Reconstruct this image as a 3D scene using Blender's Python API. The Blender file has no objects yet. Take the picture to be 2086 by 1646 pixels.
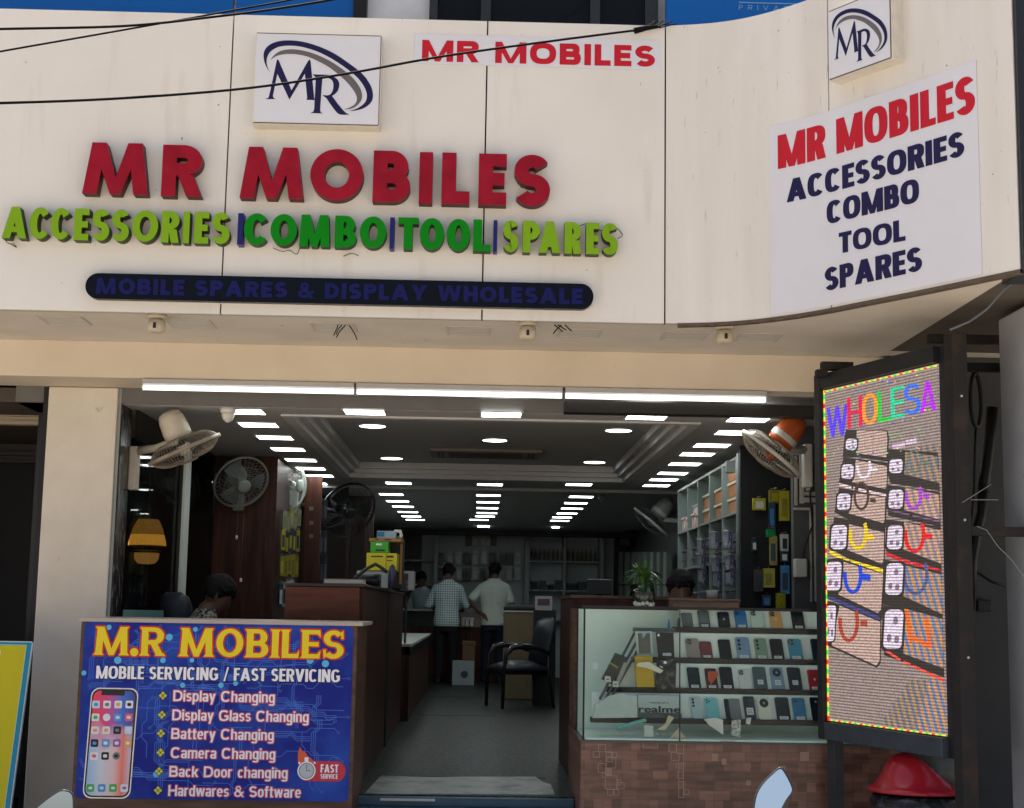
import bpy, math, random
from mathutils import Vector as V, Matrix
random.seed(7)
sc = bpy.context.scene
COL = sc.collection
R = math.radians
# ------------------------------------------------------------------ camera
FPX, PITCH, YAW, ROLL = 2979.15, R(7.98662), R(1.28392), R(0.97698)
CAM = V((0, -8.2, 1.07)); PCX, PCY = 1043.0, 823.0
FW = V((math.sin(YAW)*math.cos(PITCH), math.cos(YAW)*math.cos(PITCH), math.sin(PITCH)))
_rt = V((math.cos(YAW), -math.sin(YAW), 0)); _up = _rt.cross(FW)
RT = _rt*math.cos(ROLL) + _up*math.sin(ROLL)
UP = _up*math.cos(ROLL) - _rt*math.sin(ROLL)
cd = bpy.data.cameras.new('camera'); cam = bpy.data.objects.new('camera', cd); COL.objects.link(cam)
cd.sensor_fit = 'HORIZONTAL'; cd.sensor_width = 36; cd.lens = FPX/2086*36
cd.clip_start = 0.1; cd.clip_end = 3000
mw = Matrix((RT, UP, -FW)).transposed().to_4x4(); mw.translation = CAM
cam.matrix_world = mw; sc.camera = cam
# ------------------------------------------------------------------ sky, sun, exposure
SUN_EL, SUN_AZ = R(73), R(-20)          # the sun stands behind the building, the front is in open shade
w = bpy.data.worlds.new('World'); sc.world = w; w.use_nodes = True
nt = w.node_tree; bg = nt.nodes['Background']
sky = nt.nodes.new('ShaderNodeTexSky'); sky.sky_type = 'NISHITA'; sky.sun_disc = False
sky.sun_elevation = SUN_EL; sky.sun_rotation = SUN_AZ; sky.air_density = 1.0; sky.dust_density = 5.0; sky.ozone_density = 1.0
nt.links.new(sky.outputs[0], bg.inputs[0]); bg.inputs[1].default_value = 0.11
sd = bpy.data.lights.new('sun', 'SUN'); so = bpy.data.objects.new('sun', sd); COL.objects.link(so)
sd.energy = 5.0; sd.angle = R(0.53); sd.color = (1, .95, .87)
tosun = V((math.sin(SUN_AZ)*math.cos(SUN_EL), math.cos(SUN_AZ)*math.cos(SUN_EL), math.sin(SUN_EL)))
so.rotation_euler = tosun.to_track_quat('Z', 'Y').to_euler(); so.location = (0, 30, 40)
sc.view_settings.view_transform = 'Standard'; sc.view_settings.look = 'None'
sc.view_settings.exposure = 0.88; sc.view_settings.gamma = 1
EXPO = 2**sc.view_settings.exposure
sc.cycles.max_bounces = 10; sc.cycles.transparent_max_bounces = 16
# ------------------------------------------------------------------ photo ray helpers: a point of the place, found on a real plane
def ray(u, v): return FW + RT*((u-PCX)/FPX) - UP*((v-PCY)/FPX)
def at(u, v, X=None, Y=None, Z=None):
    d = ray(u, v)
    t = (X-CAM.x)/d.x if X is not None else (Y-CAM.y)/d.y if Y is not None else (Z-CAM.z)/d.z
    return CAM + d*t
def atp(u, v, p0, n):
    d = ray(u, v); return CAM + d*((p0-CAM).dot(n)/d.dot(n))
# ------------------------------------------------------------------ materials
def s2l(x):
    x /= 255.0
    return x/12.92 if x <= .04045 else ((x+.055)/1.055)**2.4
def C(r, g, b, k=1.0): return tuple(min(.92, s2l(q)*k) for q in (r, g, b)) + (1,)
_m = {}
def mat(name, col, rough=.55, metal=0.0, spec=.28, coat=0.0, var=0.06, vscale=9.0, stretch=(1, 1, 1), bump=0.0, bscale=120.0):
    if name in _m: return _m[name]
    m = bpy.data.materials.new(name); m.use_nodes = True; t = m.node_tree; b = t.nodes['Principled BSDF']
    b.inputs['Roughness'].default_value = rough; b.inputs['Metallic'].default_value = metal
    b.inputs['Specular IOR Level'].default_value = spec; b.inputs['Coat Weight'].default_value = coat
    tc = t.nodes.new('ShaderNodeTexCoord'); mp = t.nodes.new('ShaderNodeMapping'); mp.inputs['Scale'].default_value = stretch
    t.links.new(tc.outputs['Object'], mp.inputs[0])
    nz = t.nodes.new('ShaderNodeTexNoise'); nz.inputs['Scale'].default_value = vscale; nz.inputs['Detail'].default_value = 5
    t.links.new(mp.outputs[0], nz.inputs['Vector'])
    hs = t.nodes.new('ShaderNodeMix'); hs.data_type = 'RGBA'
    hs.inputs[6].default_value = tuple(q*(1-var*2.2) for q in col[:3]) + (1,)
    hs.inputs[7].default_value = tuple(min(.95, q*(1+var*2.2)) for q in col[:3]) + (1,)
    t.links.new(nz.outputs['Fac'], hs.inputs[0]); t.links.new(hs.outputs[2], b.inputs['Base Color'])
    if bump:
        n2 = t.nodes.new('ShaderNodeTexNoise'); n2.inputs['Scale'].default_value = bscale; n2.inputs['Detail'].default_value = 3
        t.links.new(tc.outputs['Object'], n2.inputs['Vector'])
        bp = t.nodes.new('ShaderNodeBump'); bp.inputs['Strength'].default_value = bump; bp.inputs['Distance'].default_value = .004
        t.links.new(n2.outputs['Fac'], bp.inputs['Height']); t.links.new(bp.outputs[0], b.inputs['Normal'])
    _m[name] = m; return m
def mix2(name, c1, c2, scale=5.0, stretch=(1, 1, 1), lo=.4, hi=.6, rough=.5, detail=6, spec=.3, coat=0, c4=None, c3=None, s3=None, lo3=.62, hi3=.75, st3=(1, 1, 1)):
    if name in _m: return _m[name]
    m = bpy.data.materials.new(name); m.use_nodes = True; t = m.node_tree; b = t.nodes['Principled BSDF']
    b.inputs['Roughness'].default_value = rough; b.inputs['Specular IOR Level'].default_value = spec; b.inputs['Coat Weight'].default_value = coat
    tc = t.nodes.new('ShaderNodeTexCoord')
    def layer(sca, st, a, z, det):
        mp = t.nodes.new('ShaderNodeMapping'); mp.inputs['Scale'].default_value = st
        t.links.new(tc.outputs['Object'], mp.inputs[0])
        nz = t.nodes.new('ShaderNodeTexNoise'); nz.inputs['Scale'].default_value = sca; nz.inputs['Detail'].default_value = det
        t.links.new(mp.outputs[0], nz.inputs['Vector'])
        r = t.nodes.new('ShaderNodeMapRange'); r.inputs[1].default_value = a; r.inputs[2].default_value = z
        t.links.new(nz.outputs['Fac'], r.inputs[0]); return r.outputs[0]
    mx = t.nodes.new('ShaderNodeMix'); mx.data_type = 'RGBA'; mx.inputs[6].default_value = c1; mx.inputs[7].default_value = c2
    t.links.new(layer(scale, stretch, lo, hi, detail), mx.inputs[0]); out = mx.outputs[2]
    if c3:
        m3 = t.nodes.new('ShaderNodeMix'); m3.data_type = 'RGBA'; m3.inputs[7].default_value = c3
        t.links.new(out, m3.inputs[6]); t.links.new(layer(s3, st3, lo3, hi3, 5), m3.inputs[0]); out = m3.outputs[2]
    if c4:
        m4 = t.nodes.new('ShaderNodeMix'); m4.data_type = 'RGBA'; m4.inputs[7].default_value = c4
        t.links.new(out, m4.inputs[6]); t.links.new(layer(38, (1, 1, .7), .735, .765, 3), m4.inputs[0]); out = m4.outputs[2]
    t.links.new(out, b.inputs['Base Color'])
    _m[name] = m; return m
def emit(name, col, strength, bands=0.0, base=(.02, .02, .02, 1)):
    """something that gives off light; bands = LED pixel rows"""
    if name in _m: return _m[name]
    m = bpy.data.materials.new(name); m.use_nodes = True; t = m.node_tree; b = t.nodes['Principled BSDF']
    b.inputs['Base Color'].default_value = base; b.inputs['Roughness'].default_value = .5
    b.inputs['Emission Color'].default_value = col; b.inputs['Emission Strength'].default_value = strength
    if bands: led_rows(t, b, strength, bands)
    _m[name] = m; return m
def led_rows(t, b, strength, bands):
    tc = t.nodes.new('ShaderNodeTexCoord'); sx = t.nodes.new('ShaderNodeSeparateXYZ'); t.links.new(tc.outputs['Object'], sx.inputs[0])
    ml = t.nodes.new('ShaderNodeMath'); ml.operation = 'MULTIPLY'; ml.inputs[1].default_value = 2*math.pi/LED_PITCH; t.links.new(sx.outputs[2], ml.inputs[0])
    sn = t.nodes.new('ShaderNodeMath'); sn.operation = 'SINE'; t.links.new(ml.outputs[0], sn.inputs[0])
    nz = t.nodes.new('ShaderNodeTexNoise'); nz.inputs['Scale'].default_value = 90; nz.inputs['Detail'].default_value = 1; t.links.new(tc.outputs['Object'], nz.inputs['Vector'])
    r0 = t.nodes.new('ShaderNodeMapRange'); r0.inputs[1].default_value = .3; r0.inputs[2].default_value = .7; r0.inputs[3].default_value = .72; r0.inputs[4].default_value = 1.28
    t.links.new(nz.outputs['Fac'], r0.inputs[0])
    r = t.nodes.new('ShaderNodeMapRange'); r.inputs[1].default_value = -1; r.inputs[2].default_value = 1
    r.inputs[3].default_value = strength*(1-bands); r.inputs[4].default_value = strength*(1+bands)
    t.links.new(sn.outputs[0], r.inputs[0])
    mm = t.nodes.new('ShaderNodeMath'); mm.operation = 'MULTIPLY'; t.links.new(r.outputs[0], mm.inputs[0]); t.links.new(r0.outputs[0], mm.inputs[1])
    t.links.new(mm.outputs[0], b.inputs['Emission Strength'])
LED_PITCH = .0155
def led_stripe(name, ca, cb, strength, freq=9.0, skew=.55):
    """LED picture area with slanting two-colour stripes"""
    if name in _m: return _m[name]
    m = bpy.data.materials.new(name); m.use_nodes = True; t = m.node_tree; b = t.nodes['Principled BSDF']
    b.inputs['Base Color'].default_value = (.02, .02, .02, 1)
    tc = t.nodes.new('ShaderNodeTexCoord'); sx = t.nodes.new('ShaderNodeSeparateXYZ'); t.links.new(tc.outputs['Object'], sx.inputs[0])
    a = t.nodes.new('ShaderNodeMath'); a.operation = 'MULTIPLY_ADD'; a.inputs[1].default_value = -2.2; t.links.new(sx.outputs[1], a.inputs[0])
    k = t.nodes.new('ShaderNodeMath'); k.operation = 'MULTIPLY'; k.inputs[1].default_value = skew; t.links.new(sx.outputs[2], k.inputs[0]); t.links.new(k.outputs[0], a.inputs[2])
    ml = t.nodes.new('ShaderNodeMath'); ml.operation = 'MULTIPLY'; ml.inputs[1].default_value = 2*math.pi*freq; t.links.new(a.outputs[0], ml.inputs[0])
    sn = t.nodes.new('ShaderNodeMath'); sn.operation = 'SINE'; t.links.new(ml.outputs[0], sn.inputs[0])
    r = t.nodes.new('ShaderNodeMapRange'); r.inputs[1].default_value = -.8; r.inputs[2].default_value = .8; t.links.new(sn.outputs[0], r.inputs[0])
    mx = t.nodes.new('ShaderNodeMix'); mx.data_type = 'RGBA'; mx.inputs[6].default_value = ca; mx.inputs[7].default_value = cb
    t.links.new(r.outputs[0], mx.inputs[0]); t.links.new(mx.outputs[2], b.inputs['Emission Color'])
    led_rows(t, b, strength, .45)
    _m[name] = m; return m
def glassmat(name, tint=(.93, .97, .95, 1), gloss=1.0, ior=1.5):
    if name in _m: return _m[name]
    m = bpy.data.materials.new(name); m.use_nodes = True; t = m.node_tree
    t.nodes.remove(t.nodes['Principled BSDF']); o = t.nodes['Material Output']
    tr = t.nodes.new('ShaderNodeBsdfTransparent'); tr.inputs[0].default_value = tint
    gl = t.nodes.new('ShaderNodeBsdfGlossy'); gl.inputs['Roughness'].default_value = .02
    fr = t.nodes.new('ShaderNodeFresnel'); fr.inputs[0].default_value = ior
    mu = t.nodes.new('ShaderNodeMath'); mu.operation = 'MULTIPLY'; mu.inputs[1].default_value = gloss
    mx = t.nodes.new('ShaderNodeMixShader'); t.links.new(fr.outputs[0], mu.inputs[0]); t.links.new(mu.outputs[0], mx.inputs[0])
    t.links.new(tr.outputs[0], mx.inputs[1]); t.links.new(gl.outputs[0], mx.inputs[2]); t.links.new(mx.outputs[0], o.inputs[0])
    _m[name] = m; return m
# ------------------------------------------------------------------ mesh builder
ORG = {}
class MB:
    def __init__(s): s.v = []; s.f = []; s.mi = []; s.sm = []; s.cur = 0; s.X = None
    def _add(s, vs, fs, smooth=False):
        k = len(s.v)
        s.v += [(s.X @ V(p)) if s.X is not None else V(p) for p in vs]
        for f in fs: s.f.append([k+i for i in f]); s.mi.append(s.cur); s.sm.append(smooth)
    def m(s, i): s.cur = i; return s
    def face(s, pts): s._add(pts, [list(range(len(pts)))]); return s
    def box(s, x0, x1, y0, y1, z0, z1):
        s._add([(x0,y0,z0),(x1,y0,z0),(x1,y1,z0),(x0,y1,z0),(x0,y0,z1),(x1,y0,z1),(x1,y1,z1),(x0,y1,z1)],
               [(0,3,2,1),(4,5,6,7),(0,1,5,4),(1,2,6,5),(2,3,7,6),(3,0,4,7)]); return s
    def obox(s, c, a, b, d):
        c, a, b, d = V(c), V(a), V(b), V(d)
        s._add([c-a-b-d, c+a-b-d, c+a+b-d, c-a+b-d, c-a-b+d, c+a-b+d, c+a+b+d, c-a+b+d],
               [(0,3,2,1),(4,5,6,7),(0,1,5,4),(1,2,6,5),(2,3,7,6),(3,0,4,7)]); return s
    def prism(s, pts, d):
        """polygon facing the viewer, extruded by d (backwards)"""
        n = len(pts); d = V(d); p = [V(q) for q in pts]
        s._add(p + [q+d for q in p], [list(range(n)), list(range(2*n-1, n-1, -1))] + [(i, i+n, (i+1) % n+n, (i+1) % n) for i in range(n)]); return s
    def tube(s, path, r, n=8, closed=False, smooth=True):
        P = [V(p) for p in path]; k = len(P); rr = r if isinstance(r, (list, tuple)) else [r]*k
        vs, fs = [], []; prev = None
        for i in range(k):
            t = (P[(i+1) % k]-P[i-1]) if closed else (P[min(i+1, k-1)]-P[max(i-1, 0)])
            t.normalize()
            if prev is None:
                a = t.orthogonal().normalized()
            else:
                a = prev - t*prev.dot(t)
                a = a.normalized() if a.length > 1e-6 else t.orthogonal().normalized()
            prev = a; b = t.cross(a)
            for j in range(n):
                q = 2*math.pi*j/n; vs.append(P[i] + (a*math.cos(q)+b*math.sin(q))*rr[i])
        for i in range(k if closed else k-1):
            for j in range(n):
                i2 = (i+1) % k; fs.append((i*n+j, i*n+(j+1) % n, i2*n+(j+1) % n, i2*n+j))
        if not closed: fs += [list(range(n))[::-1], [(k-1)*n+j for j in range(n)]]
        s._add(vs, fs, smooth); return s
    def lathe(s, prof, o=(0, 0, 0), ax=(0, 0, 1), n=24, smooth=True, caps=True):
        o = V(o); ax = V(ax).normalized(); a = ax.orthogonal().normalized(); b = ax.cross(a); vs, fs = [], []
        for r, h in prof:
            for j in range(n):
                q = 2*math.pi*j/n; vs.append(o+ax*h+(a*math.cos(q)+b*math.sin(q))*r)
        for i in range(len(prof)-1):
            for j in range(n): fs.append((i*n+j, i*n+(j+1) % n, (i+1)*n+(j+1) % n, (i+1)*n+j))
        if caps: fs += [list(range(n))[::-1], [(len(prof)-1)*n+j for j in range(n)]]
        s._add(vs, fs, smooth); return s
    def ball(s, c, r, n=12, sc3=(1, 1, 1)):
        vs, fs = [], []; c = V(c); m = n//2+1
        for i in range(m+1):
            th = math.pi*(i+.001)/(m+.002)
            for j in range(n):
                q = 2*math.pi*j/n
                vs.append(c+V((math.sin(th)*math.cos(q)*sc3[0], math.sin(th)*math.sin(q)*sc3[1], math.cos(th)*sc3[2]))*r)
        for i in range(m):
            for j in range(n): fs.append((i*n+j, (i+1)*n+j, (i+1)*n+(j+1) % n, i*n+(j+1) % n))
        s._add(vs, fs, True); return s
    def loft(s, rings, n=16):
        """rings: (centre, half-axis u, half-axis v)"""
        vs, fs = [], []
        for c, a, b in rings:
            c, a, b = V(c), V(a), V(b)
            for j in range(n):
                q = 2*math.pi*j/n; vs.append(c+a*math.cos(q)+b*math.sin(q))
        for i in range(len(rings)-1):
            for j in range(n): fs.append((i*n+j, i*n+(j+1) % n, (i+1)*n+(j+1) % n, (i+1)*n+j))
        fs += [list(range(n))[::-1], [(len(rings)-1)*n+j for j in range(n)]]
        s._add(vs, fs, True); return s
    def build(s, name, mats, parent=None, bevel=0, loc=None):
        me = bpy.data.meshes.new(name)
        if not isinstance(mats, (list, tuple)): mats = [mats]
        if parent is not None: o0 = ORG[parent]
        elif loc is not None: o0 = V(loc)
        else:
            lo = [min(p[i] for p in s.v) for i in range(3)]; hi = [max(p[i] for p in s.v) for i in range(3)]
            o0 = V(((lo[0]+hi[0])/2, (lo[1]+hi[1])/2, lo[2]))
        me.from_pydata([tuple(p-o0) for p in s.v], [], s.f)
        for q in mats: me.materials.append(q)
        me.polygons.foreach_set('material_index', s.mi); me.polygons.foreach_set('use_smooth', s.sm); me.update()
        o = bpy.data.objects.new(name, me); COL.objects.link(o); ORG[o] = o0
        if parent is not None: o.parent = parent
        else: o.location = o0
        if bevel:
            md = o.modifiers.new('bevel', 'BEVEL'); md.width = bevel; md.segments = 2; md.limit_method = 'ANGLE'; md.angle_limit = R(50)
        return o
def tag(o, label=None, cat=None, group=None, kind=None):
    if label: o['label'] = label
    if cat: o['category'] = cat
    if group: o['group'] = group
    if kind: o['kind'] = kind
    return o
def thing(name, label, cat, loc, group=None):
    o = bpy.data.objects.new(name, None); COL.objects.link(o); o.location = loc; o.empty_display_size = .1
    ORG[o] = V(loc); return tag(o, label, cat, group)
def copytree(o, delta, parent=None):
    c = o.copy(); COL.objects.link(c)
    if parent is None: c.location = o.location + V(delta); ORG[c] = ORG[o]+V(delta)
    else: c.parent = parent; ORG[c] = ORG[parent]
    for ch in [q for q in list(ORG) if q.parent == o]: copytree(ch, delta, c)
    return c
# ------------------------------------------------------------------ lettering: glyphs drawn from bars, slants and bowls
def _arc(cx, cy, rx, ry, a0, a1, n, e=2.0):
    o = []
    for i in range(n+1):
        t = R(a0+(a1-a0)*i/n); c, q = math.cos(t), math.sin(t)
        o.append((cx+rx*math.copysign(abs(c)**(2/e), c), cy+ry*math.copysign(abs(q)**(2/e), q)))
    return o
GW = dict(A=.98, B=.76, C=.84, D=.82, E=.62, F=.58, G=.9, H=.8, I=0, L=.58, M=1.12, N=.84, O=.94, P=.72, R=.78, S=.72, T=.66, V=.92, W=1.34, Y=.9)
GW.update(dict(a=.52, b=.55, c=.5, d=.55, e=.54, f=.36, g=.55, h=.54, i=0, k=.56, l=0, m=.86, n=.54, o=.55, p=.55, r=.38, s=.5, t=.38, w=.82, y=.56))
GW.update({'&': .9, '/': .5, '.': 0, '|': 0, ' ': .34})
def lower(ch, W, a, b, e):
    P, S = [], []; xh = .75; b = b*.85
    rc = lambda x0, y0, x1, y1: P.append([(x0, y0), (x1, y0), (x1, y1), (x0, y1)])
    dg = lambda x0, y0, x1, y1, h: P.append([(x0, y0), (x0+h, y0), (x1+h, y1), (x1, y1)])
    def ring(x0, x1, y0, y1, a0=0, a1=360):
        cx, cy, rx, ry = (x0+x1)/2, (y0+y1)/2, (x1-x0)/2, (y1-y0)/2
        S.append((_arc(cx, cy, rx, ry, a0, a1, 24, 2.6), _arc(cx, cy, max(.012, rx-a), max(.012, ry-b), a0, a1, 24, 2.6), a1-a0 == 360))
    def arch(x0, x1): ring(x0, x1, xh-.40, xh, 0, 140); rc(x1-a, 0, x1, xh-.19)
    if ch in 'sw':
        p, s = glyph(ch.upper(), W, a, b/xh, e); f = lambda q: [(x, y*xh) for x, y in q]; return [f(q) for q in p], [(f(o), f(i), c) for o, i, c in s]
    if ch == 'o': ring(0, W, 0, xh)
    elif ch == 'c': ring(0, W, 0, xh, 42, 318)
    elif ch == 'e': ring(0, W, 0, xh, 0, 316); rc(a*.7, xh*.44, W-a*.2, xh*.44+b*.8)
    elif ch == 'a': ring(0, W, xh-.42, xh, 0, 165); rc(W-a, 0, W, xh-.2); ring(0, W-.02, 0, xh*.58)
    elif ch in 'bp': rc(0, 0 if ch == 'b' else -.27, a, 1 if ch == 'b' else xh); ring(0, W, 0, xh)
    elif ch in 'dg':
        rc(W-a, 0 if ch == 'd' else -.1, W, 1 if ch == 'd' else xh); ring(0, W, 0, xh)
        if ch == 'g': ring(0, W, -.29, .06, 195, 360)
    elif ch in 'hn': rc(0, 0, a, 1 if ch == 'h' else xh); arch(0, W)
    elif ch == 'm': rc(0, 0, a, xh); arch(0, W/2+a/2); arch(W/2-a/2, W)
    elif ch == 'r': rc(0, 0, a, xh); ring(0, W*1.25, xh-.42, xh, 55, 150)
    elif ch == 'i': rc(0, 0, a, xh); rc(0, .84, a, 1)
    elif ch == 'l': rc(0, 0, a, 1)
    elif ch in 'tf':
        x = W*.24; rc(x, 0, x+a, .95 if ch == 't' else .88); rc(0, xh-b, W, xh)
        rc(x+a*.6, 0, W, b) if ch == 't' else rc(x+a*.3, 1-b, W, 1)
        if ch == 'f': rc(x, .8, x+a, .96)
    elif ch == 'k': rc(0, 0, a, 1); dg(W-a*1.1, 0, a*.8, .46, a*1.1); dg(a*.7, .28, W-a*1.15, xh, a*1.1)
    elif ch == 'y': h = a*1.05; dg(W/2-h/2, 0, 0, xh, h); dg(W/2-h*.9, -.27, W-h, xh, h)
    return P, S
def glyph(ch, W, a, b, e=2.0, splay=0.0, serif=0.0):
    P, S = [], []                                   # polygons, strips(outer, inner, closed)
    if ch.islower(): return lower(ch, W, a, b, e)
    rc = lambda x0, y0, x1, y1: P.append([(x0, y0), (x1, y0), (x1, y1), (x0, y1)])
    dg = lambda x0, y0, x1, y1, h: P.append([(x0, y0), (x0+h, y0), (x1+h, y1), (x1, y1)])
    def bowl(x0, y0, y1, rx, a0=-90, a1=90):
        cx, cy, ry = W-rx, (y0+y1)/2, (y1-y0)/2
        S.append((_arc(cx, cy, rx, ry, a0, a1, 16, e), _arc(cx, cy, rx-a, max(.01, ry-b), a0, a1, 16, e), False))
        rc(x0, y0, cx, y0+b); rc(x0, y1-b, cx, y1)
    def sf(x, y, w_=a):
        if serif: P.append([(x-serif, y), (x+w_+serif, y), (x+w_, y+(.10 if y < .5 else -.10)), (x, y+(.10 if y < .5 else -.10))])
    if ch in 'I|': rc(0, 0, a, 1); sf(0, 0); sf(0, 1)
    elif ch == '.': S.append((_arc(a/2, a/2, a*.62, a*.62, 0, 360, 20), [(a/2, a/2)]*21, True))
    elif ch == 'L': rc(0, 0, a, 1); rc(a, 0, W, b); sf(0, 1); serif and P.append([(W-b*.8, 0), (W, 0), (W+.03, .3), (W-.06, b)])
    elif ch in 'EF':
        rc(0, 0, a, 1); rc(a, 1-b, W, 1); rc(a, .5-b/2, W*.93, .5+b/2)
        if ch == 'E': rc(a, 0, W, b)
        if serif:
            P.append([(W-.1, 1), (W, 1), (W+.03, .72), (W-.08, 1-b)]); P.append([(W-.1, 0), (W, 0), (W+.03, .28), (W-.08, b)]); P.append([(-serif, 0), (0, 0), (0, .1)]); P.append([(-serif, 1), (0, .9), (0, 1)])
    elif ch == 'T': rc(0, 1-b, W, 1); rc(W/2-a/2, 0, W/2+a/2, 1-b)
    elif ch == 'H': rc(0, 0, a, 1); rc(W-a, 0, W, 1); rc(a, .5-b/2, W-a, .5+b/2)
    elif ch == 'O': S.append((_arc(W/2, .5, W/2, .5, 0, 360, 40, e), _arc(W/2, .5, W/2-a, .5-b, 0, 360, 40, e), True))
    elif ch in 'CG':
        S.append((_arc(W/2, .5, W/2, .5, 40, 320, 32, e), _arc(W/2, .5, W/2-a, .5-b, 40, 320, 32, e), False))
        if ch == 'G': rc(W*.55, .38, W*.97, .38+b); rc(W*.97-a, .12, W*.97, .40)
    elif ch == 'D': rc(0, 0, a, 1); bowl(a, 0, 1, min(W-a, .55))
    elif ch == 'B': rc(0, 0, a, 1); bowl(a, 0, .5+b*.45, min(W-a, .34)); W0 = W; W = W*.94; bowl(a, .5-b*.45, 1, min(W-a, .32)); W = W0; sf(0, 0); sf(0, 1)
    elif ch == 'P': rc(0, 0, a, 1); bowl(a, .40, 1, min(W-a, .36)); sf(0, 0); sf(0, 1)
    elif ch == 'R': rc(0, 0, a, 1); bowl(a, .40, 1, min(W-a, .36)); dg(W-a*1.02, 0, W*.40, .42, a*1.06); sf(0, 0); sf(0, 1); serif and sf(W-a, 0)
    elif ch == 'S':
        rx, ry = W/2-a/2, (1-b)/4; pts = []
        for i in range(23): t = R(28+(270-28)*i/22); pts.append((W/2+rx*math.cos(t)*(.97), 1-b/2-ry+ry*math.sin(t)))
        for i in range(1, 23): t = R(90-(90+152)*i/22); pts.append((W/2+rx*math.cos(t), b/2+ry+ry*math.sin(t)))
        O_, I_ = [], []
        for i, p in enumerate(pts):
            q0, q1 = pts[max(0, i-1)], pts[min(len(pts)-1, i+1)]; tx, ty = q1[0]-q0[0], q1[1]-q0[1]; l = math.hypot(tx, ty) or 1
            nx, ny = ty/l, -tx/l; O_.append((p[0]+nx*a/2, p[1]+ny*b/2)); I_.append((p[0]-nx*a/2, p[1]-ny*b/2))
        S.append((O_, I_, False))
        if serif: P.append([(W*.86, .70), (W*.98, .70), (W*.95, 1.0), (W*.86, .93)]); P.append([(W*.04, 0), (W*.14, .07), (W*.14, .32), (W*.0, .32)])
    elif ch == 'M':
        P.append([(0, 0), (a, 0), (a+splay, 1), (splay, 1)]); P.append([(W-a, 0), (W, 0), (W-splay, 1), (W-splay-a, 1)])
        c = W/2; q = a*.36
        yv = 1-(c-splay-a)/(c+q-splay-a); P.append([(splay+.002, 1), (splay+a, 1), (c, yv), (W-splay-a, 1), (W-splay-.002, 1), (c+q, 0), (c-q, 0)])
        sf(0, 0); sf(W-a, 0); 
        if serif: P.append([(-serif+splay, 1), (splay, .9), (splay+a*.5, 1)]); P.append([(W+serif-splay, 1), (W-splay-a*.5, 1), (W-splay, .9)])
    elif ch == 'N': rc(0, 0, a, 1); rc(W-a, 0, W, 1); dg(W-a*1.05, 0, 0, 1, a*1.05)
    elif ch == 'A': h = a*1.06; dg(0, 0, W/2-h/2, 1, h); dg(W-h, 0, W/2-h/2, 1, h); rc(W*.24, .19, W*.76, .19+b*.9)
    elif ch == 'V': h = a*1.06; dg(W/2-h/2, 0, 0, 1, h); dg(W/2-h/2, 0, W-h, 1, h)
    elif ch == 'W':
        h = a*.98
        for x0, x1 in ((W*.27-h/2, 0), (W*.27-h/2, W/2-h/2), (W*.73-h/2, W/2-h/2), (W*.73-h/2, W-h)): dg(x0, 0, x1, 1, h)
    elif ch == 'Y': h = a*1.05; dg(W/2-h/2, .38, 0, 1, h); dg(W/2-h/2, .38, W-h, 1, h); rc(W/2-a/2, 0, W/2+a/2, .42)
    elif ch == '/': dg(0, -.05, W-a*.6, 1.05, a*.6)
    elif ch == '&':
        S.append((_arc(W*.40, .75, W*.27, .25, 0, 360, 24), _arc(W*.40, .75, W*.27-a*.62, .25-b*.62, 0, 360, 24), True))
        S.append((_arc(W*.38, .29, W*.38, .29, 20, 400-30, 28), _arc(W*.38, .29, W*.38-a*.85, .29-b*.8, 20, 370, 28), False))
        dg(W-a*.95, 0, W*.2, .72, a*.95); dg(W*.62, .15, W*.82, .48, a*.8)
    return P, S
def put(mb, gl, f, ox, oz, h, t0, t1, xs=1.0, dil=(0, 0), stag=.00025, k0=0):
    """place a glyph: f(u, v, t) maps sign coordinates to the place, t = distance out of the sign"""
    P, S = gl; k = k0
    for p in P:
        tt = t1+stag*k; k += 1
        q = [(ox+x*h*xs+dil[0], oz+y*h+dil[1]) for x, y in p]; n = len(q)
        if sum(q[i][0]*q[(i+1) % n][1]-q[(i+1) % n][0]*q[i][1] for i in range(n)) < 0: q = q[::-1]
        mb._add([f(x, y, tt) for x, y in q]+[f(x, y, t0) for x, y in q], [list(range(n))]+[((i+1) % n, i, i+n, (i+1) % n+n) for i in range(n)])
    for O_, I_, cl in S:
        tt = t1+stag*k; k += 1; n = len(O_)
        o = [(ox+x*h*xs+dil[0], oz+y*h+dil[1]) for x, y in O_]; i_ = [(ox+x*h*xs+dil[0], oz+y*h+dil[1]) for x, y in I_]
        vs = [f(x, y, tt) for x, y in o]+[f(x, y, tt) for x, y in i_]+[f(x, y, t0) for x, y in o]+[f(x, y, t0) for x, y in i_]
        fs = []
        for i in range(n-1):
            fs += [(i, i+1, n+i+1, n+i), (i, 2*n+i, 2*n+i+1, i+1), (n+i, n+i+1, 3*n+i+1, 3*n+i)]
        if not cl: fs += [(0, n, 3*n, 2*n), (n-1, 3*n-1, 4*n-1, 2*n-1)]
        mb._add(vs, fs)
    return k
def word(mb, text, f, x0, x1, z0, h, a=.22, b=.19, e=2.0, t0=0.0, t1=.002, gap=.10, splay=0.0, serif=0.0, dils=((0, 0),), each=None):
    xs = 1.0
    for _ in range(25):
        ws = [max(GW[c]*xs, a) if GW[c] or c in 'I.|il' else 0 for c in text]
        tot = (sum(ws)+gap*xs*(len(text)-1))*h
        xs *= 1+((x1-x0)/tot-1)*.8
    x = x0
    for c, W in zip(text, ws):
        if c != ' ':
            g = glyph(c, W, a, b, e, splay, serif)
            for i, d in enumerate(dils):
                if each: mb = MB()
                put(mb, g, f, x, z0, h, t0, t1, 1, d, k0=i*2 if len(dils) > 1 else 0, stag=.00006 if len(dils) > 1 else .00025)
                if each: each(mb, c)
        x += (W+gap*xs)*h
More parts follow.
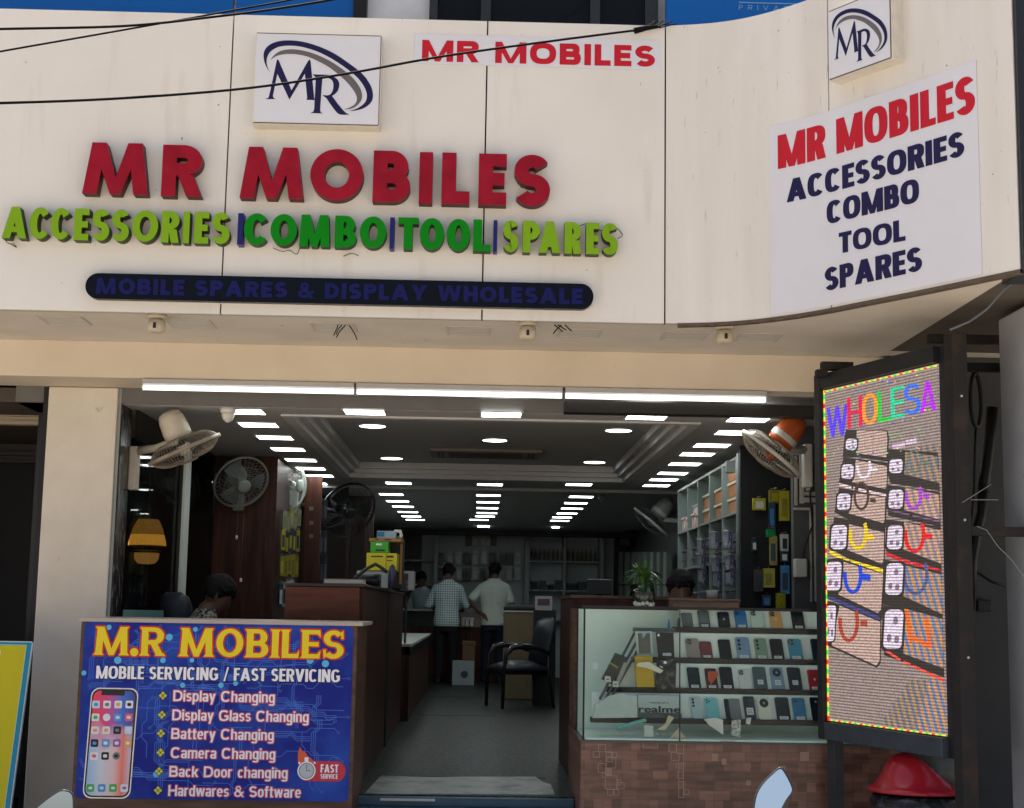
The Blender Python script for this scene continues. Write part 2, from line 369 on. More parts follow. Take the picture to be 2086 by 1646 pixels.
def ring8(r): return [(r*math.cos(q*math.pi/5), r*math.sin(q*math.pi/5)) for q in range(10)]
_bt = {}
def soft_text(body, off=.016):
    """mixed-case print from the built-in font, as flat polygons"""
    if (body, off) in _bt: return _bt[(body, off)]
    c = bpy.data.curves.new('print', 'FONT'); c.body = body; c.offset = off; c.resolution_u = 4
    o = bpy.data.objects.new('print', c); COL.objects.link(o); bpy.context.view_layer.update()
    me = bpy.data.meshes.new_from_object(o.evaluated_get(bpy.context.evaluated_depsgraph_get()))
    vs = [tuple(p.co[:2]) for p in me.vertices]; fs = [list(p.vertices) for p in me.polygons]
    bpy.data.objects.remove(o); bpy.data.curves.remove(c); bpy.data.meshes.remove(me)
    _bt[(body, off)] = (vs, fs); return vs, fs
def print_text(mb, body, f, x0, x1, z0, cap, t, bold=.03, off=.016, halo=None):
    vs, fs = soft_text(body, off); xa, xb = min(p[0] for p in vs), max(p[0] for p in vs); sx = (x1-x0)/(xb-xa); sz = cap/.68
    ds = halo or [(-bold, -.006), (bold, -.006), (-bold*.4, .008), (bold*.4, .008)]
    for i, (dx, dz) in enumerate(ds):
        mb._add([f(x0+(p[0]-xa)*sx+dx*sz, z0+p[1]*sz+dz*sz, t+.00012*i) for p in vs], fs)
def rrect(x0, x1, z0, z1, r, n=5):
    o = []
    for cx, cz, a0 in ((x1-r, z1-r, 0), (x0+r, z1-r, 90), (x0+r, z0+r, 180), (x1-r, z0+r, 270)):
        for i in range(n+1): t = R(a0+90*i/n); o.append((cx+r*math.cos(t), cz+r*math.sin(t)))
    return o
def slab(mb, pts, f, t0, t1):
    n = len(pts)
    if sum(pts[i][0]*pts[(i+1) % n][1]-pts[(i+1) % n][0]*pts[i][1] for i in range(n)) < 0: pts = pts[::-1]
    mb._add([f(x, z, t1) for x, z in pts]+[f(x, z, t0) for x, z in pts], [list(range(n))]+[((i+1) % n, i, i+n, (i+1) % n+n) for i in range(n)])
def planeY(y): return lambda u, v, t: V((u, y-t, v))
def xz(p): return (p.x, p.z)
def px(pts, y): return [xz(at(u, v, Y=y)) for u, v in pts]
ORD = ['first', 'second', 'third', 'fourth', 'fifth', 'sixth', 'seventh', 'eighth', 'ninth', 'tenth', 'eleventh', 'twelfth', 'thirteenth', 'fourteenth', 'fifteenth', 'sixteenth']
# ================================================================== paints
CREAM = mix2('cream_panel', (.695, .66, .605, 1), (.735, .705, .655, 1), scale=2.2, lo=.3, hi=.7, rough=.5, c3=(.56, .49, .41, 1), s3=6, lo3=.60, hi3=1.0, st3=(1.6, 1.6, .22), c4=(.24, .19, .15, 1))
CREAMS = mix2('cream_panel_streaked', (.655, .615, .56, 1), (.73, .70, .65, 1), scale=3, stretch=(2, 2, .25), lo=.3, hi=.7, rough=.55, c3=(.30, .24, .18, 1), s3=34, lo3=.66, hi3=.86, st3=(1.6, 1.6, .2), c4=(.2, .15, .12, 1))
BEAMC = mix2('tan_beam_paint', (.60, .515, .405, 1), (.66, .575, .465, 1), scale=3, lo=.3, hi=.7, rough=.6, c3=(.42, .34, .26, 1), s3=18, lo3=.70, hi3=.8)
SOFF = mix2('soffit_paint', (.58, .53, .46, 1), (.66, .61, .54, 1), scale=3, lo=.3, hi=.7, rough=.6, c3=(.3, .25, .2, 1), s3=14, lo3=.70, hi3=.8)
PILL = mix2('pillar_paint', (.60, .54, .455, 1), (.68, .62, .535, 1), scale=4, lo=.3, hi=.7, rough=.6, c3=(.36, .31, .25, 1), s3=11, lo3=.72, hi3=.8)
BLACK = mat('black_metal', (.012, .012, .013, 1), .45, 0)
DARK = mat('dark_void_paint', (.02, .02, .022, 1), .7)
GREYC = mix2('grey_column_paint', (.30, .315, .35, 1), (.36, .375, .41, 1), scale=5, lo=.3, hi=.7, rough=.6, c3=(.16, .15, .15, 1), s3=12, lo3=.68, hi3=.74, st3=(1, 1, .5))
WHITEP = mat('white_paint', (.72, .72, .72, 1), .5)
BLUECL = mat('blue_cladding', (.004, .115, .42, 1), .3, var=.03)
DGLASS = mat('dark_window_glass', (.008, .010, .011, 1), .1, spec=.12)
WOODD = mix2('dark_rosewood', (.026, .010, .007, 1), (.066, .024, .015, 1), scale=3, stretch=(6, 6, .5), lo=.35, hi=.65, rough=.42, spec=.16, c3=(.09, .04, .025, 1), s3=9, st3=(7, 7, .35))
WOODR = mix2('red_wood', (.085, .026, .013, 1), (.150, .050, .026, 1), scale=3, stretch=(.7, 1, 5), lo=.35, hi=.65, rough=.42, spec=.18, c3=(.05, .018, .012, 1), s3=5, st3=(.6, 1, 5))
WOODB = mix2('brown_wood', (.06, .030, .018, 1), (.12, .062, .038, 1), scale=4, stretch=(.8, 3, 6), lo=.35, hi=.65, rough=.45)
CEIL = mat('ceiling_paint', (.42, .42, .42, 1), .6, var=.02)
# ================================================================== planes of the place
YB, YF, ZS, ZT = 0.50, -0.470, 2.611, 4.293
ctrl = [(-5.0, YF), (-3.0, YF), (-1.0, YF), (.55, YF), (.90, YF), (1.10, -.490), (1.317, -.556), (1.50, -.672), (1.70, -.872), (1.90, -1.148), (2.10, -1.432), (2.40, -1.885)]
path = []
for i in range(len(ctrl)-1):
    p0, p1, p2, p3 = (V(ctrl[max(0, i-1)]), V(ctrl[i]), V(ctrl[i+1]), V(ctrl[min(len(ctrl)-1, i+2)]))
    k = max(2, int((p2-p1).length/.02)) if i > 3 else 4
    for j in range(k):
        t = j/k; path.append(.5*((2*p1)+(p2-p0)*t+(2*p0-5*p1+4*p2-p3)*t*t+(3*p1-p0-3*p2+p3)*t**3))
path.append(V(ctrl[-1]))
S_ = [0.0]
for i in range(1, len(path)): S_.append(S_[-1]+(path[i]-path[i-1]).length)
def fas(s, z, t=0.0):
    """point on the fascia: run s along it, height z, t out of the face"""
    i = 0
    while i < len(S_)-2 and S_[i+1] < s: i += 1
    q = (s-S_[i])/(S_[i+1]-S_[i]); p = path[i].lerp(path[i+1], q)
    a = path[max(0, i-1)]; b = path[min(len(path)-1, i+2)]; tg = (b-a).normalized()
    return V((p.x+tg.y*t, p.y-tg.x*t, z))
def onfas(u, v):
    d = ray(u, v); best = None
    for i in range(len(path)-1):
        a, b = path[i], path[i+1]; e = b-a; den = d.x*e.y-d.y*e.x
        if abs(den) < 1e-9: continue
        r = V((a.x-CAM.x, a.y-CAM.y)); t = (r.x*e.y-r.y*e.x)/den; q = (r.x*d.y-r.y*d.x)/den
        if -1e-6 <= q <= 1.0001 and t > 0: best = (S_[i]+q*e.length, CAM.z+d.z*t)
    return best
# ================================================================== the building
bld = thing('shop_building', 'cream fronted shop building with curved upper fascia and open lit shop below', 'building', (0, .5, -.5))
# fascia panels with open joints
se = [0.0, onfas(463, 327)[0], onfas(988, 330)[0], onfas(1355, 330)[0], onfas(1688, 200)[0], S_[-1]]
for i in range(5):
    s0, s1 = se[i]+.0042, se[i+1]-.0042; mb = MB()
    ss = [s0]+[q for q in S_ if s0 < q < s1]+[s1]
    rows = []
    for q in ss: rows.append([fas(q, ZS, 0), fas(q, ZT, 0), fas(q, ZT, -.03), fas(q, ZS, -.03)])
    vs = [p for r in rows for p in r]; fs = [(0, 1, 2, 3), tuple(range(len(vs)-1, len(vs)-5, -1))]
    for j in range(len(rows)-1):
        for e in range(4): fs.append((4*j+e, 4*j+4+e, 4*j+4+(e+1) % 4, 4*j+(e+1) % 4))
    mb._add(vs, fs); mb.build('fascia_panel', CREAMS if i >= 3 else CREAM, bld)
mb = MB(); vs, fs = [], []
for j, q in enumerate(S_):
    vs += [fas(q, ZS+.01, -.034), fas(q, ZT-.01, -.034), fas(q, ZT-.01, -.09), fas(q, ZS+.01, -.09)]
    if j:
        for e in range(4): fs.append((4*j-4+e, 4*j+e, 4*j+(e+1) % 4, 4*j-4+(e+1) % 4))
mb._add(vs, fs); mb.build('fascia_backing', BLACK, bld)
# metal trim under the fascia edge (brown, broken towards the right) and cap of the right end
mb = MB(); st = onfas(1380, 655)[0]; qs = [st]+[q for q in S_ if q > st]; vs, fs = [], []
for j, q in enumerate(qs):
    dz = .006*math.sin(j*1.7)+.004*math.sin(j*.6)
    vs += [fas(q, ZS-.014-abs(dz), .004), fas(q, ZS-.001, .004), fas(q, ZS-.001, -.06), fas(q, ZS-.014, -.06)]
    if j:
        for e in range(4): fs.append((4*j-4+e, 4*j+e, 4*j+(e+1) % 4, 4*j-4+(e+1) % 4))
mb._add(vs, fs); mb.build('edge_trim', mat('rusty_trim', (.10, .075, .055, 1), .8, var=.2, vscale=30), bld)
mb = MB(); e0 = fas(S_[-1], ZS-.02); mb.box(e0.x+.004, e0.x+.12, e0.y-.03, e0.y+.25, ZS-.015, ZT+.4); mb.build('end_channel', mat('end_channel_paint', (.018, .02, .026, 1), .4), bld, bevel=.004)
# soffit slab between fascia and beam, running on to the right
mb = MB(); fr = [fas(q, ZS+.012, -.03) for q in S_]; bk = [V((p.x, YB+.01, ZS+.012)) for p in fr]
for i in range(len(fr)-1): mb.face([fr[i], fr[i+1], bk[i+1], bk[i]])
mb.box(-5, 4.5, YB-.2, YB+.45, ZS+.016, ZS+.2); mb.build('soffit', SOFF, bld)
mb = MB(); mb.box(2.41, 4.6, -1.9, YB-.21, ZS+.014, ZS+.15); mb.build('side_soffit', mat('dark_soffit', (.10, .085, .07, 1), .8), bld)
# beam over the opening
ZB = 2.402
mb = MB(); mb.box(-5, 2.45, YB, YB+.42, ZB, ZS+.013); mb.build('lintel_beam', BEAMC, bld, bevel=.006)
mb = MB(); mb.box(-1.9, 2.4, YB+.06, YB+.40, ZB-.022, ZB-.001); mb.build('beam_underside_trim', mat('trim_white', (.30, .29, .27, 1), .5), bld)
mb = MB(); p = at(1149, 826, Y=.62); q = at(1149, 842, Y=.62); mb.box(p.x, 2.4, .56, .68, q.z, p.z+.02); mb.build('shutter_rail', mat('rail_black', (.014, .012, .011, 1), .5), bld, bevel=.004)
# left pillar
YP = .90; xl = at(100, 785, Y=YP).x; xr = at(241, 785, Y=YP).x
mb = MB(); mb.box(xl, xr, YP, YP+.25, -.5, ZB-.003); mb.build('pillar', PILL, bld, bevel=.008)
mb = MB(); mb.box(xl-.035, xl-.002, YP+.02, YP+.4, -.3, ZB-.003); mb.build('pillar_side_trim', BLACK, bld)
mb = MB(); mb.box(xr+.002, xr+.02, YP+.02, YP+.1, -.3, ZB-.003); mb.build('pillar_bead', mat('grey_bead', (.25, .28, .26, 1), .5), bld)
# upper storey behind the fascia
YU = .35
mb = MB(); mb.box(-6, 5, YU+.05, YU+.3, ZS+.3, 6); mb.box(-6, 5, YU+.3, 17, 5.8, 6); mb.box(-6, -5.8, YU+.3, 17, -.5, 5.8); mb.box(4.8, 5, YU+.3, 17, -.5, 5.8); mb.box(-5.8, 4.8, 16.7, 17, -.5, 5.8)
mb.build('upper_wall', WHITEP, bld)
def upx(u): return at(u, 12, Y=YU).x
mb = MB(); mb.box(-6, upx(478)-.01, YU, YU+.049, ZT-.6, 6); mb.box(upx(478)+.01, upx(720), YU, YU+.049, ZT-.6, 6); mb.build('blue_cladding', BLUECL, bld)
mb = MB(); mb.box(upx(720)+.002, upx(748), YU-.03, YU+.045, ZT-.6, 6); mb.build('window_jamb', BLACK, bld)
wf = MB(); x0, x1 = upx(875), upx(1340)
for a, b_ in ((x0, x0+.05), (upx(990)-.03, upx(990)+.03), (upx(1212)-.03, upx(1212)+.03), (x1-.08, x1)): wf.box(a, b_, YU-.02, YU+.045, ZT-.6, 5.7)
wf.box(x0+.05, x1-.08, YU-.018, YU+.045, ZT+.75, ZT+.83)
win = wf.build('window', mat('window_frame_grey', (.03, .035, .035, 1), .4), bld)
mb = MB(); mb.box(x0+.05, x1-.08, YU+.012, YU+.02, ZT-.6, 5.7); mb.build('pane', DGLASS, win)
# interior shell
ZC = 2.30; YI = .92
XL1, XL2, XL3 = -2.17, -1.70, -2.05
ty0 = at(1000, 853, Z=ZC).y; ty1 = at(1000, 976, Z=ZC).y; tx0, tx1 = -1.27, 1.43; YE = 15.6
mb = MB(); mb.box(-2.9, 2.5, YI+.03, ty0, ZC, ZC+.2); mb.box(-2.9, tx0, ty0, ty1, ZC, ZC+.2); mb.box(tx1, 2.5, ty0, ty1, ZC, ZC+.2); mb.box(-2.3, 2.5, ty1, 6.75, ZC, ZC+.2); mb.box(-2.3, 2.5, 6.75, YE, ZC-.03, ZC+.2)
mb.box(tx0, tx1, ty0, ty1, ZC+.13, ZC+.2); mb.build('ceiling', CEIL, bld)
mb = MB(); mb.box(-2.9, 2.41, YI+.004, YI+.027, ZC+.002, ZB+.1); mb.build('lintel_face', mat('lintel_grey', (.13, .125, .12, 1), .6), bld)
mb = MB()                                            # stepped cornice round the ceiling recess
for k, (o, z0, z1) in enumerate(((0, -.012, .03), (.05, .03, .07), (.10, .07, .128))):
    for b_ in ((tx0-.02+o, tx1+.02-o, ty0-.02+o, ty0+.05+o), (tx0-.02+o, tx1+.02-o, ty1-.05-o, ty1+.02-o), (tx0-.02+o, tx0+.05+o, ty0+.05+o, ty1-.05-o), (tx1-.05-o, tx1+.02-o, ty0+.05+o, ty1-.05-o)):
        mb.box(b_[0], b_[1], b_[2], b_[3], ZC+z0, ZC+z1)
mb.build('ceiling_cornice', mat('cornice_paint', (.55, .55, .55, 1), .5), bld)
mb = MB(); mb.box(-2.3, 2.5, 14.2, 14.5, 2.19, ZC-.032); mb.build('bulkhead', mat('bulkhead_dark', (.03, .03, .035, 1), .6), bld)
DWALL = mat('dark_wall_panel', (.028, .028, .03, 1), .35)
mb = MB(); mb.box(-2.9, -2.8, YI+.5, 4.05, -.02, ZC+.19); mb.box(-2.9, -2.21, 4.06, 4.2, -.02, ZC+.19); mb.box(-2.3, -2.21, 4.2, YE, -.02, ZC+.19); mb.box(2.42, 2.6, YB+.43, YE, -.5, ZC+.19); mb.box(-2.3, 2.6, YE, YE+.2, -.02, ZC+.19); mb.build('interior_wall', DWALL, bld)
# right flank wall behind the LED board, grey column
mb = MB(); mb.box(2.46, 4.7, YB-.05, YB+.3, -.5, ZS+.013); mb.build('flank_wall', mat('flank_wall_grey', (.055, .058, .062, 1), .8), bld)
YCOL = -1.25; xc = at(2046, 1100, Y=YCOL+.4).x
mb = MB(); mb.box(xc, xc+.6, YCOL, YCOL+.4, -.5, ZS-.02); mb.build('column', GREYC, bld, bevel=.012)
# floors, ground
tag(MB().box(-2.25, 2.42, .48, YE, -.14, 0).build('shop_floor', mix2('granite_floor', (.004, .006, .006, 1), (.046, .055, .050, 1), scale=30, lo=.42, hi=.60, rough=.45, spec=.10, c3=(.016, .020, .018, 1), s3=1.6, lo3=.55, hi3=1.0), None), kind='structure')
# broken pale threshold tile lying on the floor front, and tile joints
mb = MB(); tp = [at(u, v, Z=.004) for u, v in ((742, 1617), (776, 1580), (880, 1583), (960, 1582), (1090, 1582), (1105, 1592), (1122, 1598), (1130, 1618))]
mb.prism([(p.x, max(.484, p.y), .004) for p in tp][::-1], (0, 0, -.0035))
tag(mb.build('threshold_tile', mix2('pale_tile', (.26, .285, .26, 1), (.40, .42, .38, 1), scale=9, lo=.3, hi=.7, rough=.4, c3=(.16, .17, .155, 1), s3=5, lo3=.5, hi3=.65)), kind='structure')
mb = MB()
for v, u0, u1 in ((1580, 770, 1110), (1456, 850, 1010), (1419, 870, 960)):
    a, b_ = at(u0, v, Z=.002), at(u1, v, Z=.002); mb.box(a.x, b_.x, a.y-.008, a.y+.008, .0005, .0022)
tag(mb.build('floor_joints', mat('joint_dark', (.02, .02, .02, 1), .8)), kind='structure')
mb = MB(); mb.box(-.66, .585, .30, .476, -.5, -.055); mb.box(-.66, .585, .40, .476, -.053, -.006)
tag(mb.build('entrance_step', mat('step_steel', (.035, .085, .125, 1), .4, var=.15)), kind='structure')
p = at(775, 1626, Y=.395); q = at(886, 1632, Y=.395)
tag(MB().box(p.x, q.x, .385, .398, q.z, p.z).build('door_track', mat('track_white', (.5, .5, .5, 1), .4)), 'short white metal strip of the shutter track at the entrance sill', 'track')
tag(MB().box(-4.7, 4.7, -2.2, .298, -.62, -.5).build('pavement', mix2('paving', (.36, .32, .265, 1), (.44, .395, .335, 1), scale=8, lo=.3, hi=.7, rough=.8)), kind='structure')
tag(MB().box(-900, 900, -900, 900, -.8, -.64).build('ground', mix2('street_dust', (.36, .315, .255, 1), (.44, .39, .325, 1), scale=1.5, lo=.3, hi=.7, rough=.9)), kind='structure')
# neighbouring unlit shop at the left edge
nb = thing('neighbour_shop', 'dark unlit shop front left of the cream pillar', 'shop', (-3.2, 2, -.5))
mb = MB(); mb.box(-5, xl-.04, 4, 4.1, -.5, 2.39); mb.box(-5.1, -5, .93, 4, -.5, 2.39); mb.box(xl-.036, xl+.1, YP+.41, 4, -.5, 2.29); mb.build('wall', mat('dark_navy_wall', (.012, .012, .016, 1), .5), nb)
mb = MB(); mb.box(-5, xl-.04, .93, 4, 2.3, 2.39); mb.build('ceiling', mat('dark_brown_ceiling', (.07, .055, .045, 1), .7), nb)
for v0, v1, yy, cc, u1 in ((838, 864, 1.6, (.40, .33, .24, 1), 95), (920, 942, 3.4, (.045, .042, .045, 1), 84)):
    mb = MB(); a, b_ = at(20, v0, Y=yy), at(20, v1, Y=yy); h = a.z-b_.z
    mb.box(-5, xl-.045, yy, yy+.08, b_.z, b_.z+h*.28); mb.box(-5, xl-.045, yy+.02, yy+.08, b_.z+h*.3, b_.z+h*.62); mb.box(-5, xl-.045, yy-.02, yy+.08, b_.z+h*.64, a.z); mb.box(-5, xl-.045, yy+.03, yy+.1, a.z+.002, 2.3)
    mb.build('cornice', mat('cornice%d' % v0, cc, .6), nb)
# ================================================================== signs on the fascia
f0 = planeY(YF)
NAVY = mat('navy_print', (.017, .015, .065, 1), .5, spec=.12, var=.04); GREYP = mat('grey_print', (.13, .115, .12, 1), .4, var=.03); SIGNW = mat('sign_white', (.66, .66, .70, 1), .35, var=.015)
REDP = mat('red_print', (.50, .016, .030, 1), .5, spec=.12, var=.03)
# --- MR letters and swoosh, traced on the front of the lit box (pixel of a 2086-wide enlargement -> sign plane)
def spl(pts, k=5):
    o = []
    for i in range(len(pts)-1):
        p0, p1, p2, p3 = (V(pts[max(0, i-1)]), V(pts[i]), V(pts[i+1]), V(pts[min(len(pts)-1, i+2)]))
        for j in range(k):
            t = j/k; o.append(tuple(.5*((2*p1)+(p2-p0)*t+(2*p0-5*p1+4*p2-p3)*t*t+(3*p1-p0-3*p2+p3)*t**3)))
    return o+[pts[-1]]
LOGO = {
 'm': [[(298, 1046), (345, 1028), (372, 900), (440, 500), (455, 490), (470, 510), (665, 925), (880, 520), (905, 490), (920, 520), (990, 1040), (1000, 1062), (880, 1058), (890, 1030), (845, 690), (640, 1055), (455, 690), (405, 1000), (415, 1030), (445, 1046)]],
 'rs': [[(955, 702), (1000, 705), (1100, 707), (1095, 760), (1085, 1000), (1080, 1200), (1090, 1235), (1125, 1250), (945, 1243), (985, 1225), (995, 1190), (1003, 760), (990, 730)]],
 'rb': [spl([(1096, 708), (1180, 712), (1260, 740), (1320, 790), (1338, 850), (1325, 920), (1290, 970), (1240, 1005), (1212, 1022)], 4)+spl([(1175, 1040), (1140, 1020), (1113, 995), (1180, 998), (1225, 975), (1250, 920), (1255, 850), (1235, 790), (1180, 755), (1096, 752)], 4)],
 'rl': [spl([(1150, 1018), (1230, 1130), (1320, 1240), (1370, 1265), (1430, 1268), (1490, 1266)], 4)+spl([(1440, 1240), (1390, 1190), (1320, 1110), (1240, 1005)], 4)],
}
SW = [(spl([(360, 680), (300, 600), (262, 510), (250, 410), (285, 325), (370, 262), (500, 228), (660, 225), (830, 250), (1030, 310), (1250, 410), (1480, 560), (1660, 700), (1770, 840), (1815, 960), (1812, 1060), (1765, 1130), (1680, 1185), (1560, 1214), (1480, 1216)]),
       spl([(360, 680), (318, 610), (298, 540), (300, 470), (330, 400), (400, 340), (500, 305), (660, 298), (830, 325), (1030, 390), (1230, 490), (1430, 620), (1580, 740), (1680, 860), (1730, 970), (1730, 1055), (1700, 1110), (1640, 1160), (1555, 1200), (1480, 1216)])),
      (spl([(350, 500), (400, 430), (480, 375), (600, 350), (730, 355), (880, 385), (1050, 445), (1220, 530), (1400, 650), (1540, 770), (1630, 890), (1665, 990), (1655, 1070), (1600, 1140), (1520, 1185), (1410, 1197)]),
       spl([(350, 500), (420, 450), (500, 425), (600, 415), (730, 422), (880, 455), (1030, 520), (1180, 600), (1340, 720), (1460, 830), (1550, 940), (1590, 1020), (1590, 1080), (1560, 1130), (1490, 1170), (1410, 1197)]))]
LW, LH = (125, 1925), (100, 1430)       # extent of the box front in the enlargement
def logo_box(name, label, f, x0, x1, z0, z1, depth):
    """f(x, z, t); box standing out by depth with a thin rim"""
    root = thing(name, label, 'sign', f((x0+x1)/2, z0, 0))
    mb = MB(); slab(mb, [(x0, z0), (x1, z0), (x1, z1), (x0, z1)], f, .001, depth-.004); box = mb.build('box', mat('sign_box_cream', (.66, .62, .54, 1), .45, var=.08, vscale=18), root, bevel=.004)
    mb = MB(); r = .008; slab(mb, [(x0+r, z0+r), (x1-r, z0+r), (x1-r, z1-r), (x0+r, z1-r)], f, depth-.0035, depth); mb.build('face', SIGNW, root)
    mb = MB()
    for a in ((x0+r, x1-r, z1-r, z1-r*.45), (x1-r, x1-r*.5, z0+r, z1-r), (x0+r, x1-r, z0+r*.3, z0+r*.9)): slab(mb, [(a[0], a[2]), (a[1], a[2]), (a[1], a[3]), (a[0], a[3])], f, depth-.003, depth+.001)
    mb.build('dirty_seam', mat('seam_dark', (.10, .085, .07, 1), .8, var=.3, vscale=50), root)
    def q(p): return (x0+(p[0]-LW[0])/(LW[1]-LW[0])*(x1-x0), z1-(p[1]-LH[0]-(p[0]-LW[0])*.028)/(LH[1]-LH[0]-50)*(z1-z0))
    mb = MB()
    for i, key in enumerate(('m', 'rs', 'rb', 'rl')):
        for pl in LOGO[key]: slab(mb, [q(p) for p in pl], f, depth, depth+.0015+.0004*i)
    mb.build('lettering', NAVY, root)
    for (o, i_), m_, nm in ((SW[0], NAVY, 'swoosh'), (SW[1], GREYP, 'grey_swoosh')):
        mb = MB(); n = min(len(o), len(i_)); O = [o[int(k*(len(o)-1)/(n-1))] for k in range(n)]; I = [i_[int(k*(len(i_)-1)/(n-1))] for k in range(n)]
        for k in range(n-1):
            pts = [q(O[k]), q(O[k+1]), q(I[k+1]), q(I[k])]; mb.face([f(x, z, depth+.0018) for x, z in pts])
        mb.build(nm, m_, root)
    return root
a, b_ = at(520, 66, Y=YF-.1), at(775, 258, Y=YF-.1)
logo_box('logo_sign', 'white square box sign with navy serif MR and swoosh, above the big red letters', f0, at(517, 160, Y=YF-.1).x, at(776, 160, Y=YF-.1).x, at(640, 254, Y=YF-.1).z, at(640, 68, Y=YF-.1).z, .10)
s0, z0 = onfas(1691, 150); s1, _ = onfas(1822, 80)
m_ = fas((s0+s1)/2, 0, .0); tg = (fas(s1, 0)-fas(s0, 0)).normalized(); nn = V((tg.y, -tg.x, 0))
fc = lambda x, z, t: m_+tg*x+nn*(t-.01)+V((0, 0, z))
_p = m_+nn*.09; lz = [CAM.z]
def oncurv(u, v): p = atp(u, v, _p, nn); return ((p-_p).dot(tg), p.z)
l0 = oncurv(1688, 165); l1 = oncurv(1817, 120)
logo_box('logo_sign', 'smaller tilted white box sign with navy serif MR, on the curved corner above the poster', fc, l0[0], l1[0], l0[1], oncurv(1688, 22)[1], .10)
# --- white strip banner with wide red letters
root = thing('strip_banner', 'white paper strip with wide red MR MOBILES, stuck near the fascia top', 'banner', (at(1095, 105, Y=YF).x, YF, at(1095, 140, Y=YF).z))
mb = MB(); x0, x1 = at(844, 100, Y=YF).x, at(1347, 100, Y=YF).x; zz0, zz1 = at(1000, 134, Y=YF).z, at(1000, 73, Y=YF).z
slab(mb, [(x0, zz0), (x1, zz0-.002), (x1, zz1), (x0, zz1)], f0, .001, .004); mb.build('sheet', SIGNW, root)
mb = MB(); word(mb, 'MR MOBILES', f0, at(860, 100, Y=YF).x, at(1334, 115, Y=YF).x, at(860, 125, Y=YF).z, at(860, 82, Y=YF).z-at(860, 125, Y=YF).z, .30, .25, 2.5, .004, .006, .13); mb.build('lettering', REDP, root)
# --- big raised letters
YL = YF-.055; fl = planeY(YF)
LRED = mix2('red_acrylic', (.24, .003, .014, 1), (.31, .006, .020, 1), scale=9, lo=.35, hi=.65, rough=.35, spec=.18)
SIDER = mat('red_return_shaded', (.07, .008, .010, 1), .5)  # darkened red paints the shaded sides of the letters
def raised(root, text, spans, base, top, m_face, depth, a, b, e, splay=0.0, pname='letter', side=None):
    """each letter is a part of its own; spans in photo pixels"""
    for ch, (u0, u1), vb, vt in zip(text, spans, base, top):
        yy = YF-depth; x0, x1 = at(u0, (vb+vt)/2, Y=yy).x, at(u1, (vb+vt)/2, Y=yy).x; z0, z1 = at((u0+u1)/2, vb, Y=yy).z, at((u0+u1)/2, vt, Y=yy).z; h = z1-z0
        g = glyph(ch, (x1-x0)/h, a, b, e, splay)
        if ch in 'I|': g = glyph('I', 0, (x1-x0)/h, b)
        mb = MB(); put(mb, g, fl, x0, z0, h, depth-.003, depth); face_n = len(mb.f)
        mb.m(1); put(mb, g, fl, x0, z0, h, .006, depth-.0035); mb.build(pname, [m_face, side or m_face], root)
big = thing('raised_letter_sign', 'large raised dark red MR MOBILES lettering on the cream fascia', 'sign', (at(640, 360, Y=YF).x, YF, at(640, 420, Y=YF).z))
u = [(170, 303), (330, 411), (490, 619), (632, 740), (760, 836), (854, 881), (900, 957), (975, 1032), (1047, 1121)]
bs = [395+(q[0]-170)*.0275 for q in u]; tp = [291+(q[0]-170)*.0275 for q in u]
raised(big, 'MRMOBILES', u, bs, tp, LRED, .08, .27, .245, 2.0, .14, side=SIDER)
GREEN1 = mat('lime_acrylic', (.19, .36, .010, 1), .35, spec=.15, var=.05); GREEN2 = mat('green_acrylic', (.002, .20, .003, 1), .35, spec=.15, var=.05); BLUEB = mat('blue_acrylic', (.010, .012, .12, 1), .4, spec=.25)
sub = thing('raised_word_sign', 'row of smaller raised green words ACCESSORIES COMBO TOOL SPARES under the red letters', 'sign', (at(640, 470, Y=YF).x, YF, at(640, 520, Y=YF).z))
def line(u): return 484+(u-5)*.0275, 420+(u-5)*.0275
ws = [('ACCESSORIES', [(5, 55), (60, 103), (103, 145), (151, 181), (188, 223), (228, 263), (269, 322), (329, 365), (373, 386), (396, 425), (432, 468)], GREEN1, GREEN1),
      ('|', [(484, 495)], BLUEB, BLUEB), ('COMBO', [(497, 549), (551, 605), (610, 672), (682, 726), (733, 787)], GREEN2, GREEN2),
      ('|', [(794, 803)], BLUEB, BLUEB), ('TOOL', [(811, 852), (855, 905), (910, 958), (964, 1000)], GREEN2, GREEN2), ('|', [(1005, 1013)], BLUEB, BLUEB),
      ('SPARES', [(1025, 1056), (1065, 1100), (1098, 1142), (1150, 1184), (1194, 1221), (1226, 1259)], GREEN1, GREEN1)]
for t, sp, m1, m2 in ws:
    b0 = [line(q[0])[0]+1 for q in sp]; t0 = [line(q[0])[1]+1 for q in sp]
    raised(sub, t, sp, b0, t0, m1, .075, .235 if m1 is not GREEN2 else .27, .20, 2.0, .05, 'divider' if t == '|' else 'letter', side=mat('lime_return_shaded', (.025, .045, .008, 1), .5) if m1 is GREEN1 else (mat('green_return_shaded', (.004, .035, .005, 1), .5) if m1 is GREEN2 else None))  # green letter sides get darker colours that paint in their shade
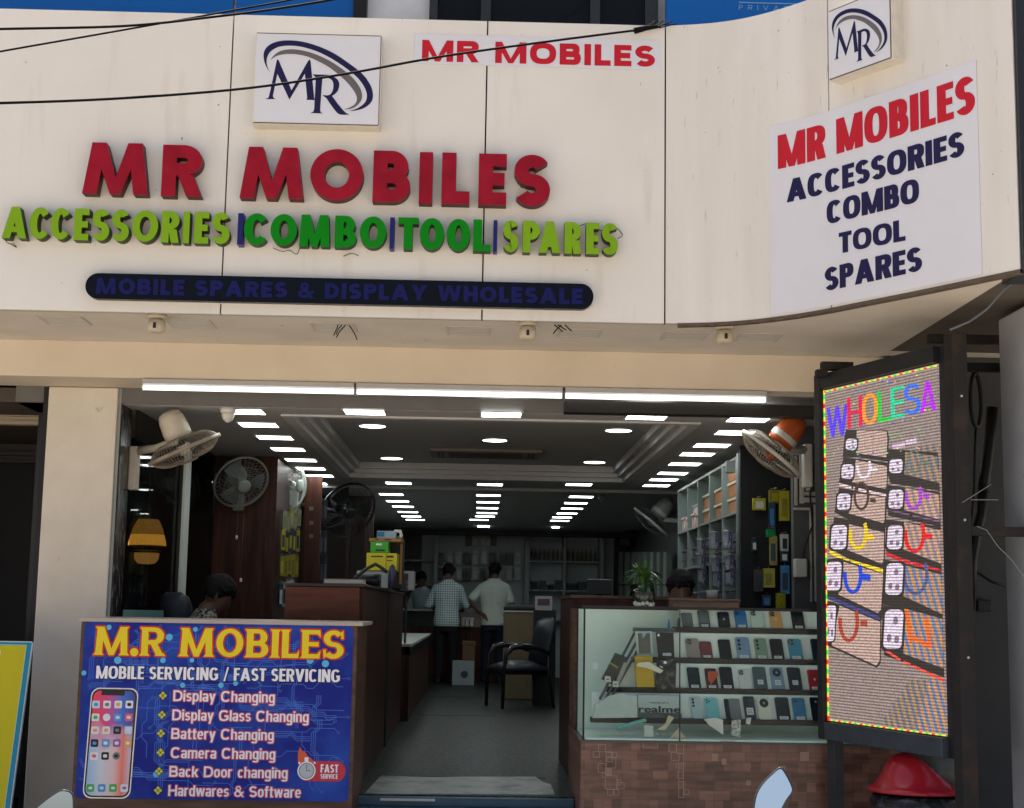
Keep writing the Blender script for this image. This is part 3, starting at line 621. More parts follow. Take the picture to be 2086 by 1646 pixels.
# --- dark pill shaped strip sign
pill = thing('pill_sign', 'long dark navy pill shaped sign with faint blue letters at the fascia bottom', 'sign', (at(690, 600, Y=YF).x, YF, at(690, 635, Y=YF).z))
yy = YF-.05; x0, x1 = at(174, 580, Y=yy).x, at(1209, 606, Y=yy).x; z0, z1 = at(690, 619, Y=yy).z, at(690, 567, Y=yy).z
mb = MB(); slab(mb, rrect(x0, x1, z0, z1, (z1-z0)/2-.001, 14), fl, .004, .05); mb.build('box', mat('navy_box', (.0035, .005, .010, 1), .3, spec=.12), pill)
mb = MB(); slab(mb, rrect(x0-.004, x1+.004, z0-.004, z1+.006, (z1-z0)/2+.002, 14), fl, .002, .0035); mb.build('rim', mat('rim_white', (.7, .7, .7, 1), .4), pill)
mb = MB(); word(mb, 'MOBILE SPARES & DISPLAY WHOLESALE', fl, at(196, 580, Y=yy).x, at(1187, 606, Y=yy).x, z0+(z1-z0)*.19, (z1-z0)*.62, .30, .25, 2.0, .05, .0525, .13, .06); mb.build('lettering', mat('dim_blue_acrylic', (.008, .010, .085, 1), .5, spec=.12, var=.1), pill)
# --- poster on the curved corner
root = thing('corner_poster', 'white poster on the curved corner: red MR MOBILES over navy ACCESSORIES COMBO TOOL SPARES', 'poster', fas(onfas(1780, 500)[0], onfas(1780, 600)[1]))
sa, za = onfas(1571, 640); sb, zb = onfas(2001, 540); _, zc = onfas(1571, 258); _, zd = onfas(2000, 119)
mb = MB(); vs, fs = [], []; qs = [sa+(sb-sa)*i/30 for i in range(31)]
for j, q in enumerate(qs):
    k = j/30; zl = ZS+.012; zh = zc+(zd-zc)*k
    vs += [fas(q, zl, .004), fas(q, zh, .004), fas(q, zh, .001), fas(q, zl, .001)]
    if j:
        for e in range(4): fs.append((4*j-4+e, 4*j+e, 4*j+(e+1) % 4, 4*j-4+(e+1) % 4))
fs += [(0, 1, 2, 3), (123, 122, 121, 120)]
mb._add(vs, fs); mb.build('sheet', SIGNW, root)
def corner(text, l0, l1, top0, m_, a, b, e, gap, nm):
    """l0/l1 = (u, v) of the baseline ends, top0 = v of the top above l0"""
    q0, q1 = onfas(*l0), onfas(*l1); h = onfas(l0[0], top0)[1]-q0[1]; sl = (q1[1]-q0[1])/(q1[0]-q0[0])
    g = lambda u_, v_, t: fas(u_, v_+(u_-q0[0])*sl, t+.003)
    mb = MB(); word(mb, text, g, q0[0], q1[0], q0[1], h, a, b, e, .0012, .004, gap); mb.build(nm, m_, root)
corner('MR MOBILES', (1586, 345), (1988, 228), 277, REDP, .275, .18, 2.6, .075, 'red_lettering')
for t, l0, l1, tp0 in (('ACCESSORIES', (1604, 413), (1966, 317), 367), ('COMBO', (1686, 458), (1874, 411), 412), ('TOOL', (1711, 517), (1846, 490), 475), ('SPARES', (1682, 594), (1880, 551), 547)):
    corner(t, l0, l1, tp0, NAVY, .315, .20, 2.6, .075, 'navy_lettering')
# --- blue board of the office above
root = thing('office_board', 'blue signboard with pale PRIVATE lettering on the floor above, at upper right', 'sign', (upx(1500), YU-.1, ZT-.3))
fb = planeY(YU-.1); x0, x1 = at(1357, 20, Y=YU-.1).x, at(1760, 20, Y=YU-.1).x
mb = MB(); slab(mb, [(x0, ZT-.4), (x1, ZT-.4), (x1, 5.2), (x0, 5.2)], fb, -.06, 0); mb.build('panel', BLUECL, root, bevel=.004)
PALE = mat('pale_blue_print', (.20, .36, .60, 1), .4)
mb = MB(); a = at(1505, 20, Y=YU-.1); word(mb, 'PRIVATE', fb, a.x, at(1622, 20, Y=YU-.1).x, a.z, at(1505, 10, Y=YU-.1).z-a.z, .13, .12, 2, 0, .003, .9); mb.build('lettering', PALE, root)
mb = MB(); a = at(1505, 6, Y=YU-.1); slab(mb, [(a.x, a.z), (at(1622, 5, Y=YU-.1).x, a.z), (at(1622, 5, Y=YU-.1).x, a.z+.006), (a.x, a.z+.006)], fb, 0, .003); mb.build('rule', PALE, root)
# ================================================================== fittings under the soffit
OWH = mat('old_white_plastic', (.48, .42, .31, 1), .45, var=.15, vscale=40); DKP = mat('dark_plastic', (.02, .018, .016, 1), .4)
sp = None
for i, (u, v, lab) in enumerate(((320, 656, 'small yellowed bullet camera under the soffit, left of three, above the pillar side'), (1075, 671, 'small yellowed bullet camera under the soffit, middle of three, above the entrance'), (1476, 678, 'small yellowed bullet camera under the soffit, right of three, near the LED board'))):
    p = at(u, v-14, Z=ZS+.011)
    if sp is None:
        sp = thing('bullet_camera', lab, 'camera', p, 'cameras under the soffit')
        mb = MB(); mb.lathe([(.052, 0), (.052, -.012), (.040, -.020)], p, (0, 0, 1), 20); mb.build('base', OWH, sp)
        mb = MB(); mb.lathe([(.018, -.02), (.044, -.03), (.050, -.06), (.046, -.088), (.032, -.098), (.004, -.100)], p, (0, 0, 1), 22); hd = mb.build('housing', OWH, sp)
        mb = MB(); mb.box(p.x-.008, p.x+.008, p.y-.053, p.y-.04, p.z-.08, p.z-.05); mb.build('lens', DKP, hd)
    else: c = copytree(sp, p-ORG[sp]); c['label'] = lab
DLP = mat('downlight_white', (.54, .51, .47, 1), .5)
dl = None
for i, (u, v) in enumerate(((130, 652), (388, 659), (680, 666), (955, 673), (1180, 678), (1395, 684), (1545, 687))):
    p = at(u, v, Z=ZS+.012); lab = 'unlit square downlight in the soffit, %s of seven from the left' % ORD[i]
    if dl is None:
        dl = thing('square_downlight', lab, 'light', p, 'unlit downlights in the soffit')
        mb = MB(); r, q = .125, .108
        for b4 in ((-r, r, -r, -q), (-r, r, q, r), (-r, -q, -q, q), (q, r, -q, q)): mb.box(p.x+b4[0], p.x+b4[1], p.y+b4[2], p.y+b4[3], p.z-.005, p.z-.001)
        mb.build('frame', mat('dl_frame', (.50, .455, .39, 1), .5), dl); mb = MB(); mb.box(p.x-q, p.x+q, p.y-q, p.y+q, p.z-.003, p.z-.001); mb.build('diffuser', DLP, dl)
    else: c = copytree(dl, p-ORG[dl]); c['label'] = lab
# dangling wires under the soffit
for k, (u, v, lab) in enumerate(((700, 662, 'tuft of cut wires hanging from the soffit left of centre'), (1140, 662, 'short twisted wires at the fascia bottom above the entrance'))):
    mb = MB(); p = at(u, v, Z=ZS-.0)
    for j in range(4):
        a0 = random.uniform(0, 6.28); L = random.uniform(.05, .11)*(1 if k == 0 else .5)
        mb.tube([p+V((.02*j-.03, 0, 0)), p+V((.02*j-.03+.03*math.cos(a0), .02*math.sin(a0), -L*.5)), p+V((.02*j-.03+.05*math.cos(a0), .0, -L))], .0035, 5)
    tag(mb.build('loose_wires', BLACK), lab, 'wire')
# three tube lights in a row under the beam
TUBE = emit('tube_glow', (1, .98, .95, 1), 2.6/EXPO)
tb = None
for i, (ua, ub, lab) in enumerate(((286, 721, 'long white tube light under the beam, left of the three'), (724, 1147, 'long white tube light under the beam, middle of the three'), (1151, 1564, 'long white tube light under the beam, right of the three above the black rail'))):
    xa, xb = at(ua, 796, Y=.47).x, at(ub, 806, Y=.47).x; za = at((ua+ub)/2, 0.0217*((ua+ub)/2)+782, Y=.47).z
    zt_ = ZB-.003
    r = thing('tube_light', lab, 'light', ((xa+xb)/2, .54, zt_), 'tube lights under the beam')
    mb = MB(); mb.box(xa+.002, xb-.002, .485, .555, zt_-.030, zt_); mb.build('fixture', mat('fixture_white', (.42, .41, .40, 1), .4), r, bevel=.003)
    mb = MB(); mb.tube([(xa+.006, .52, zt_-.050), (xb-.006, .52, zt_-.050)], .0150, 12); mb.build('tube', TUBE, r)
    mb = MB()
    for xx in (xa+.0, xb-.005): mb.box(xx, xx+.005, .50, .54, zt_-.068, zt_-.031)
    mb.build('socket', mat('socket_grey', (.4, .4, .4, 1), .5), r)
# ================================================================== ceiling lights
PAN = emit('panel_glow', (.93, 1, .98, 1), 12.0/EXPO); RND = emit('round_glow', (.93, .97, 1, 1), 8.0/EXPO)
FRM = mat('panel_frame', (.5, .5, .5, 1), .4)
def cpanel(x, y, z, lab, grp, w=.125, d=.115):
    r = thing('ceiling_light', lab, 'light', (x, y, z), grp)
    mb = MB(); t = .012
    for b4 in ((-w-t, w+t, -d-t, -d), (-w-t, w+t, d, d+t), (-w-t, -w, -d, d), (w, w+t, -d, d)): mb.box(x+b4[0], x+b4[1], y+b4[2], y+b4[3], z-.008, z-.0005)
    mb.build('frame', FRM, r); mb = MB(); mb.box(x-w, x+w, y-d, y+d, z-.006, z-.0005); mb.build('diffuser', PAN, r); return r
def rows(pts, z, name, grp):
    for i, (u, v) in enumerate(pts):
        p = at(u, v, Z=z); cpanel(p.x, p.y, z, 'lit ceiling panel, %s from the street in the %s' % (ORD[i], name), grp)
rows([(497, 837), (527, 864), (560, 890), (587, 914), (613, 936), (633, 953), (651, 968), (640, 984)], ZC, 'left front row', 'lit panels of the left front row')
rows([(1524, 853), (1497, 880), (1450, 906), (1420, 924), (1395, 944), (1370, 963), (1352, 976), (1337, 988)], ZC, 'right front row', 'lit panels of the right front row')
for (u, v, lab) in ((743, 838, 'lit ceiling panel just inside the entrance, left of the middle'), (1021, 843, 'lit ceiling panel just inside the entrance, in the middle'), (1317, 848, 'lit ceiling panel just inside the entrance, right of the middle'),
                    (812, 983, 'lit ceiling panel behind the ceiling recess, leftmost of three'), (998, 986, 'lit ceiling panel behind the ceiling recess, middle of three'), (1179, 986, 'lit ceiling panel behind the ceiling recess, rightmost of three')):
    p = at(u, v, Z=ZC); cpanel(p.x, p.y, ZC, lab, 'lit panels along the ceiling recess')
Z2 = ZC-.03
rows([(797, 1006), (810, 1020), (821, 1031), (831, 1042), (838, 1051), (846, 1058)], Z2, 'far left row', 'lit panels of the far left row')
rows([(995, 1008), (994, 1022), (993, 1034), (992, 1044), (988, 1051), (976, 1058)], Z2, 'far middle row', 'lit panels of the far middle row')
rows([(1184, 1011), (1173, 1024), (1165, 1035), (1155, 1045), (1145, 1053), (1140, 1060)], Z2, 'far right row', 'lit panels of the far right row')
for i, (u, v, lab) in enumerate(((985, 1072, 'narrow lit lamp on the ceiling farthest back, in the middle'), (1132, 1074, 'short lit lamp on the ceiling farthest back, at the right'))):
    p = at(u, v, Z=Z2-.006); mb = MB(); hw = .085 if i == 0 else .05; mb.box(p.x-hw, p.x+hw, p.y-.05, p.y+.05, Z2-.018, Z2-.0005); tag(mb.build('ceiling_lamp', PAN), lab, 'light')
ZT_ = ZC+.13
for (u, v, lab) in ((759, 866, 'round lit downlight in the recess, nearest on the left'), (1008, 895, 'round lit downlight in the recess, single one in the middle'), (1260, 875, 'round lit downlight in the recess, nearest on the right'),
                    (798, 932, 'round lit downlight in the recess, front one of the rear left pair'), (811, 949, 'round lit downlight in the recess, rear one of the rear left pair'), (1211, 940, 'round lit downlight in the recess, front one of the rear right pair'), (1201, 954, 'round lit downlight in the recess, rear one of the rear right pair')):
    p = at(u, v, Z=ZT_); r = thing('round_downlight', lab, 'light', p, 'round downlights of the ceiling recess')
    mb = MB(); mb.lathe([(.115, -.001), (.115, -.008), (.098, -.010), (.098, -.002)], p, (0, 0, 1), 28); mb.build('rim', FRM, r)
    mb = MB(); mb.lathe([(.097, -.0015), (.097, -.011), (.05, -.013)], p, (0, 0, 1), 28); mb.build('diffuser', RND, r)
# cassette air conditioner
p = at(990, 921, Z=ZT_); r = thing('cassette_air_conditioner', 'long dark slotted air conditioner cassette in the ceiling recess', 'air conditioner', p)
x0, x1 = at(878, 921, Z=ZT_).x, at(1103, 921, Z=ZT_).x
mb = MB(); mb.box(x0, x1, p.y-.30, p.y+.30, p.z-.03, p.z-.001); mb.build('panel', mat('ac_grey', (.22, .20, .18, 1), .5), r, bevel=.008)
mb = MB(); mb.box(x0+.16, x1-.16, p.y-.2, p.y+.2, p.z-.033, p.z-.0301); mb.build('grille', mat('ac_grille', (.10, .085, .075, 1), .6), r)
for xx in (x0+.09, x1-.09):
    mb = MB()
    for k in (-.018, .018): mb.box(xx+k-.011, xx+k+.011, p.y-.2, p.y+.2, p.z-.0335, p.z-.0301)
    mb.build('outlet', BLACK, r)
# dome cameras
for (u, v, z, s, lab, m_) in ((467, 819, ZC, 1, 'white dome camera on the ceiling near the left wall', mat('dome_white', (.6, .58, .55, 1), .35)), (1227, 1006, Z2, .9, 'dark hanging camera on the ceiling at the right rear', mat('dome_grey', (.10, .10, .10, 1), .4))):
    p = at(u, v, Z=z) if u > 600 else at(u, v, Y=1.0); zz = z if u > 600 else ZC
    if u < 600: p = V((p.x, .98, ZC))
    r = thing('dome_camera', lab, 'camera', (p.x, p.y, zz))
    mb = MB(); mb.lathe([(.048*s, 0), (.05*s, -.03*s), (.044*s, -.036*s)], (p.x, p.y, zz), (0, 0, 1), 22); mb.build('base', m_, r)
    mb = MB(); mb.lathe([(.042*s, -.036*s), (.040*s, -.055*s), (.030*s, -.08*s), (.012*s, -.095*s), (.001, -.097*s)], (p.x, p.y, zz), (0, 0, 1), 22); mb.build('dome', m_, r)
# ================================================================== left side of the interior
MOS = mix2('mosaic_strip', (.018, .013, .012, 1), (.14, .13, .13, 1), scale=9, stretch=(1, 4, 1.1), lo=.56, hi=.60, rough=.25, detail=2)
mb = MB(); mb.box(xr+.025, xr+.03, YP+.02, 1.17, -.3, ZC-.002); mb.build('mosaic_strip', MOS, bld)
mb = MB(); mb.box(-2.208, -2.19, 1.18, 4.0, -.0, ZC-.002); mb.build('dark_glass_wall', glassmat('dark_pane', (.62, .65, .64, 1), .3), bld)
yb = 4.02; xb0, xb1 = -2.19, at(562, 1050, Y=yb).x
mb = MB(); mb.box(xb0, xb1, yb, yb+.06, 0, ZC-.002); mb.box(xb1-.03, xb1, yb+.061, 5.7, 0, ZC-.002); mb.build('brown_panel', WOODD, bld)
STRIP = mat('pale_strip', (.62, .66, .62, 1), .4)
for (u, v0, v1, lab, uu) in ((425, 920, 1190, 'tall pale vertical strip left of the brown wall panel', 433), (375, 945, 1215, 'tall pale vertical strip in the dark glass wall, near the pillar', 383)):
    yy = 3.9 if u > 400 else 3.2
    a = at(u, 1000, Y=yy); b4 = at(uu+1, 1000, Y=yy); mb = MB()
    if u > 400: mb.box(a.x, b4.x, yy, yy+.03, .0, ZC-.03)
    else: mb.box(-2.188, -2.17, at(u-1, 1000, X=-2.18).y, at(uu+2, 1000, X=-2.18).y, .0, ZC-.03); tag(mb.build('wall_strip', STRIP), lab, 'strip')
yy = 5.75; xa, xb_ = at(617, 1100, Y=yy).x, at(652, 1100, Y=yy).x
mb = MB(); mb.box(xa, xb_, yy, yy+.05, 0, ZC-.002); mb.build('brown_pier', WOODD, bld)
mb = MB(); mb.box(-1.735, -1.70, 4.09, 5.74, 0.2, ZC-.01); mb.build('accessory_wall', mat('accessory_panel', (.05, .05, .05, 1), .5), bld)
sq = MB()
for v in (1036, 1065, 1092): q = at(634, v, Y=yy-.002); sq.box(q.x-.018, q.x+.018, yy-.006, yy-.001, q.z-.018, q.z+.018)
sq.build('pier_inlay', mat('inlay_grey', (.14, .11, .09, 1), .4), bld)
# lamp added behind the dark glass, standing in for an amber reflection
lp = at(300, 1105, Y=2.4); r = thing('reflected_lamp', 'glowing amber lampshade with dark ornate rim, added behind the dark glass to imitate a reflection', 'lamp', (lp.x, 2.4, lp.z))
AMB = emit('amber_glow', (1, .42, .05, 1), .95/EXPO, base=(.3, .2, .08, 1)); AMB2 = emit('amber_glow_low', (1, .45, .10, 1), .45/EXPO, base=(.3, .2, .1, 1))
mb = MB(); mb.lathe([(.135, -.02), (.128, .02), (.118, .055)], lp, (0, 0, 1), 28); mb.build('lamp_shade', AMB, r)
mb = MB(); mb.lathe([(.1178, .056), (.105, .10), (.088, .14), (.07, .165)], lp, (0, 0, 1), 28); mb.build('shade_top', emit('amber_dim', (1, .42, .06, 1), .30/EXPO, base=(.3, .2, .08, 1)), r)
mb = MB(); mb.lathe([(.128, -.022), (.14, -.035), (.132, -.055), (.11, -.06)], lp, (0, 0, 1), 28); 
for k in range(16): q = k*math.pi/8; mb.ball(lp+V((.135*math.cos(q), .135*math.sin(q), -.042)), .014, 8)
mb.build('rim', mat('ornate_dark', (.05, .02, .012, 1), .3), r)
mb = MB(); mb.lathe([(.09, -.075), (.085, -.12), (.06, -.15), (.02, -.155)], lp, (0, 0, 1), 28); mb.build('lower_bowl', AMB2, r)
mb = MB(); mb.tube([lp+V((0, 0, .165)), (lp.x, lp.y, ZC-.003)], .003, 6); mb.build('cord', mat('cord_grey', (.3, .3, .3, 1), .5), r)
# ================================================================== wall fans
def fan(lab, u, v, Y, axis, rad, bracket, motor_mat, cage_mat, blade_mat, roll=0.0, grp='wall fans', cord=None, motor_len=.22, mat2=None, wires=34):
    """axis = direction the fan blows; bracket = wall point (world)"""
    c = at(u, v, Y=Y); ax = V(axis).normalized(); r = thing('wall_fan', lab, 'fan', c, grp)
    q = ax.to_track_quat('Z', 'Y').to_matrix().to_4x4(); M = Matrix.Translation(c) @ q @ Matrix.Rotation(roll, 4, 'Z')
    def new(): b = MB(); b.X = M; return b
    fr, bk = .075, -.078
    def wire(b, hz, hub):
        for k in range(wires):
            t = 2*math.pi*k/wires; pts = []
            for j in range(6):
                s = j/5; rr = hub+(rad-hub)*s; z = hz*(1-s**3.2)
                pts.append((rr*math.cos(t+.25*(1-s)), rr*math.sin(t+.25*(1-s)), z))
            b.tube(pts, .0014 if wires < 40 else .0021, 3)
        for s in (.45, .72): b.tube([(rad*s*math.cos(k*math.pi/18), rad*s*math.sin(k*math.pi/18), hz*(1-((rad*s-hub)/(rad-hub))**3.2)) for k in range(36)], .0016, 4, closed=True)
    b = new(); wire(b, fr, .05); b.lathe([(.058, fr-.004), (.058, fr+.006), (.045, fr+.010), (.002, fr+.011)], (0, 0, 0), (0, 0, 1), 22); b.build('front_guard', cage_mat, r)
    b = new(); wire(b, bk, .07); b.build('rear_guard', cage_mat, r)
    b = new(); b.lathe([(rad-.004, -.012), (rad+.007, -.012), (rad+.009, 0), (rad+.007, .012), (rad-.004, .012)], (0, 0, 0), (0, 0, 1), 48, caps=False); b.build('guard_ring', mat2 or cage_mat, r)
    b = new(); b.lathe([(.001, .035), (.035, .030), (.045, .0), (.045, -.03)], (0, 0, 0), (0, 0, 1), 20); b.build('hub', motor_mat, r)
    for k in range(3):
        b = new(); t0 = 2*math.pi*k/3; vs, fs = [], []
        for i in range(8):
            s = i/7; rr = .04+(rad*.88-.04)*s; wd = .35+.55*math.sin(min(1, s*1.25)*math.pi*.62)
            for j in range(6):
                t = t0+wd*(j/5-.35); vs.append((rr*math.cos(t), rr*math.sin(t), .022*(j/5-.5)*2*(1-.35*s)))
        for i in range(7):
            for j in range(5): fs.append((i*6+j, i*6+6+j, i*6+7+j, i*6+1+j))
        n = len(vs); vs2 = [(x, y, z-.003) for x, y, z in vs]; fs2 = [tuple(n+i for i in f[::-1]) for f in fs]
        b._add(vs+vs2, fs+fs2, True); b.build('blade', blade_mat, r)
    b = new(); L = motor_len; b.lathe([(.05, bk+.0), (.085, bk-.01), (.088, bk-.05), (.082, bk-L*.7), (.066, bk-L*.92), (.03, bk-L), (.001, bk-L-.002)], (0, 0, 0), (0, 0, 1), 26); mo = b.build('motor', motor_mat, r)
    if mat2:
        b = new(); b.lathe([(.090, bk-.04), (.0905, bk-.075), (.086, bk-.08)], (0, 0, 0), (0, 0, 1), 26, caps=False); b.build('motor_band', mat2, mo)
    base = M @ V((0, 0, bk-.07)); w = V(bracket); d = V((w.x, w.y, base.z-.06)) if abs(w.z-base.z) > .02 else w
    b = MB(); b.tube([base, base+V((0, 0, -.085)), base.lerp(V((w.x, w.y, w.z+.08)), .45)+V((0, 0, -.06)), V((w.x, w.y, w.z+.08))], [.03, .028, .026, .03], 8)
    b.build('arm', mat2 or motor_mat, r)
    b = MB(); s = .028; dx = V((0, 1, 0)) if abs(w.x-c.x) > abs(w.y-c.y) else V((1, 0, 0)); nx = V((1, 0, 0)) if dx.y else V((0, 1, 0))
    b.obox(w-nx*0+V((0, 0, -.03)), dx*.045, nx*s, V((0, 0, .14))); b.build('wall_plate', mat2 or motor_mat, r, bevel=.012)
    if cord:
        for k, (du, L) in enumerate(cord):
            e = w+V((du, -.03, -.17)); b = MB(); b.tube([e, e+V((0, 0, -L))], .0022, 5); pc = b.build('pull_cord', mat('cord_brown', (.12, .1, .09, 1), .6), r)
            b = MB(); b.lathe([(.004, 0), (.010, -.006), (.010, -.028), (.004, -.034)], e+V((0, 0, -L)), (0, 0, 1), 10); b.build('cord_knob', WHITEP, pc)
    return r
FCREAM = mat('fan_cream', (.50, .45, .36, 1), .4, var=.10, vscale=20); FCAGE = mat('fan_cage_dusty', (.26, .22, .17, 1), .5, var=.2); FGREY = mat('fan_grey', (.20, .21, .205, 1), .4); FBLK = mat('fan_black', (.018, .018, .02, 1), .35); FBLADE = mat('fan_blade_grey', (.16, .155, .14, 1), .35)
FORG = mat('fan_orange', (.38, .075, .018, 1), .35); FWHT = mat('fan_white', (.52, .50, .46, 1), .4)
fan('dusty cream wall fan tilted down, on the left jamb by the pillar', 376, 916, 1.05, (.40, .14, -.86), .235, (xr+.055, 1.2, at(290, 945, Y=1.2).z), FCREAM, FCAGE, FBLADE, wires=60, motor_len=.185)
fan('grey wall fan facing the street on the brown panel', 491, 982, 3.75, (.46, -.72, -.52), .225, (at(487, 1020, Y=4.0).x, 3.985, at(487, 1000, Y=4.0).z), FGREY, FGREY, mat('fan_blade_clear', (.11, .13, .13, 1), .35), cord=((.0, .20), (.05, .55)))
fan('pale grey wall fan seen from its side, right of the brown panel', 596, 990, 4.9, (.88, -.42, -.05), .20, (-1.66, 5.0, at(590, 1010, X=-1.66).z), mat('fan_pale', (.42, .46, .43, 1), .4), mat('fan_pale', (.42, .46, .43, 1), .4), mat('fan_pale', (.42, .46, .43, 1), .4))
fan('black wall fan barely visible in the dark left rear', 708, 1040, 6.6, (.50, -.72, -.5), .30, (-2.18, 6.9, at(650, 1030, Y=6.9).z), FBLK, FBLK, FBLK)
fan('dusty wall fan with orange and white motor, beside the LED board', 1570, 925, 1.0, (-.60, .12, -.76), .225, (2.12, 1.15, at(1652, 940, Y=1.15).z), FORG, FCAGE, FBLADE, mat2=FWHT, wires=60)
fan('dark fan with broad guard, hanging behind the orange one', 1578, 958, 2.6, (-.35, -.5, -.78), .25, (2.35, 2.8, at(1640, 960, Y=2.8).z), FBLK, mat('fan_cage_dark', (.07, .065, .06, 1), .5), mat('fan_blade_dark', (.05, .05, .05, 1), .4))
fan('grey wall fan tilted down at the right rear, above the plant', 1327, 1064, 6.9, (-.62, .1, -.76), .225, (2.38, 7.0, at(1376, 1075, Y=7.0).z), FGREY, mat('fan_cage_mid', (.12, .13, .13, 1), .5), FBLADE, mat2=mat('fan_lightgrey', (.38, .40, .39, 1), .4))
# ================================================================== right side: cubby shelf, black pegboard, pale strips
SH = mat('shelf_mint', (.20, .26, .25, 1), .45, var=.03); SX = 1.93
ya, yb2 = at(1500, 1100, X=SX).y, at(1381, 1100, X=SX).y
root = thing('cubby_shelf', 'pale mint cubby shelf along the right wall with stock in its bays', 'shelf', (2.2, (ya+yb2)/2, 0))
ztop = at(1490, 938, X=SX).z; ztop = min(ztop, 2.26); n = 5; dy = (yb2-ya)/n
mb = MB()
for k in range(n+1): mb.box(SX, 2.40, ya+dy*k-.012, ya+dy*k+.012, .4, ztop)
mb.build('divider', SH, root)
zsh = [ztop, at(1440, 1065, X=SX+.0).z, at(1440, 1150, X=SX).z, at(1440, 1228, X=SX).z-.12, .4]
mb = MB()
for z in zsh: mb.box(SX, 2.40, ya, yb2, z-.010, z+.010)
mb.build('board', mat('shelf_board', (.22, .25, .24, 1), .5), root)
mb = MB(); mb.box(2.401, 2.418, ya, yb2, .4, ztop); mb.build('back', mat('shelf_back', (.25, .32, .31, 1), .45, var=.03), root)
mb = MB(); mb.box(SX-.0, 2.40, ya-.10, ya-.014, .0, ztop+.03); mb.build('end_post', mat('shelf_post', (.06, .075, .08, 1), .4), root)
def crate(name, lab, cat, c, w, d, h, m_, rim=None, grp=None, lidm=None):
    r = thing(name, lab, cat, (c[0], c[1], c[2]), grp)
    b = MB(); x, y, z = c; b.loft([((x, y, z), (w*.46, 0, 0), (0, d*.46, 0)), ((x, y, z+h*.8), (w*.5, 0, 0), (0, d*.5, 0))], 4) if False else b.box(x-w/2, x+w/2, y-d/2, y+d/2, z, z+h*.80)
    b.build('body', m_, r, bevel=.006); b = MB(); b.box(x-w/2-.010, x+w/2+.010, y-d/2-.010, y+d/2+.010, z+h*.805, z+h); b.build('lid', lidm or rim or m_, r, bevel=.004); return r
ORT = mat('orange_tub', (.36, .13, .025, 1), .4, var=.12); CRL = mat('cream_lid', (.55, .48, .36, 1), .45); PKT = mix2('pink_print_box', (.42, .16, .14, 1), (.62, .58, .52, 1), scale=20, lo=.45, hi=.55, rough=.5); DKB = mix2('dark_stock_box', (.03, .03, .05, 1), (.10, .10, .14, 1), scale=16, lo=.5, hi=.6, rough=.5); 
z1 = zsh[1]+.012
tubs = [(0, 0, 'yellowish'), (0, 1, ''), (0, 2, ''), (1, 0, ''), (1, 1, ''), (2, 0, ''), (2, 1, '')]
for bay, lev, _ in tubs:
    y = ya+dy*(bay+.5)
    crate('storage_tub', 'orange tub with cream lid, %s in the %s bay of the mint shelf' % (('bottom', 'second one up', 'top')[lev], ('nearest', 'second', 'third')[bay]), 'tub', (SX+.14, y, z1+lev*.125), .20, dy*.78, .12, ORT, grp='orange tubs on the mint shelf', lidm=CRL)
for bay in (3, 4):
    for k in range(2):
        y = ya+dy*(bay+.5)+(k-.5)*dy*.42
        crate('carton', 'small pink and white carton, %s in the %s bay of the mint shelf' % (('front', 'rear')[k], ('fourth', 'farthest')[bay-3]), 'carton', (SX+.10, y, z1), .14, dy*.36, .13 if k else .11, PKT, grp='small cartons on the mint shelf')
crate('carton', 'white carton lying on the pink ones in the mint shelf', 'carton', (SX+.12, ya+dy*3.5, z1+.131), .16, dy*.7, .07, mat('white_carton', (.5, .45, .42, 1), .5))
def packet(name, lab, cat, c, nrm, w, h, d, m_card, m_in, grp=None, hook=True):
    """hanging retail packet: card, window, peg"""
    c = V(c); nrm = V(nrm).normalized(); s = V((0, 0, 1)).cross(nrm).normalized()*-1
    r = thing(name, lab, cat, c, grp); b = MB(); b.obox(c+V((0, 0, -h/2)), s*w/2, nrm*d/2, V((0, 0, h/2))); b.build('box', m_card, r, bevel=.002)
    b = MB(); b.obox(c+V((0, 0, -h*.56))+nrm*(d/2+.001), s*w*.30, nrm*.0008, V((0, 0, h*.30))); b.build('window', m_in, r)
    if hook: b = MB(); b.tube([c+V((0, 0, .012))-nrm*.06, c+V((0, 0, .012))+nrm*(d/2+.03)], .003, 5); b.build('peg', mat('peg_steel', (.4, .4, .4, 1), .3, metal=.8), r)
    return r
# small boxed goods hanging in front of the shelf, on the low bays
VIO = mix2('violet_pack', (.035, .035, .075, 1), (.20, .21, .27, 1), scale=60, stretch=(1, 1, .3), lo=.56, hi=.6, rough=.4); WIN = mat('pack_window', (.34, .38, .42, 1), .25, var=.3, vscale=60)
k = 0
for (u, v) in ((1428, 1115), (1456, 1100), (1482, 1098), (1428, 1145), (1458, 1150), (1486, 1145), (1430, 1172), (1460, 1178), (1487, 1172)):
    p = at(u, v-14, X=SX-.02)
    packet('blister_pack', 'dark violet pack hanging before the mint shelf, %s row, %s' % (('upper', 'middle', 'lower')[k//3], ('left', 'middle', 'right')[k % 3]), 'pack', p, (-1, 0, 0), .26, .13, .03, VIO, WIN, 'violet packs before the mint shelf'); k += 1
for bay in range(3):
    for lev in range(2): crate('carton', 'dark stock carton, %s in bay %s of the low row of the mint shelf' % (('lower', 'upper')[lev], ('two', 'four', 'five')[bay]), 'carton', (SX+.14, ya+dy*((1, 3, 4)[bay]+.5), zsh[2]+.012+lev*.085), .2, dy*.8, .08, DKB, grp='dark cartons in the mint shelf')
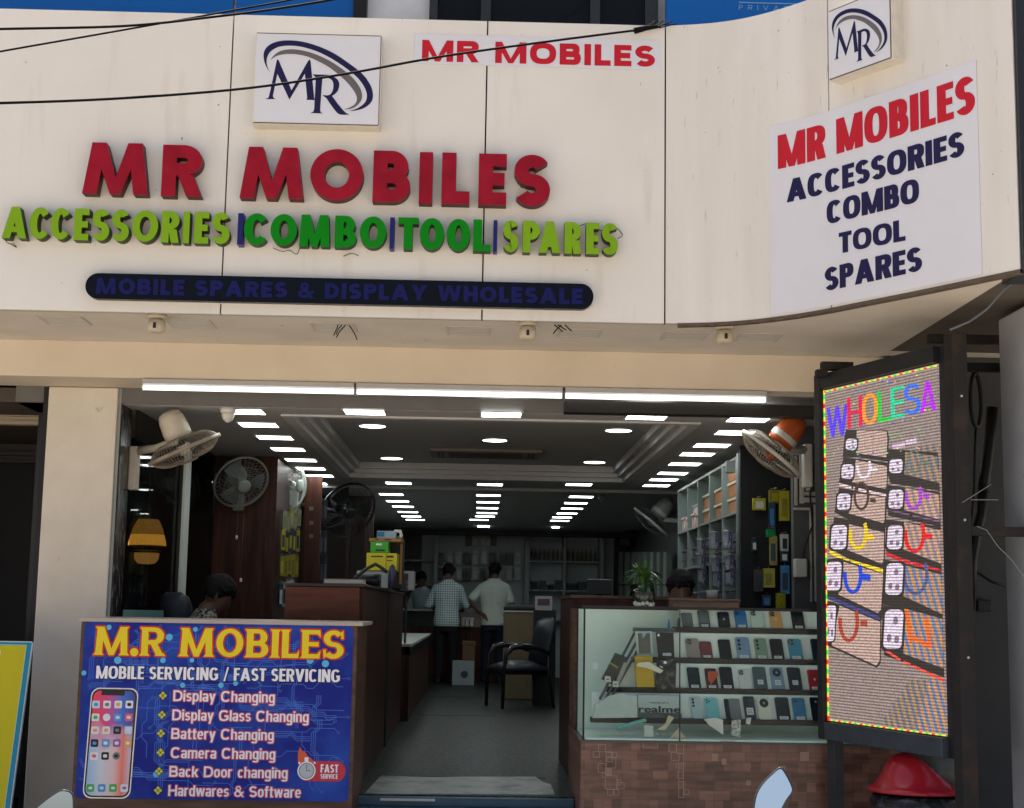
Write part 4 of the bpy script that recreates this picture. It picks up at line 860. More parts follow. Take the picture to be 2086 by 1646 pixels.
for bay in range(5):
    for lev in range(2):
        crate('carton', 'dark stock carton, %s in the %s bay, lowest visible shelf row' % (('lower', 'upper')[lev], ('nearest', 'second', 'third', 'fourth', 'farthest')[bay]), 'carton', (SX+.13, ya+dy*(bay+.5), zsh[3]+.012+lev*.105), .22, dy*.82, .10, (DKB, VIO)[(bay+lev) % 2], grp='dark cartons in the mint shelf')
for bay in (0, 2):
    for lev in range(3): crate('carton', 'flat violet carton, %s of three piled in the %s bay, middle shelf row' % (('lowest', 'middle', 'top')[lev], ('nearest', 'third')[bay//2]), 'carton', (SX+.15, ya+dy*(bay+.5), zsh[2]+.012+lev*.075), .2, dy*.8, .07, VIO, grp='dark cartons in the mint shelf')
# black pegboard facing the street
yp = ya-.14; xp0, xp1 = SX, 2.42
mb = MB(); mb.box(xp0, xp1, yp-.03, yp, 0, ZC-.002); mb.build('black_pegboard', mat('pegboard_black', (.008, .009, .010, 1), .5), bld)
mb = MB(); p = at(1487, 952, Y=yp-.2); mb.box(p.x-.03, p.x+.035, yp-.24, yp-.16, p.z-.04, p.z+.045); tag(mb.build('speaker', mat('spk_grey', (.26, .30, .30, 1), .5), bevel=.006), 'small pale grey box fixed at the top end of the mint shelf', 'speaker')
YEL = mat('yellow_pack', (.34, .30, .02, 1), .4, var=.15, vscale=40); YELD = mat('olive_pack', (.20, .18, .03, 1), .4, var=.2, vscale=40); BLU = mat('blue_pack', (.03, .16, .34, 1), .35, var=.2, vscale=30); WHT = mat('white_pack', (.48, .50, .48, 1), .4); GRN = mat('green_pack', (.02, .22, .07, 1), .4); BRN = mat('brown_pack', (.06, .04, .035, 1), .5); DBL = mat('navy_pack', (.02, .035, .06, 1), .4)
hang = [(1546, 1015, 26, 24, YEL, WHT, 'small yellow box with white end'), (1577, 998, 22, 26, YELD, YEL, 'olive yellow card, highest on the pegboard'), (1597, 1000, 20, 60, YEL, YELD, 'long yellow pack, upper right of the pegboard'), (1572, 1022, 14, 55, DBL, BLU, 'navy pack left of the long yellow one'), (1570, 1078, 18, 16, GRN, GRN, 'small green pack'),
        (1575, 1092, 16, 58, YELD, DBL, 'narrow olive pack with dark window'), (1597, 1088, 16, 34, WHT, DBL, 'white pack with dark window'), (1598, 1124, 16, 20, DBL, WHT, 'small dark pack under the white one'), (1566, 1158, 24, 38, YEL, YELD, 'wide yellow pack, low on the pegboard'), (1599, 1152, 18, 56, BLU, DBL, 'long blue pack, lower right of the pegboard'), (1545, 1160, 18, 44, BRN, DBL, 'dim brown pack, lower left of the pegboard'), (1590, 1208, 18, 30, YEL, YEL, 'yellow pack just above the glass counter'), (1562, 1212, 18, 22, DBL, BLU, 'dull blue pack just above the glass counter'), (1536, 1100, 10, 22, DBL, WHT, 'tiny dark pouch with white stripe')]
for (u, v, w, h, m1, m2, lab) in hang:
    p = at(u, v, Y=yp-.10); k = (p-CAM).length/FPX
    packet('hanging_pack', lab+(' on the black pegboard' if 'board' not in lab and 'counter' not in lab else ''), 'pack', p, (random.uniform(-.25, .25), -1, 0), w*k, h*k, .03, m1, m2, 'packs on the black pegboard')
# pale strips pier next to the LED board
yq = 1.32; xq0 = at(1616, 1000, Y=yq).x
mb = MB(); mb.box(xq0, 2.42, yq, yq+.08, 0, ZC-.002); mb.build('strip_pier', mat('pier_dark', (.055, .058, .058, 1), .5), bld)
PS = mat('pale_moulding', (.32, .30, .27, 1), .5, var=.1, vscale=30)
for i, (u0, u1, v0, v1, lab) in enumerate(((1617, 1624, 930, 1030, 'short pale moulding strip, first from the left on the pier'), (1627, 1637, 918, 1026, 'short pale moulding strip, second on the pier'), (1640, 1650, 905, 1000, 'short pale moulding strip, third on the pier'), (1636, 1664, 1002, 1010, 'pale moulding lying across, upper of two'), (1636, 1664, 1014, 1024, 'pale moulding lying across, lower of two'), (1616, 1648, 1034, 1040, 'pale moulding capping the dark panel'), (1648, 1654, 1034, 1226, 'long pale upright moulding right of the dark panel'), (1656, 1664, 1028, 1226, 'long pale upright moulding next to the LED board'))):
    a, b4 = at(u0, v0, Y=yq), at(u1, v1, Y=yq); mb = MB(); mb.box(a.x, b4.x, yq-.02-.003*(i % 3), yq-.001, b4.z, a.z); tag(mb.build('moulding_strip', PS, bevel=.003), lab, 'strip', 'pale mouldings beside the LED board')
a, b4 = at(1619, 1138, Y=yq-.06), at(1644, 1176, Y=yq-.06); r = thing('switch_box', 'white electric box with a cable, on the pier beside the LED board', 'box', ((a.x+b4.x)/2, yq-.05, b4.z))
mb = MB(); mb.box(a.x, b4.x, yq-.075, yq-.002, b4.z, a.z); mb.build('case', mat('switch_white', (.42, .41, .38, 1), .4), r, bevel=.008)
mb = MB(); c0 = at(1636, 1138, Y=yq-.04); mb.tube([c0, at(1640, 1110, Y=yq-.03), at(1655, 1070, Y=yq-.03), at(1650, 1010, Y=yq-.03), at(1658, 950, Y=yq-.03)], .006, 6); mb.build('cable', BLACK, r)
# slatted stock wall at the right rear
mb = MB(); mb.box(2.39, 2.418, yb2+.05, 13.5, 0, 2.25); mb.build('slat_wall', mat('slat_dark', (.05, .06, .058, 1), .5), bld)
PAK = mat('pale_long_pack', (.22, .27, .25, 1), .45, var=.1); k = 0
for row, (v0, v1) in enumerate(((1125, 1190), (1193, 1232))):
    for j in range(8):
        u = 1264+j*13.6
        if 1285 < u < 1300 and row == 1: continue
        p = at(u, v0, X=2.30); q = at(u, v1, X=2.30); h = p.z-q.z
        packet('long_pack', 'pale long pack hanging on the right rear wall, %s row, %s from the left' % (('upper', 'lower')[row], ORD[j]), 'pack', (2.30, p.y, p.z), (-1, 0, 0), .30, h, .06, PAK, mat('pale_pack_face', (.26, .31, .29, 1), .4), 'long packs on the right rear wall', hook=False)
for j, (u, v) in enumerate(((1250, 1110), (1262, 1080), (1272, 1100), (1285, 1070), (1246, 1135))):
    p = at(u, v, X=2.32); crate('carton', 'brownish carton high on the right rear wall, %s from the left' % ORD[[1, 2, 3, 4, 0][j]], 'carton', (2.30, p.y, p.z-.1), .16, .5, .16, mat('dim_carton', (.12, .075, .04, 1), .6, var=.2), grp='cartons high on the right rear wall')
# ================================================================== left service counter with its poster
x0, x1 = at(164, 1300, Y=0).x, at(728, 1300, Y=0).x
cnt = thing('service_counter', 'dark wooden front counter carrying the blue service poster', 'counter', ((x0+x1)/2, .35, -.1))
mb = MB(); mb.box(x0, x1, 0, .72, -.12, .962); mb.build('body', WOODB, cnt, bevel=.004)
mb = MB(); mb.box(x0-.012, x1+.03, -.014, .74, .963, .985); mb.build('top', mat('counter_top_edge', (.42, .36, .31, 1), .4), cnt, bevel=.003)
mb = MB(); mb.box(x0+.05, x1-.05, .03, .7, -.5, -.121); mb.build('plinth', DARK, cnt)
pb = thing('service_poster', 'blue circuit patterned poster listing M.R MOBILES repair services, on the left counter', 'poster', ((x0+x1)/2, 0, .02))
fp = planeY(-.001); W0, W1 = x0+.020, x1-.022; Z0, Z1 = at(400, 1629, Y=0).z, at(400, 1270, Y=0).z
BPAP = mix2('blue_poster', (.016, .025, .24, 1), (.030, .09, .44, 1), scale=2.6, lo=.42, hi=.72, rough=.4, spec=.08, c3=(.04, .05, .28, 1), s3=1.6, lo3=.55, hi3=.75)
mb = MB(); slab(mb, rrect(W0, W1, Z0, Z1, .03), fp, 0, .002); mb.build('sheet', BPAP, pb)
def q2(u, v): return xz(at(u, v, Y=-.003))
def lines(mb, pts, w, t):
    for i in range(len(pts)-1):
        a, b_ = V(pts[i]), V(pts[i+1]); d = b_-a
        if d.length < 1e-6: continue
        d.normalize(); n = V((-d.y, d.x))*w/2; a = a-d*w*.3; b_ = b_+d*w*.3
        mb.face([fp(*(a-n), t), fp(*(b_-n), t), fp(*(b_+n), t), fp(*(a+n), t)])
rnd = random.Random(11)
def circ(c, r, n=16): return [(c[0]+r*math.cos(2*math.pi*k/n), c[1]+r*math.sin(2*math.pi*k/n)) for k in range(n)]
tr = MB(); dots = MB(); glow = MB()
TOK = lambda p: W0+.012 < p[0] < W1-.012 and Z0+.012 < p[1] < Z1-.012
for k in range(95):
    x, z = rnd.uniform(W0+.02, W1-.02), rnd.uniform(Z0+.02, Z1-.02); pts = [(x, z)]; d = rnd.choice(((1, 0), (-1, 0), (0, 1), (0, -1)))
    for s in range(rnd.randint(2, 4)):
        L = rnd.uniform(.03, .15); nx = (pts[-1][0]+d[0]*L, pts[-1][1]+d[1]*L)
        if not TOK(nx): break
        pts.append(nx); sg = rnd.choice((-1, 1)); dg_ = (d[0]*.7-d[1]*sg*.7, d[1]*.7+d[0]*sg*.7); L2 = rnd.uniform(.015, .05); nx = (pts[-1][0]+dg_[0]*L2, pts[-1][1]+dg_[1]*L2)
        if not TOK(nx): break
        pts.append(nx)
    if len(pts) > 1:
        nrep = rnd.choice((1, 1, 2, 3))
        for r_ in range(nrep):
            off = V((-(pts[1][1]-pts[0][1]), pts[1][0]-pts[0][0])); off = off.normalized()*.011*r_
            pp = [(p[0]+off.x, p[1]+off.y) for p in pts]
            if all(TOK(p) for p in pp): lines(tr, pp, .0032, .0022+.00001*k)
        e = pts[-1]
        for a in range(14):
            c0, c1 = 2*math.pi*a/14, 2*math.pi*(a+1)/14; lines(dots, [(e[0]+.007*math.cos(c0), e[1]+.007*math.sin(c0)), (e[0]+.007*math.cos(c1), e[1]+.007*math.sin(c1))], .003, .0035)
for (u, v) in ((222, 1278), (398, 1282), (345, 1298), (332, 1345), (391, 1345), (372, 1396), (450, 1396), (632, 1345), (663, 1352), (171, 1371), (480, 1392), (318, 1577), (240, 1345), (560, 1570)):
    c = q2(u, v); slab(glow, circ(c, rnd.uniform(.012, .02)), fp, .0024, .0036)
tr.build('circuit_lines', mat('circuit_blue', (.05, .16, .62, 1), .3), pb); dots.build('circuit_nodes', mat('circuit_pale', (.08, .25, .7, 1), .3), pb); glow.build('circuit_glints', mat('circuit_cyan', (.10, .48, .75, 1), .3), pb)
# title
YELP = mat('yellow_print', (.80, .62, .012, 1), .3, var=.03); REDO = mat('red_outline', (.62, .03, .02, 1), .3); PWH = mat('poster_white', (.88, .86, .92, 1), .35, var=.02); PPK = mat('pink_halo', (.55, .06, .12, 1), .35); NVO = mat('navy_outline', (.008, .008, .05, 1), .35)
ta, tb_ = q2(194, 1334), q2(700, 1337); th = q2(194, 1276)[1]-ta[1]
for nm, m_, dil, t1 in (('title_outline', REDO, ring8(.0085), .0046), ('title', YELP, [(0, 0)], .0085)):
    mb = MB(); word(mb, 'M.R MOBILES', fp, ta[0], tb_[0], ta[1], th, .235, .15, 2.0, .0026, t1, .12, .05, .07, dils=dil); mb.build(nm, m_, pb)
sa, sb_ = q2(196, 1382), q2(693, 1384); shh = q2(196, 1356)[1]-sa[1]
for nm, m_, dil, t1 in (('subtitle_outline', NVO, [(d[0]+.001, d[1]-.001) for d in ring8(.004)], .0046), ('subtitle', PWH, [(0, 0)], .0085)):
    mb = MB(); word(mb, 'MOBILE SERVICING / FAST SERVICING', fp, sa[0], sb_[0], sa[1], shh, .22, .15, 2.6, .0026, t1, .085, dils=dil); mb.build(nm, m_, pb)
svc = [('Display Changing', 353, 560, 1428), ('Display Glass Changing', 351, 629, 1467), ('Battery Changing', 349, 558, 1505), ('Camera Changing', 348, 561, 1544), ('Back Door changing', 345, 586, 1582), ('Hardwares & Software', 343, 613, 1621)]
halo = MB(); txt = MB(); dia = MB(); dib = MB()
for s, u0, u1, v in svc:
    a, b_ = q2(u0, v), q2(u1, v); cap = q2(u0, v-22)[1]-a[1]
    word(halo, s, fp, a[0], b_[0], a[1], cap, .185, .165, 2.6, .0026, .0040, .07, dils=ring8(.0052)); word(txt, s, fp, a[0], b_[0], a[1], cap, .175, .155, 2.6, .0026, .0078, .08)
    for ci in range(4):
        c = q2(332+(353-u0)*-.9 if False else u0-21, v-11); d = .0125; cc = (c[0]+(d, -d, 0, 0)[ci], c[1]+(0, 0, d, -d)[ci])
        slab(dib, [(cc[0]-.0145, cc[1]), (cc[0], cc[1]-.0145), (cc[0]+.0145, cc[1]), (cc[0], cc[1]+.0145)], fp, .0026, .0036+.0001*ci)
        slab(dia, [(cc[0]-.0102, cc[1]), (cc[0], cc[1]-.0102), (cc[0]+.0102, cc[1]), (cc[0], cc[1]+.0102)], fp, .0026, .0046)
halo.build('service_text_halo', PPK, pb); txt.build('service_text', PWH, pb); dib.build('bullet_edge', mat('bullet_dark', (.01, .012, .02, 1), .4), pb); dia.build('bullet', mat('bullet_lime', (.62, .62, .08, 1), .35), pb)
# pictured handset
hs = []
def rr2(u0, v0, u1, v1, r): a, b_ = q2(u0, v1), q2(u1, v0); return rrect(a[0], b_[0], a[1], b_[1], r)
def skew(pts, k=.055): zc_ = q2(230, 1515)[1]; return [(x+(z-zc_)*.030, z) for x, z in pts]
mb = MB(); slab(mb, skew(rr2(171, 1402, 280, 1626, .045)), fp, .0026, .005); mb.build('handset_rim', mat('handset_silver', (.5, .5, .56, 1), .25, metal=.6), pb)
mb = MB(); slab(mb, skew(rr2(173.5, 1404.5, 277.5, 1623.5, .042)), fp, .005, .0056); mb.build('handset_bezel', mat('handset_black', (.006, .006, .012, 1), .2), pb)
# its wallpaper: blocks of colour melting into each other
def wallpaper():
    m = bpy.data.materials.new('handset_wallpaper'); m.use_nodes = True; t = m.node_tree; b = t.nodes['Principled BSDF']; b.inputs['Roughness'].default_value = .25
    tc = t.nodes.new('ShaderNodeTexCoord'); sx = t.nodes.new('ShaderNodeSeparateXYZ'); t.links.new(tc.outputs['Object'], sx.inputs[0])
    o = ORG[pb]; a, b_ = q2(177, 1620), q2(274, 1408)
    def mr(sock, lo, hi, axis_out): r = t.nodes.new('ShaderNodeMapRange'); r.inputs[1].default_value = lo; r.inputs[2].default_value = hi; t.links.new(sx.outputs[axis_out], r.inputs[0]); return r.outputs[0]
    U = mr(0, a[0]-o.x, b_[0]-o.x, 0); Vv = mr(0, a[1]-o.z, b_[1]-o.z, 2)
    def ramp(src, cs):
        r = t.nodes.new('ShaderNodeValToRGB'); e = r.color_ramp.elements
        e[0].position, e[0].color = cs[0]; e[1].position, e[1].color = cs[-1]
        for p_, c_ in cs[1:-1]: x = e.new(p_); x.color = c_
        t.links.new(src, r.inputs[0]); return r.outputs[0]
    top = ramp(U, [(0, C(235, 40, 60)), (.35, C(215, 40, 120)), (.55, C(150, 80, 170)), (.72, C(30, 100, 200)), (1, C(20, 60, 150))])
    low = ramp(U, [(0, C(150, 190, 225)), (.3, C(205, 210, 220)), (.6, C(225, 190, 190)), (.8, C(235, 110, 90)), (1, C(200, 190, 205))])
    nz = t.nodes.new('ShaderNodeTexNoise'); nz.inputs['Scale'].default_value = 9; t.links.new(tc.outputs['Object'], nz.inputs['Vector'])
    ad = t.nodes.new('ShaderNodeMath'); ad.operation = 'MULTIPLY_ADD'; ad.inputs[1].default_value = .5; t.links.new(nz.outputs['Fac'], ad.inputs[0]); t.links.new(Vv, ad.inputs[2])
    fr = t.nodes.new('ShaderNodeMapRange'); fr.inputs[1].default_value = .70; fr.inputs[2].default_value = .95; t.links.new(ad.outputs[0], fr.inputs[0])
    mx = t.nodes.new('ShaderNodeMix'); mx.data_type = 'RGBA'; t.links.new(fr.outputs[0], mx.inputs[0]); t.links.new(low, mx.inputs[6]); t.links.new(top, mx.inputs[7]); t.links.new(mx.outputs[2], b.inputs['Base Color']); return m
mb = MB(); slab(mb, skew(rr2(177, 1408, 274, 1620, .035)), fp, .0056, .0062); mb.build('handset_screen', wallpaper(), pb)
mb = MB(); slab(mb, skew(rr2(204, 1407, 252, 1416, .006)), fp, .0062, .0066); mb.build('handset_notch', mat('handset_black', None), pb)
icons = MB(); icm = [C(200, 215, 235), C(225, 225, 225), C(20, 25, 30), C(70, 150, 215), C(225, 90, 120), C(150, 90, 170), C(60, 175, 80), C(225, 160, 90), C(120, 120, 125)]
im = [mat('icon_colour_%s' % 'abcdefghi'[i], c, .3) for i, c in enumerate(icm)]
grid = [[(0, 3), (1, 8), (1, 7), (1, 2)], [(1, 6), (1, 1), (3, 0), (4, 1)], [(1, 7), (1, 7), (2, 8), (0, 1)], [(2, 3), (3, 1), (5, 1), (7, 1)], [(1, 4), (2, 1), (8, 2)]]
for r_, row in enumerate(grid):
    for c_, (k1, k2) in enumerate(row):
        cu = 196+c_*22.6-r_*1.0; cv = 1435+r_*26.2; p = q2(cu, cv); s = .0205 if (r_, c_) != (1, 1) and (r_, c_) != (4, 2) else .02
        icons.m(k1); slab(icons, rrect(p[0]-s, p[0]+s, p[1]-s, p[1]+s, .007 if s > .0201 else .0199), fp, .0062, .0070); icons.m(k2); s2 = s*.52; slab(icons, rrect(p[0]-s2, p[0]+s2, p[1]-s2*.8, p[1]+s2*.8, s2*.5), fp, .0070, .0075)
for c_, (k1, k2) in enumerate(((6, 1), (3, 1), (6, 1), (1, 5))):
    p = q2(184.5+c_*23, 1605); s = .0205; icons.m(k1); slab(icons, rrect(p[0]-s, p[0]+s, p[1]-s, p[1]+s, .008), fp, .0062, .0070); icons.m(k2); s2 = s*.5; slab(icons, rrect(p[0]-s2, p[0]+s2, p[1]-s2*.7, p[1]+s2*.7, s2*.45), fp, .0070, .0075)
icons.build('handset_icons', im, pb)
# fast service badge with stop watch and flames
mb = MB(); a, b_ = q2(606, 1591), q2(705, 1551); slab(mb, rrect(a[0], b_[0], a[1], b_[1], (b_[1]-a[1])/2-.001, 10), fp, .0026, .0045); mb.build('badge', mat('badge_red', (.55, .022, .05, 1), .3), pb)
mb = MB(); slab(mb, [q2(607, 1556), q2(607, 1535), q2(611, 1521), q2(616, 1530), q2(622, 1532), q2(627, 1540), q2(633, 1544), q2(640, 1552), q2(636, 1560), q2(615, 1562)], fp, .0026, .0052); mb.build('badge_flame', mat('flame_red', (.66, .10, .03, 1), .3), pb)
c = q2(624.5, 1570); rr_ = q2(643, 1570)[0]-c[0]
mb = MB(); slab(mb, circ(c, rr_, 32), fp, .0052, .006); a = q2(621.5, 1551); slab(mb, [(a[0]-.003, a[1]), (a[0]+.018, a[1]), (a[0]+.018, a[1]+.022), (a[0]-.003, a[1]+.022)], fp, .0052, .0061); slab(mb, circ(q2(610, 1554), .006), fp, .0052, .0062); slab(mb, circ(q2(641, 1554), .006), fp, .0052, .0062); mb.build('stop_watch', PWH, pb)
mb = MB(); slab(mb, circ(c, rr_*.86, 32), fp, .006, .0064); mb.build('watch_ring', mat('ring_grey', (.14, .15, .16, 1), .4), pb); mb = MB(); slab(mb, circ(c, rr_*.78, 32), fp, .0064, .0068); mb.build('watch_dial', mat('dial_grey', (.48, .52, .55, 1), .4), pb)
mb = MB(); lines(mb, [(c[0], c[1]+rr_*.65), c, (c[0]+rr_*.42, c[1])], .004, .0072); mb.build('watch_hands', mat('ring_grey', None), pb)
for s, u0, u1, v, vt in (('FAST', 653, 689, 1573.5, 1557), ('SERVICE', 653, 688, 1586, 1576.5)):
    mb = MB(); a, b_ = q2(u0, v), q2(u1, v); word(mb, s, fp, a[0], b_[0], a[1], q2(u0, vt)[1]-a[1], .2, .15, 2.4, .0046, .006, .12); mb.build('badge_lettering', PWH, pb)
# ================================================================== tall red wood counter behind it
tx0, tx1 = at(580, 1230, Y=.78).x, -.685; th_ = 1.205
tc_ = thing('tall_counter', 'tall reddish wooden counter running into the shop behind the poster counter', 'counter', ((tx0+tx1)/2, 3, 0))
mb = MB(); mb.box(tx0, tx1-.02, .78, .83, 0, th_-.02); mb.build('front_panel', WOODR, tc_, bevel=.003)
mb = MB(); mb.box(tx1-.04, tx1, .835, 5.8, 0, th_-.02); mb.build('side_panel', WOODD, tc_, bevel=.003)
mb = MB(); mb.box(tx0, tx1+.012, .77, 5.8, th_-.018, th_); mb.build('top', mat('dark_top', (.035, .025, .022, 1), .4), tc_, bevel=.003)
mb = MB()
for u in (790, 824): yy = at(u, 1300, X=tx1+.001).y; mb.box(tx1+.001, tx1+.012, yy-.12, yy+.12, .0, th_-.03)
mb.build('dark_batten', BLACK, tc_)
# low glass top counter further in
lc = thing('low_counter', 'low dark counter with white glass top, along the left behind the tall one', 'counter', (-1.2, 8.5, 0))
lz = at(838, 1283, X=-.72).z
mb = MB(); mb.box(-1.5, -.62, 5.95, 12.0, 0, .62); mb.build('body', WOODD, lc); mb = MB(); mb.box(-1.5, -.60, 5.95, 12.0, .70, .725); mb.build('top', mat('white_top', (.45, .48, .46, 1), .3), lc)
mb = MB(); mb.box(-.615, -.605, 5.96, 11.98, .625, .698); mb.build('glass_edge', mat('dark_glass_edge', (.03, .04, .04, 1), .1), lc)
# goods on the tall counter
bx = lambda n, lab, cat, u0, u1, v0, v1, yy, d, m_, extra=None, z=None: _bx(n, lab, cat, u0, u1, v0, v1, yy, d, m_, extra, z)
def _bx(n, lab, cat, u0, u1, v0, v1, yy, d, m_, extra, z):
    a, b_ = at(u0, v0, Y=yy), at(u1, v1, Y=yy); z0 = b_.z if z is None else z; r = thing(n, lab, cat, ((a.x+b_.x)/2, yy+d/2, z0))
    mb = MB(); mb.box(a.x, b_.x, yy, yy+d, z0, a.z); mb.build('body', m_, r, bevel=.003)
    for nm, u2, u3, v2, v3, m2 in (extra or []):
        p, q = at(u2, v2, Y=yy-.002), at(u3, v3, Y=yy-.002); mb = MB(); mb.box(p.x, q.x, yy-.004, yy-.0008, q.z, p.z); mb.build(nm, m2, r)
    return r
YLB = mat('yellow_carton', (.60, .52, .02, 1), .4, var=.06); GNB = mat('green_carton', (.06, .40, .03, 1), .4, var=.06); ORB = mat('orange_carton', (.36, .20, .05, 1), .45); WBX = mat('white_carton_dull', (.36, .38, .38, 1), .45, var=.06); PRP = mat('purple_bag', (.05, .045, .085, 1), .4); INK = mat('carton_ink', (.03, .03, .02, 1), .5)
_bx('tall_carton', 'tall black carton with orange edges standing behind the yellow and green boxes', 'carton', 790, 818, 1095, 1208, 2.6, .3, mat('black_carton', (.012, .012, .012, 1), .45), [('edge', 816, 818, 1095, 1190, ORB)], th_)
w_ = _bx('white_carton', 'white carton at the bottom of the stack on the tall counter', 'carton', 727, 791, 1162, 1208, 2.3, .32, WBX, [('print', 728, 776, 1170, 1200, mat('carton_dark', (.014, .014, .016, 1), .4))], th_)
wz = at(740, 1162, Y=2.3).z
_bx('yellow_carton', 'bright yellow carton stacked on the white one', 'carton', 747, 808, 1126, 1161, 2.28, .3, YLB, [('print_line', 756, 780, 1132, 1135, INK), ('print_line', 788, 802, 1132, 1136, INK), ('print_line', 788, 800, 1141, 1143, INK), ('side_shade', 786, 787, 1127, 1160, mat('yellow_fold', (.35, .30, .02, 1), .5))], wz+.001)
yz = at(760, 1126, Y=2.28).z
_bx('green_carton', 'green carton between the yellow and the orange one', 'carton', 755, 791, 1103, 1125.5, 2.3, .26, GNB, [('print', 766, 778, 1107, 1111, PWH), ('print_line', 765, 784, 1119, 1123, INK)], yz+.001)
gz = at(760, 1103, Y=2.3).z
_bx('orange_carton', 'flat orange carton on top of the green one', 'carton', 752, 818, 1096, 1102.5, 2.3, .28, ORB, [('print_line', 764, 772, 1098, 1100, INK), ('print_line', 784, 796, 1098, 1101, INK)], gz+.001)
oz = at(760, 1096, Y=2.3).z+.001
_bx('blue_pack', 'small blue and white pack on top of the carton stack', 'pack', 768, 806, 1081, 1094, 2.35, .15, mat('pale_blue_pack', (.30, .40, .48, 1), .4), [('blue_face', 769, 783, 1083, 1093, BLU)], oz)
mb = MB(); a = at(812, 1088, Y=2.4); mb.tube([a+V((-.06, 0, -.02)), a+V((-.02, 0, .02)), a+V((.01, 0, .02)), a+V((.02, 0, -.01)), a+V((.0, .02, -.025))], .014, 8); tag(mb.build('white_cable', WHITEP), 'coil of thick white cable on top of the carton stack', 'cable')
r = thing('purple_bag', 'dark purple pouch leaning on the white carton', 'bag', (at(799, 1200, Y=2.2).x, 2.2, th_))
mb = MB(); a, b_ = at(791, 1160, Y=2.2), at(807, 1200, Y=2.2); xm, hw = (a.x+b_.x)/2, (b_.x-a.x)/2; zt3 = at(799, 1150, Y=2.2).z
mb.loft([((xm, 2.2, th_), (hw, 0, 0), (0, .05, 0)), ((xm, 2.2, th_+(zt3-th_)*.6), (hw, 0, 0), (0, .05, 0)), ((xm, 2.2, th_+(zt3-th_)*.9), (hw*.7, 0, 0), (0, .035, 0)), ((xm, 2.2, zt3), (hw*.2, 0, 0), (0, .01, 0))]); mb.build('body', PRP, r)
_bx('picture_carton', 'white carton printed with a dark figure, right end of the tall counter', 'carton', 817, 842, 1163, 1208, 3.4, .3, mat('white_carton_b', (.34, .36, .36, 1), .45), [('print', 820, 831, 1168, 1204, mix2('print_dark', (.03, .03, .035, 1), (.2, .18, .18, 1), scale=30, lo=.5, hi=.6)), ], th_)
r = thing('bank_book', 'flat pale ledger lying at the front of the tall counter', 'book', (at(717, 1195, Y=.95).x, .95, th_))
a, b_ = at(660, 1190, Y=.86), at(775, 1199, Y=.86); a, b_ = V((max(a.x, tx0+.05), .86, 0)), V((min(b_.x, tx1-.01), .86, 0))
mb = MB(); mb.box(a.x, b_.x, .86, 1.12, th_+.006, th_+.026); mb.build('pages', mat('pages_cream', (.50, .47, .38, 1), .6), r)
mb = MB(); mb.box(a.x-.004, b_.x+.004, .855, 1.125, th_+.0265, th_+.032); mb.box(a.x-.004, b_.x+.004, .855, 1.125, th_, th_+.0055); mb.build('cover', mat('cover_grey', (.18, .18, .16, 1), .5), r)
r = thing('card_reader', 'black desk device with a bent strap, on the tall counter', 'device', (at(752, 1195, Y=1.6).x, 1.6, th_))
a, b_ = at(722, 1175, Y=1.6), at(772, 1197, Y=1.6); mb = MB(); mb.loft([((q, 1.66, th_+.002), (0, .07, 0), (0, 0, .001)) if False else ((a.x+(b_.x-a.x)*k, 1.66, th_+.04), (0, .08, 0), (0, 0, .032+.012*k)) for k, q in ((0, 0), (.3, 0), (.7, 0), (1, 0))], 12); mb.build('body', mat('device_black', (.012, .012, .013, 1), .35), r)
mb = MB(); mb.tube([at(716, 1188, Y=1.55), at(730, 1172, Y=1.55), at(748, 1158, Y=1.55), at(765, 1149, Y=1.55), at(778, 1157, Y=1.55), at(789, 1166, Y=1.55)], .012, 7); mb.build('strap', mat('strap_black', (.02, .02, .022, 1), .4), r)
# hanging goods on the left accessory wall
k = 0
for row, (v0, v1, m1, m2) in enumerate(((1040, 1082, mat('clear_pack', (.22, .25, .22, 1), .2), YELD), (1080, 1130, YEL, DBL), (1132, 1180, YELD, YEL), (1186, 1240, DBL, WHT))):
    for j in range(5):
        u = 577+j*7.4-(row-1)*2.5; zj = rnd.uniform(-6, 6); p = at(u, v0+zj, X=-1.60-.012*(j % 2)); q = at(u, v1+zj, X=-1.60-.012*(j % 2)); m1, m2 = ((m1, m2), (m2, m1))[j % 3 == 1]
        packet('blister_pack', 'thin %s pack on the left accessory wall, %s row, %s from the left' % (('clear', 'yellow', 'olive', 'dark')[row], ('top', 'second', 'third', 'lowest')[row], ORD[j]), 'pack', tuple(p), (.35, -1, 0), .034, (p.z-q.z)*rnd.uniform(.8, .98), .05, m1, m2, 'packs on the left accessory wall')
for row, (v0, v1) in enumerate(((1020, 1060), (1085, 1130), (1135, 1190))):
    for j in range(2):
        p = at(656+j*7, v0, Y=6.2); q = at(656, v1, Y=6.2); packet('blister_pack', 'dim grey pack in the dark gap, %s row, %s' % (('upper', 'middle', 'lower')[row], ('left', 'right')[j]), 'pack', p, (.3, -1, 0), .035, p.z-q.z, .02, DBL, mat('dim_window', (.09, .10, .13, 1), .3), 'packs in the dark gap')
# dark uprights in the left rear
mb = MB()
for u in (708, 746): p = at(u, 1100, Y=7.6); mb.box(p.x-.02, p.x+.02, 7.6, 7.66, 0, 2.05)
mb.box(-2.2, at(760, 1100, Y=7.7).x, 7.7, 7.75, 0, ZC-.04); mb.build('rear_partition', mat('partition_brown', (.028, .018, .016, 1), .5), bld)
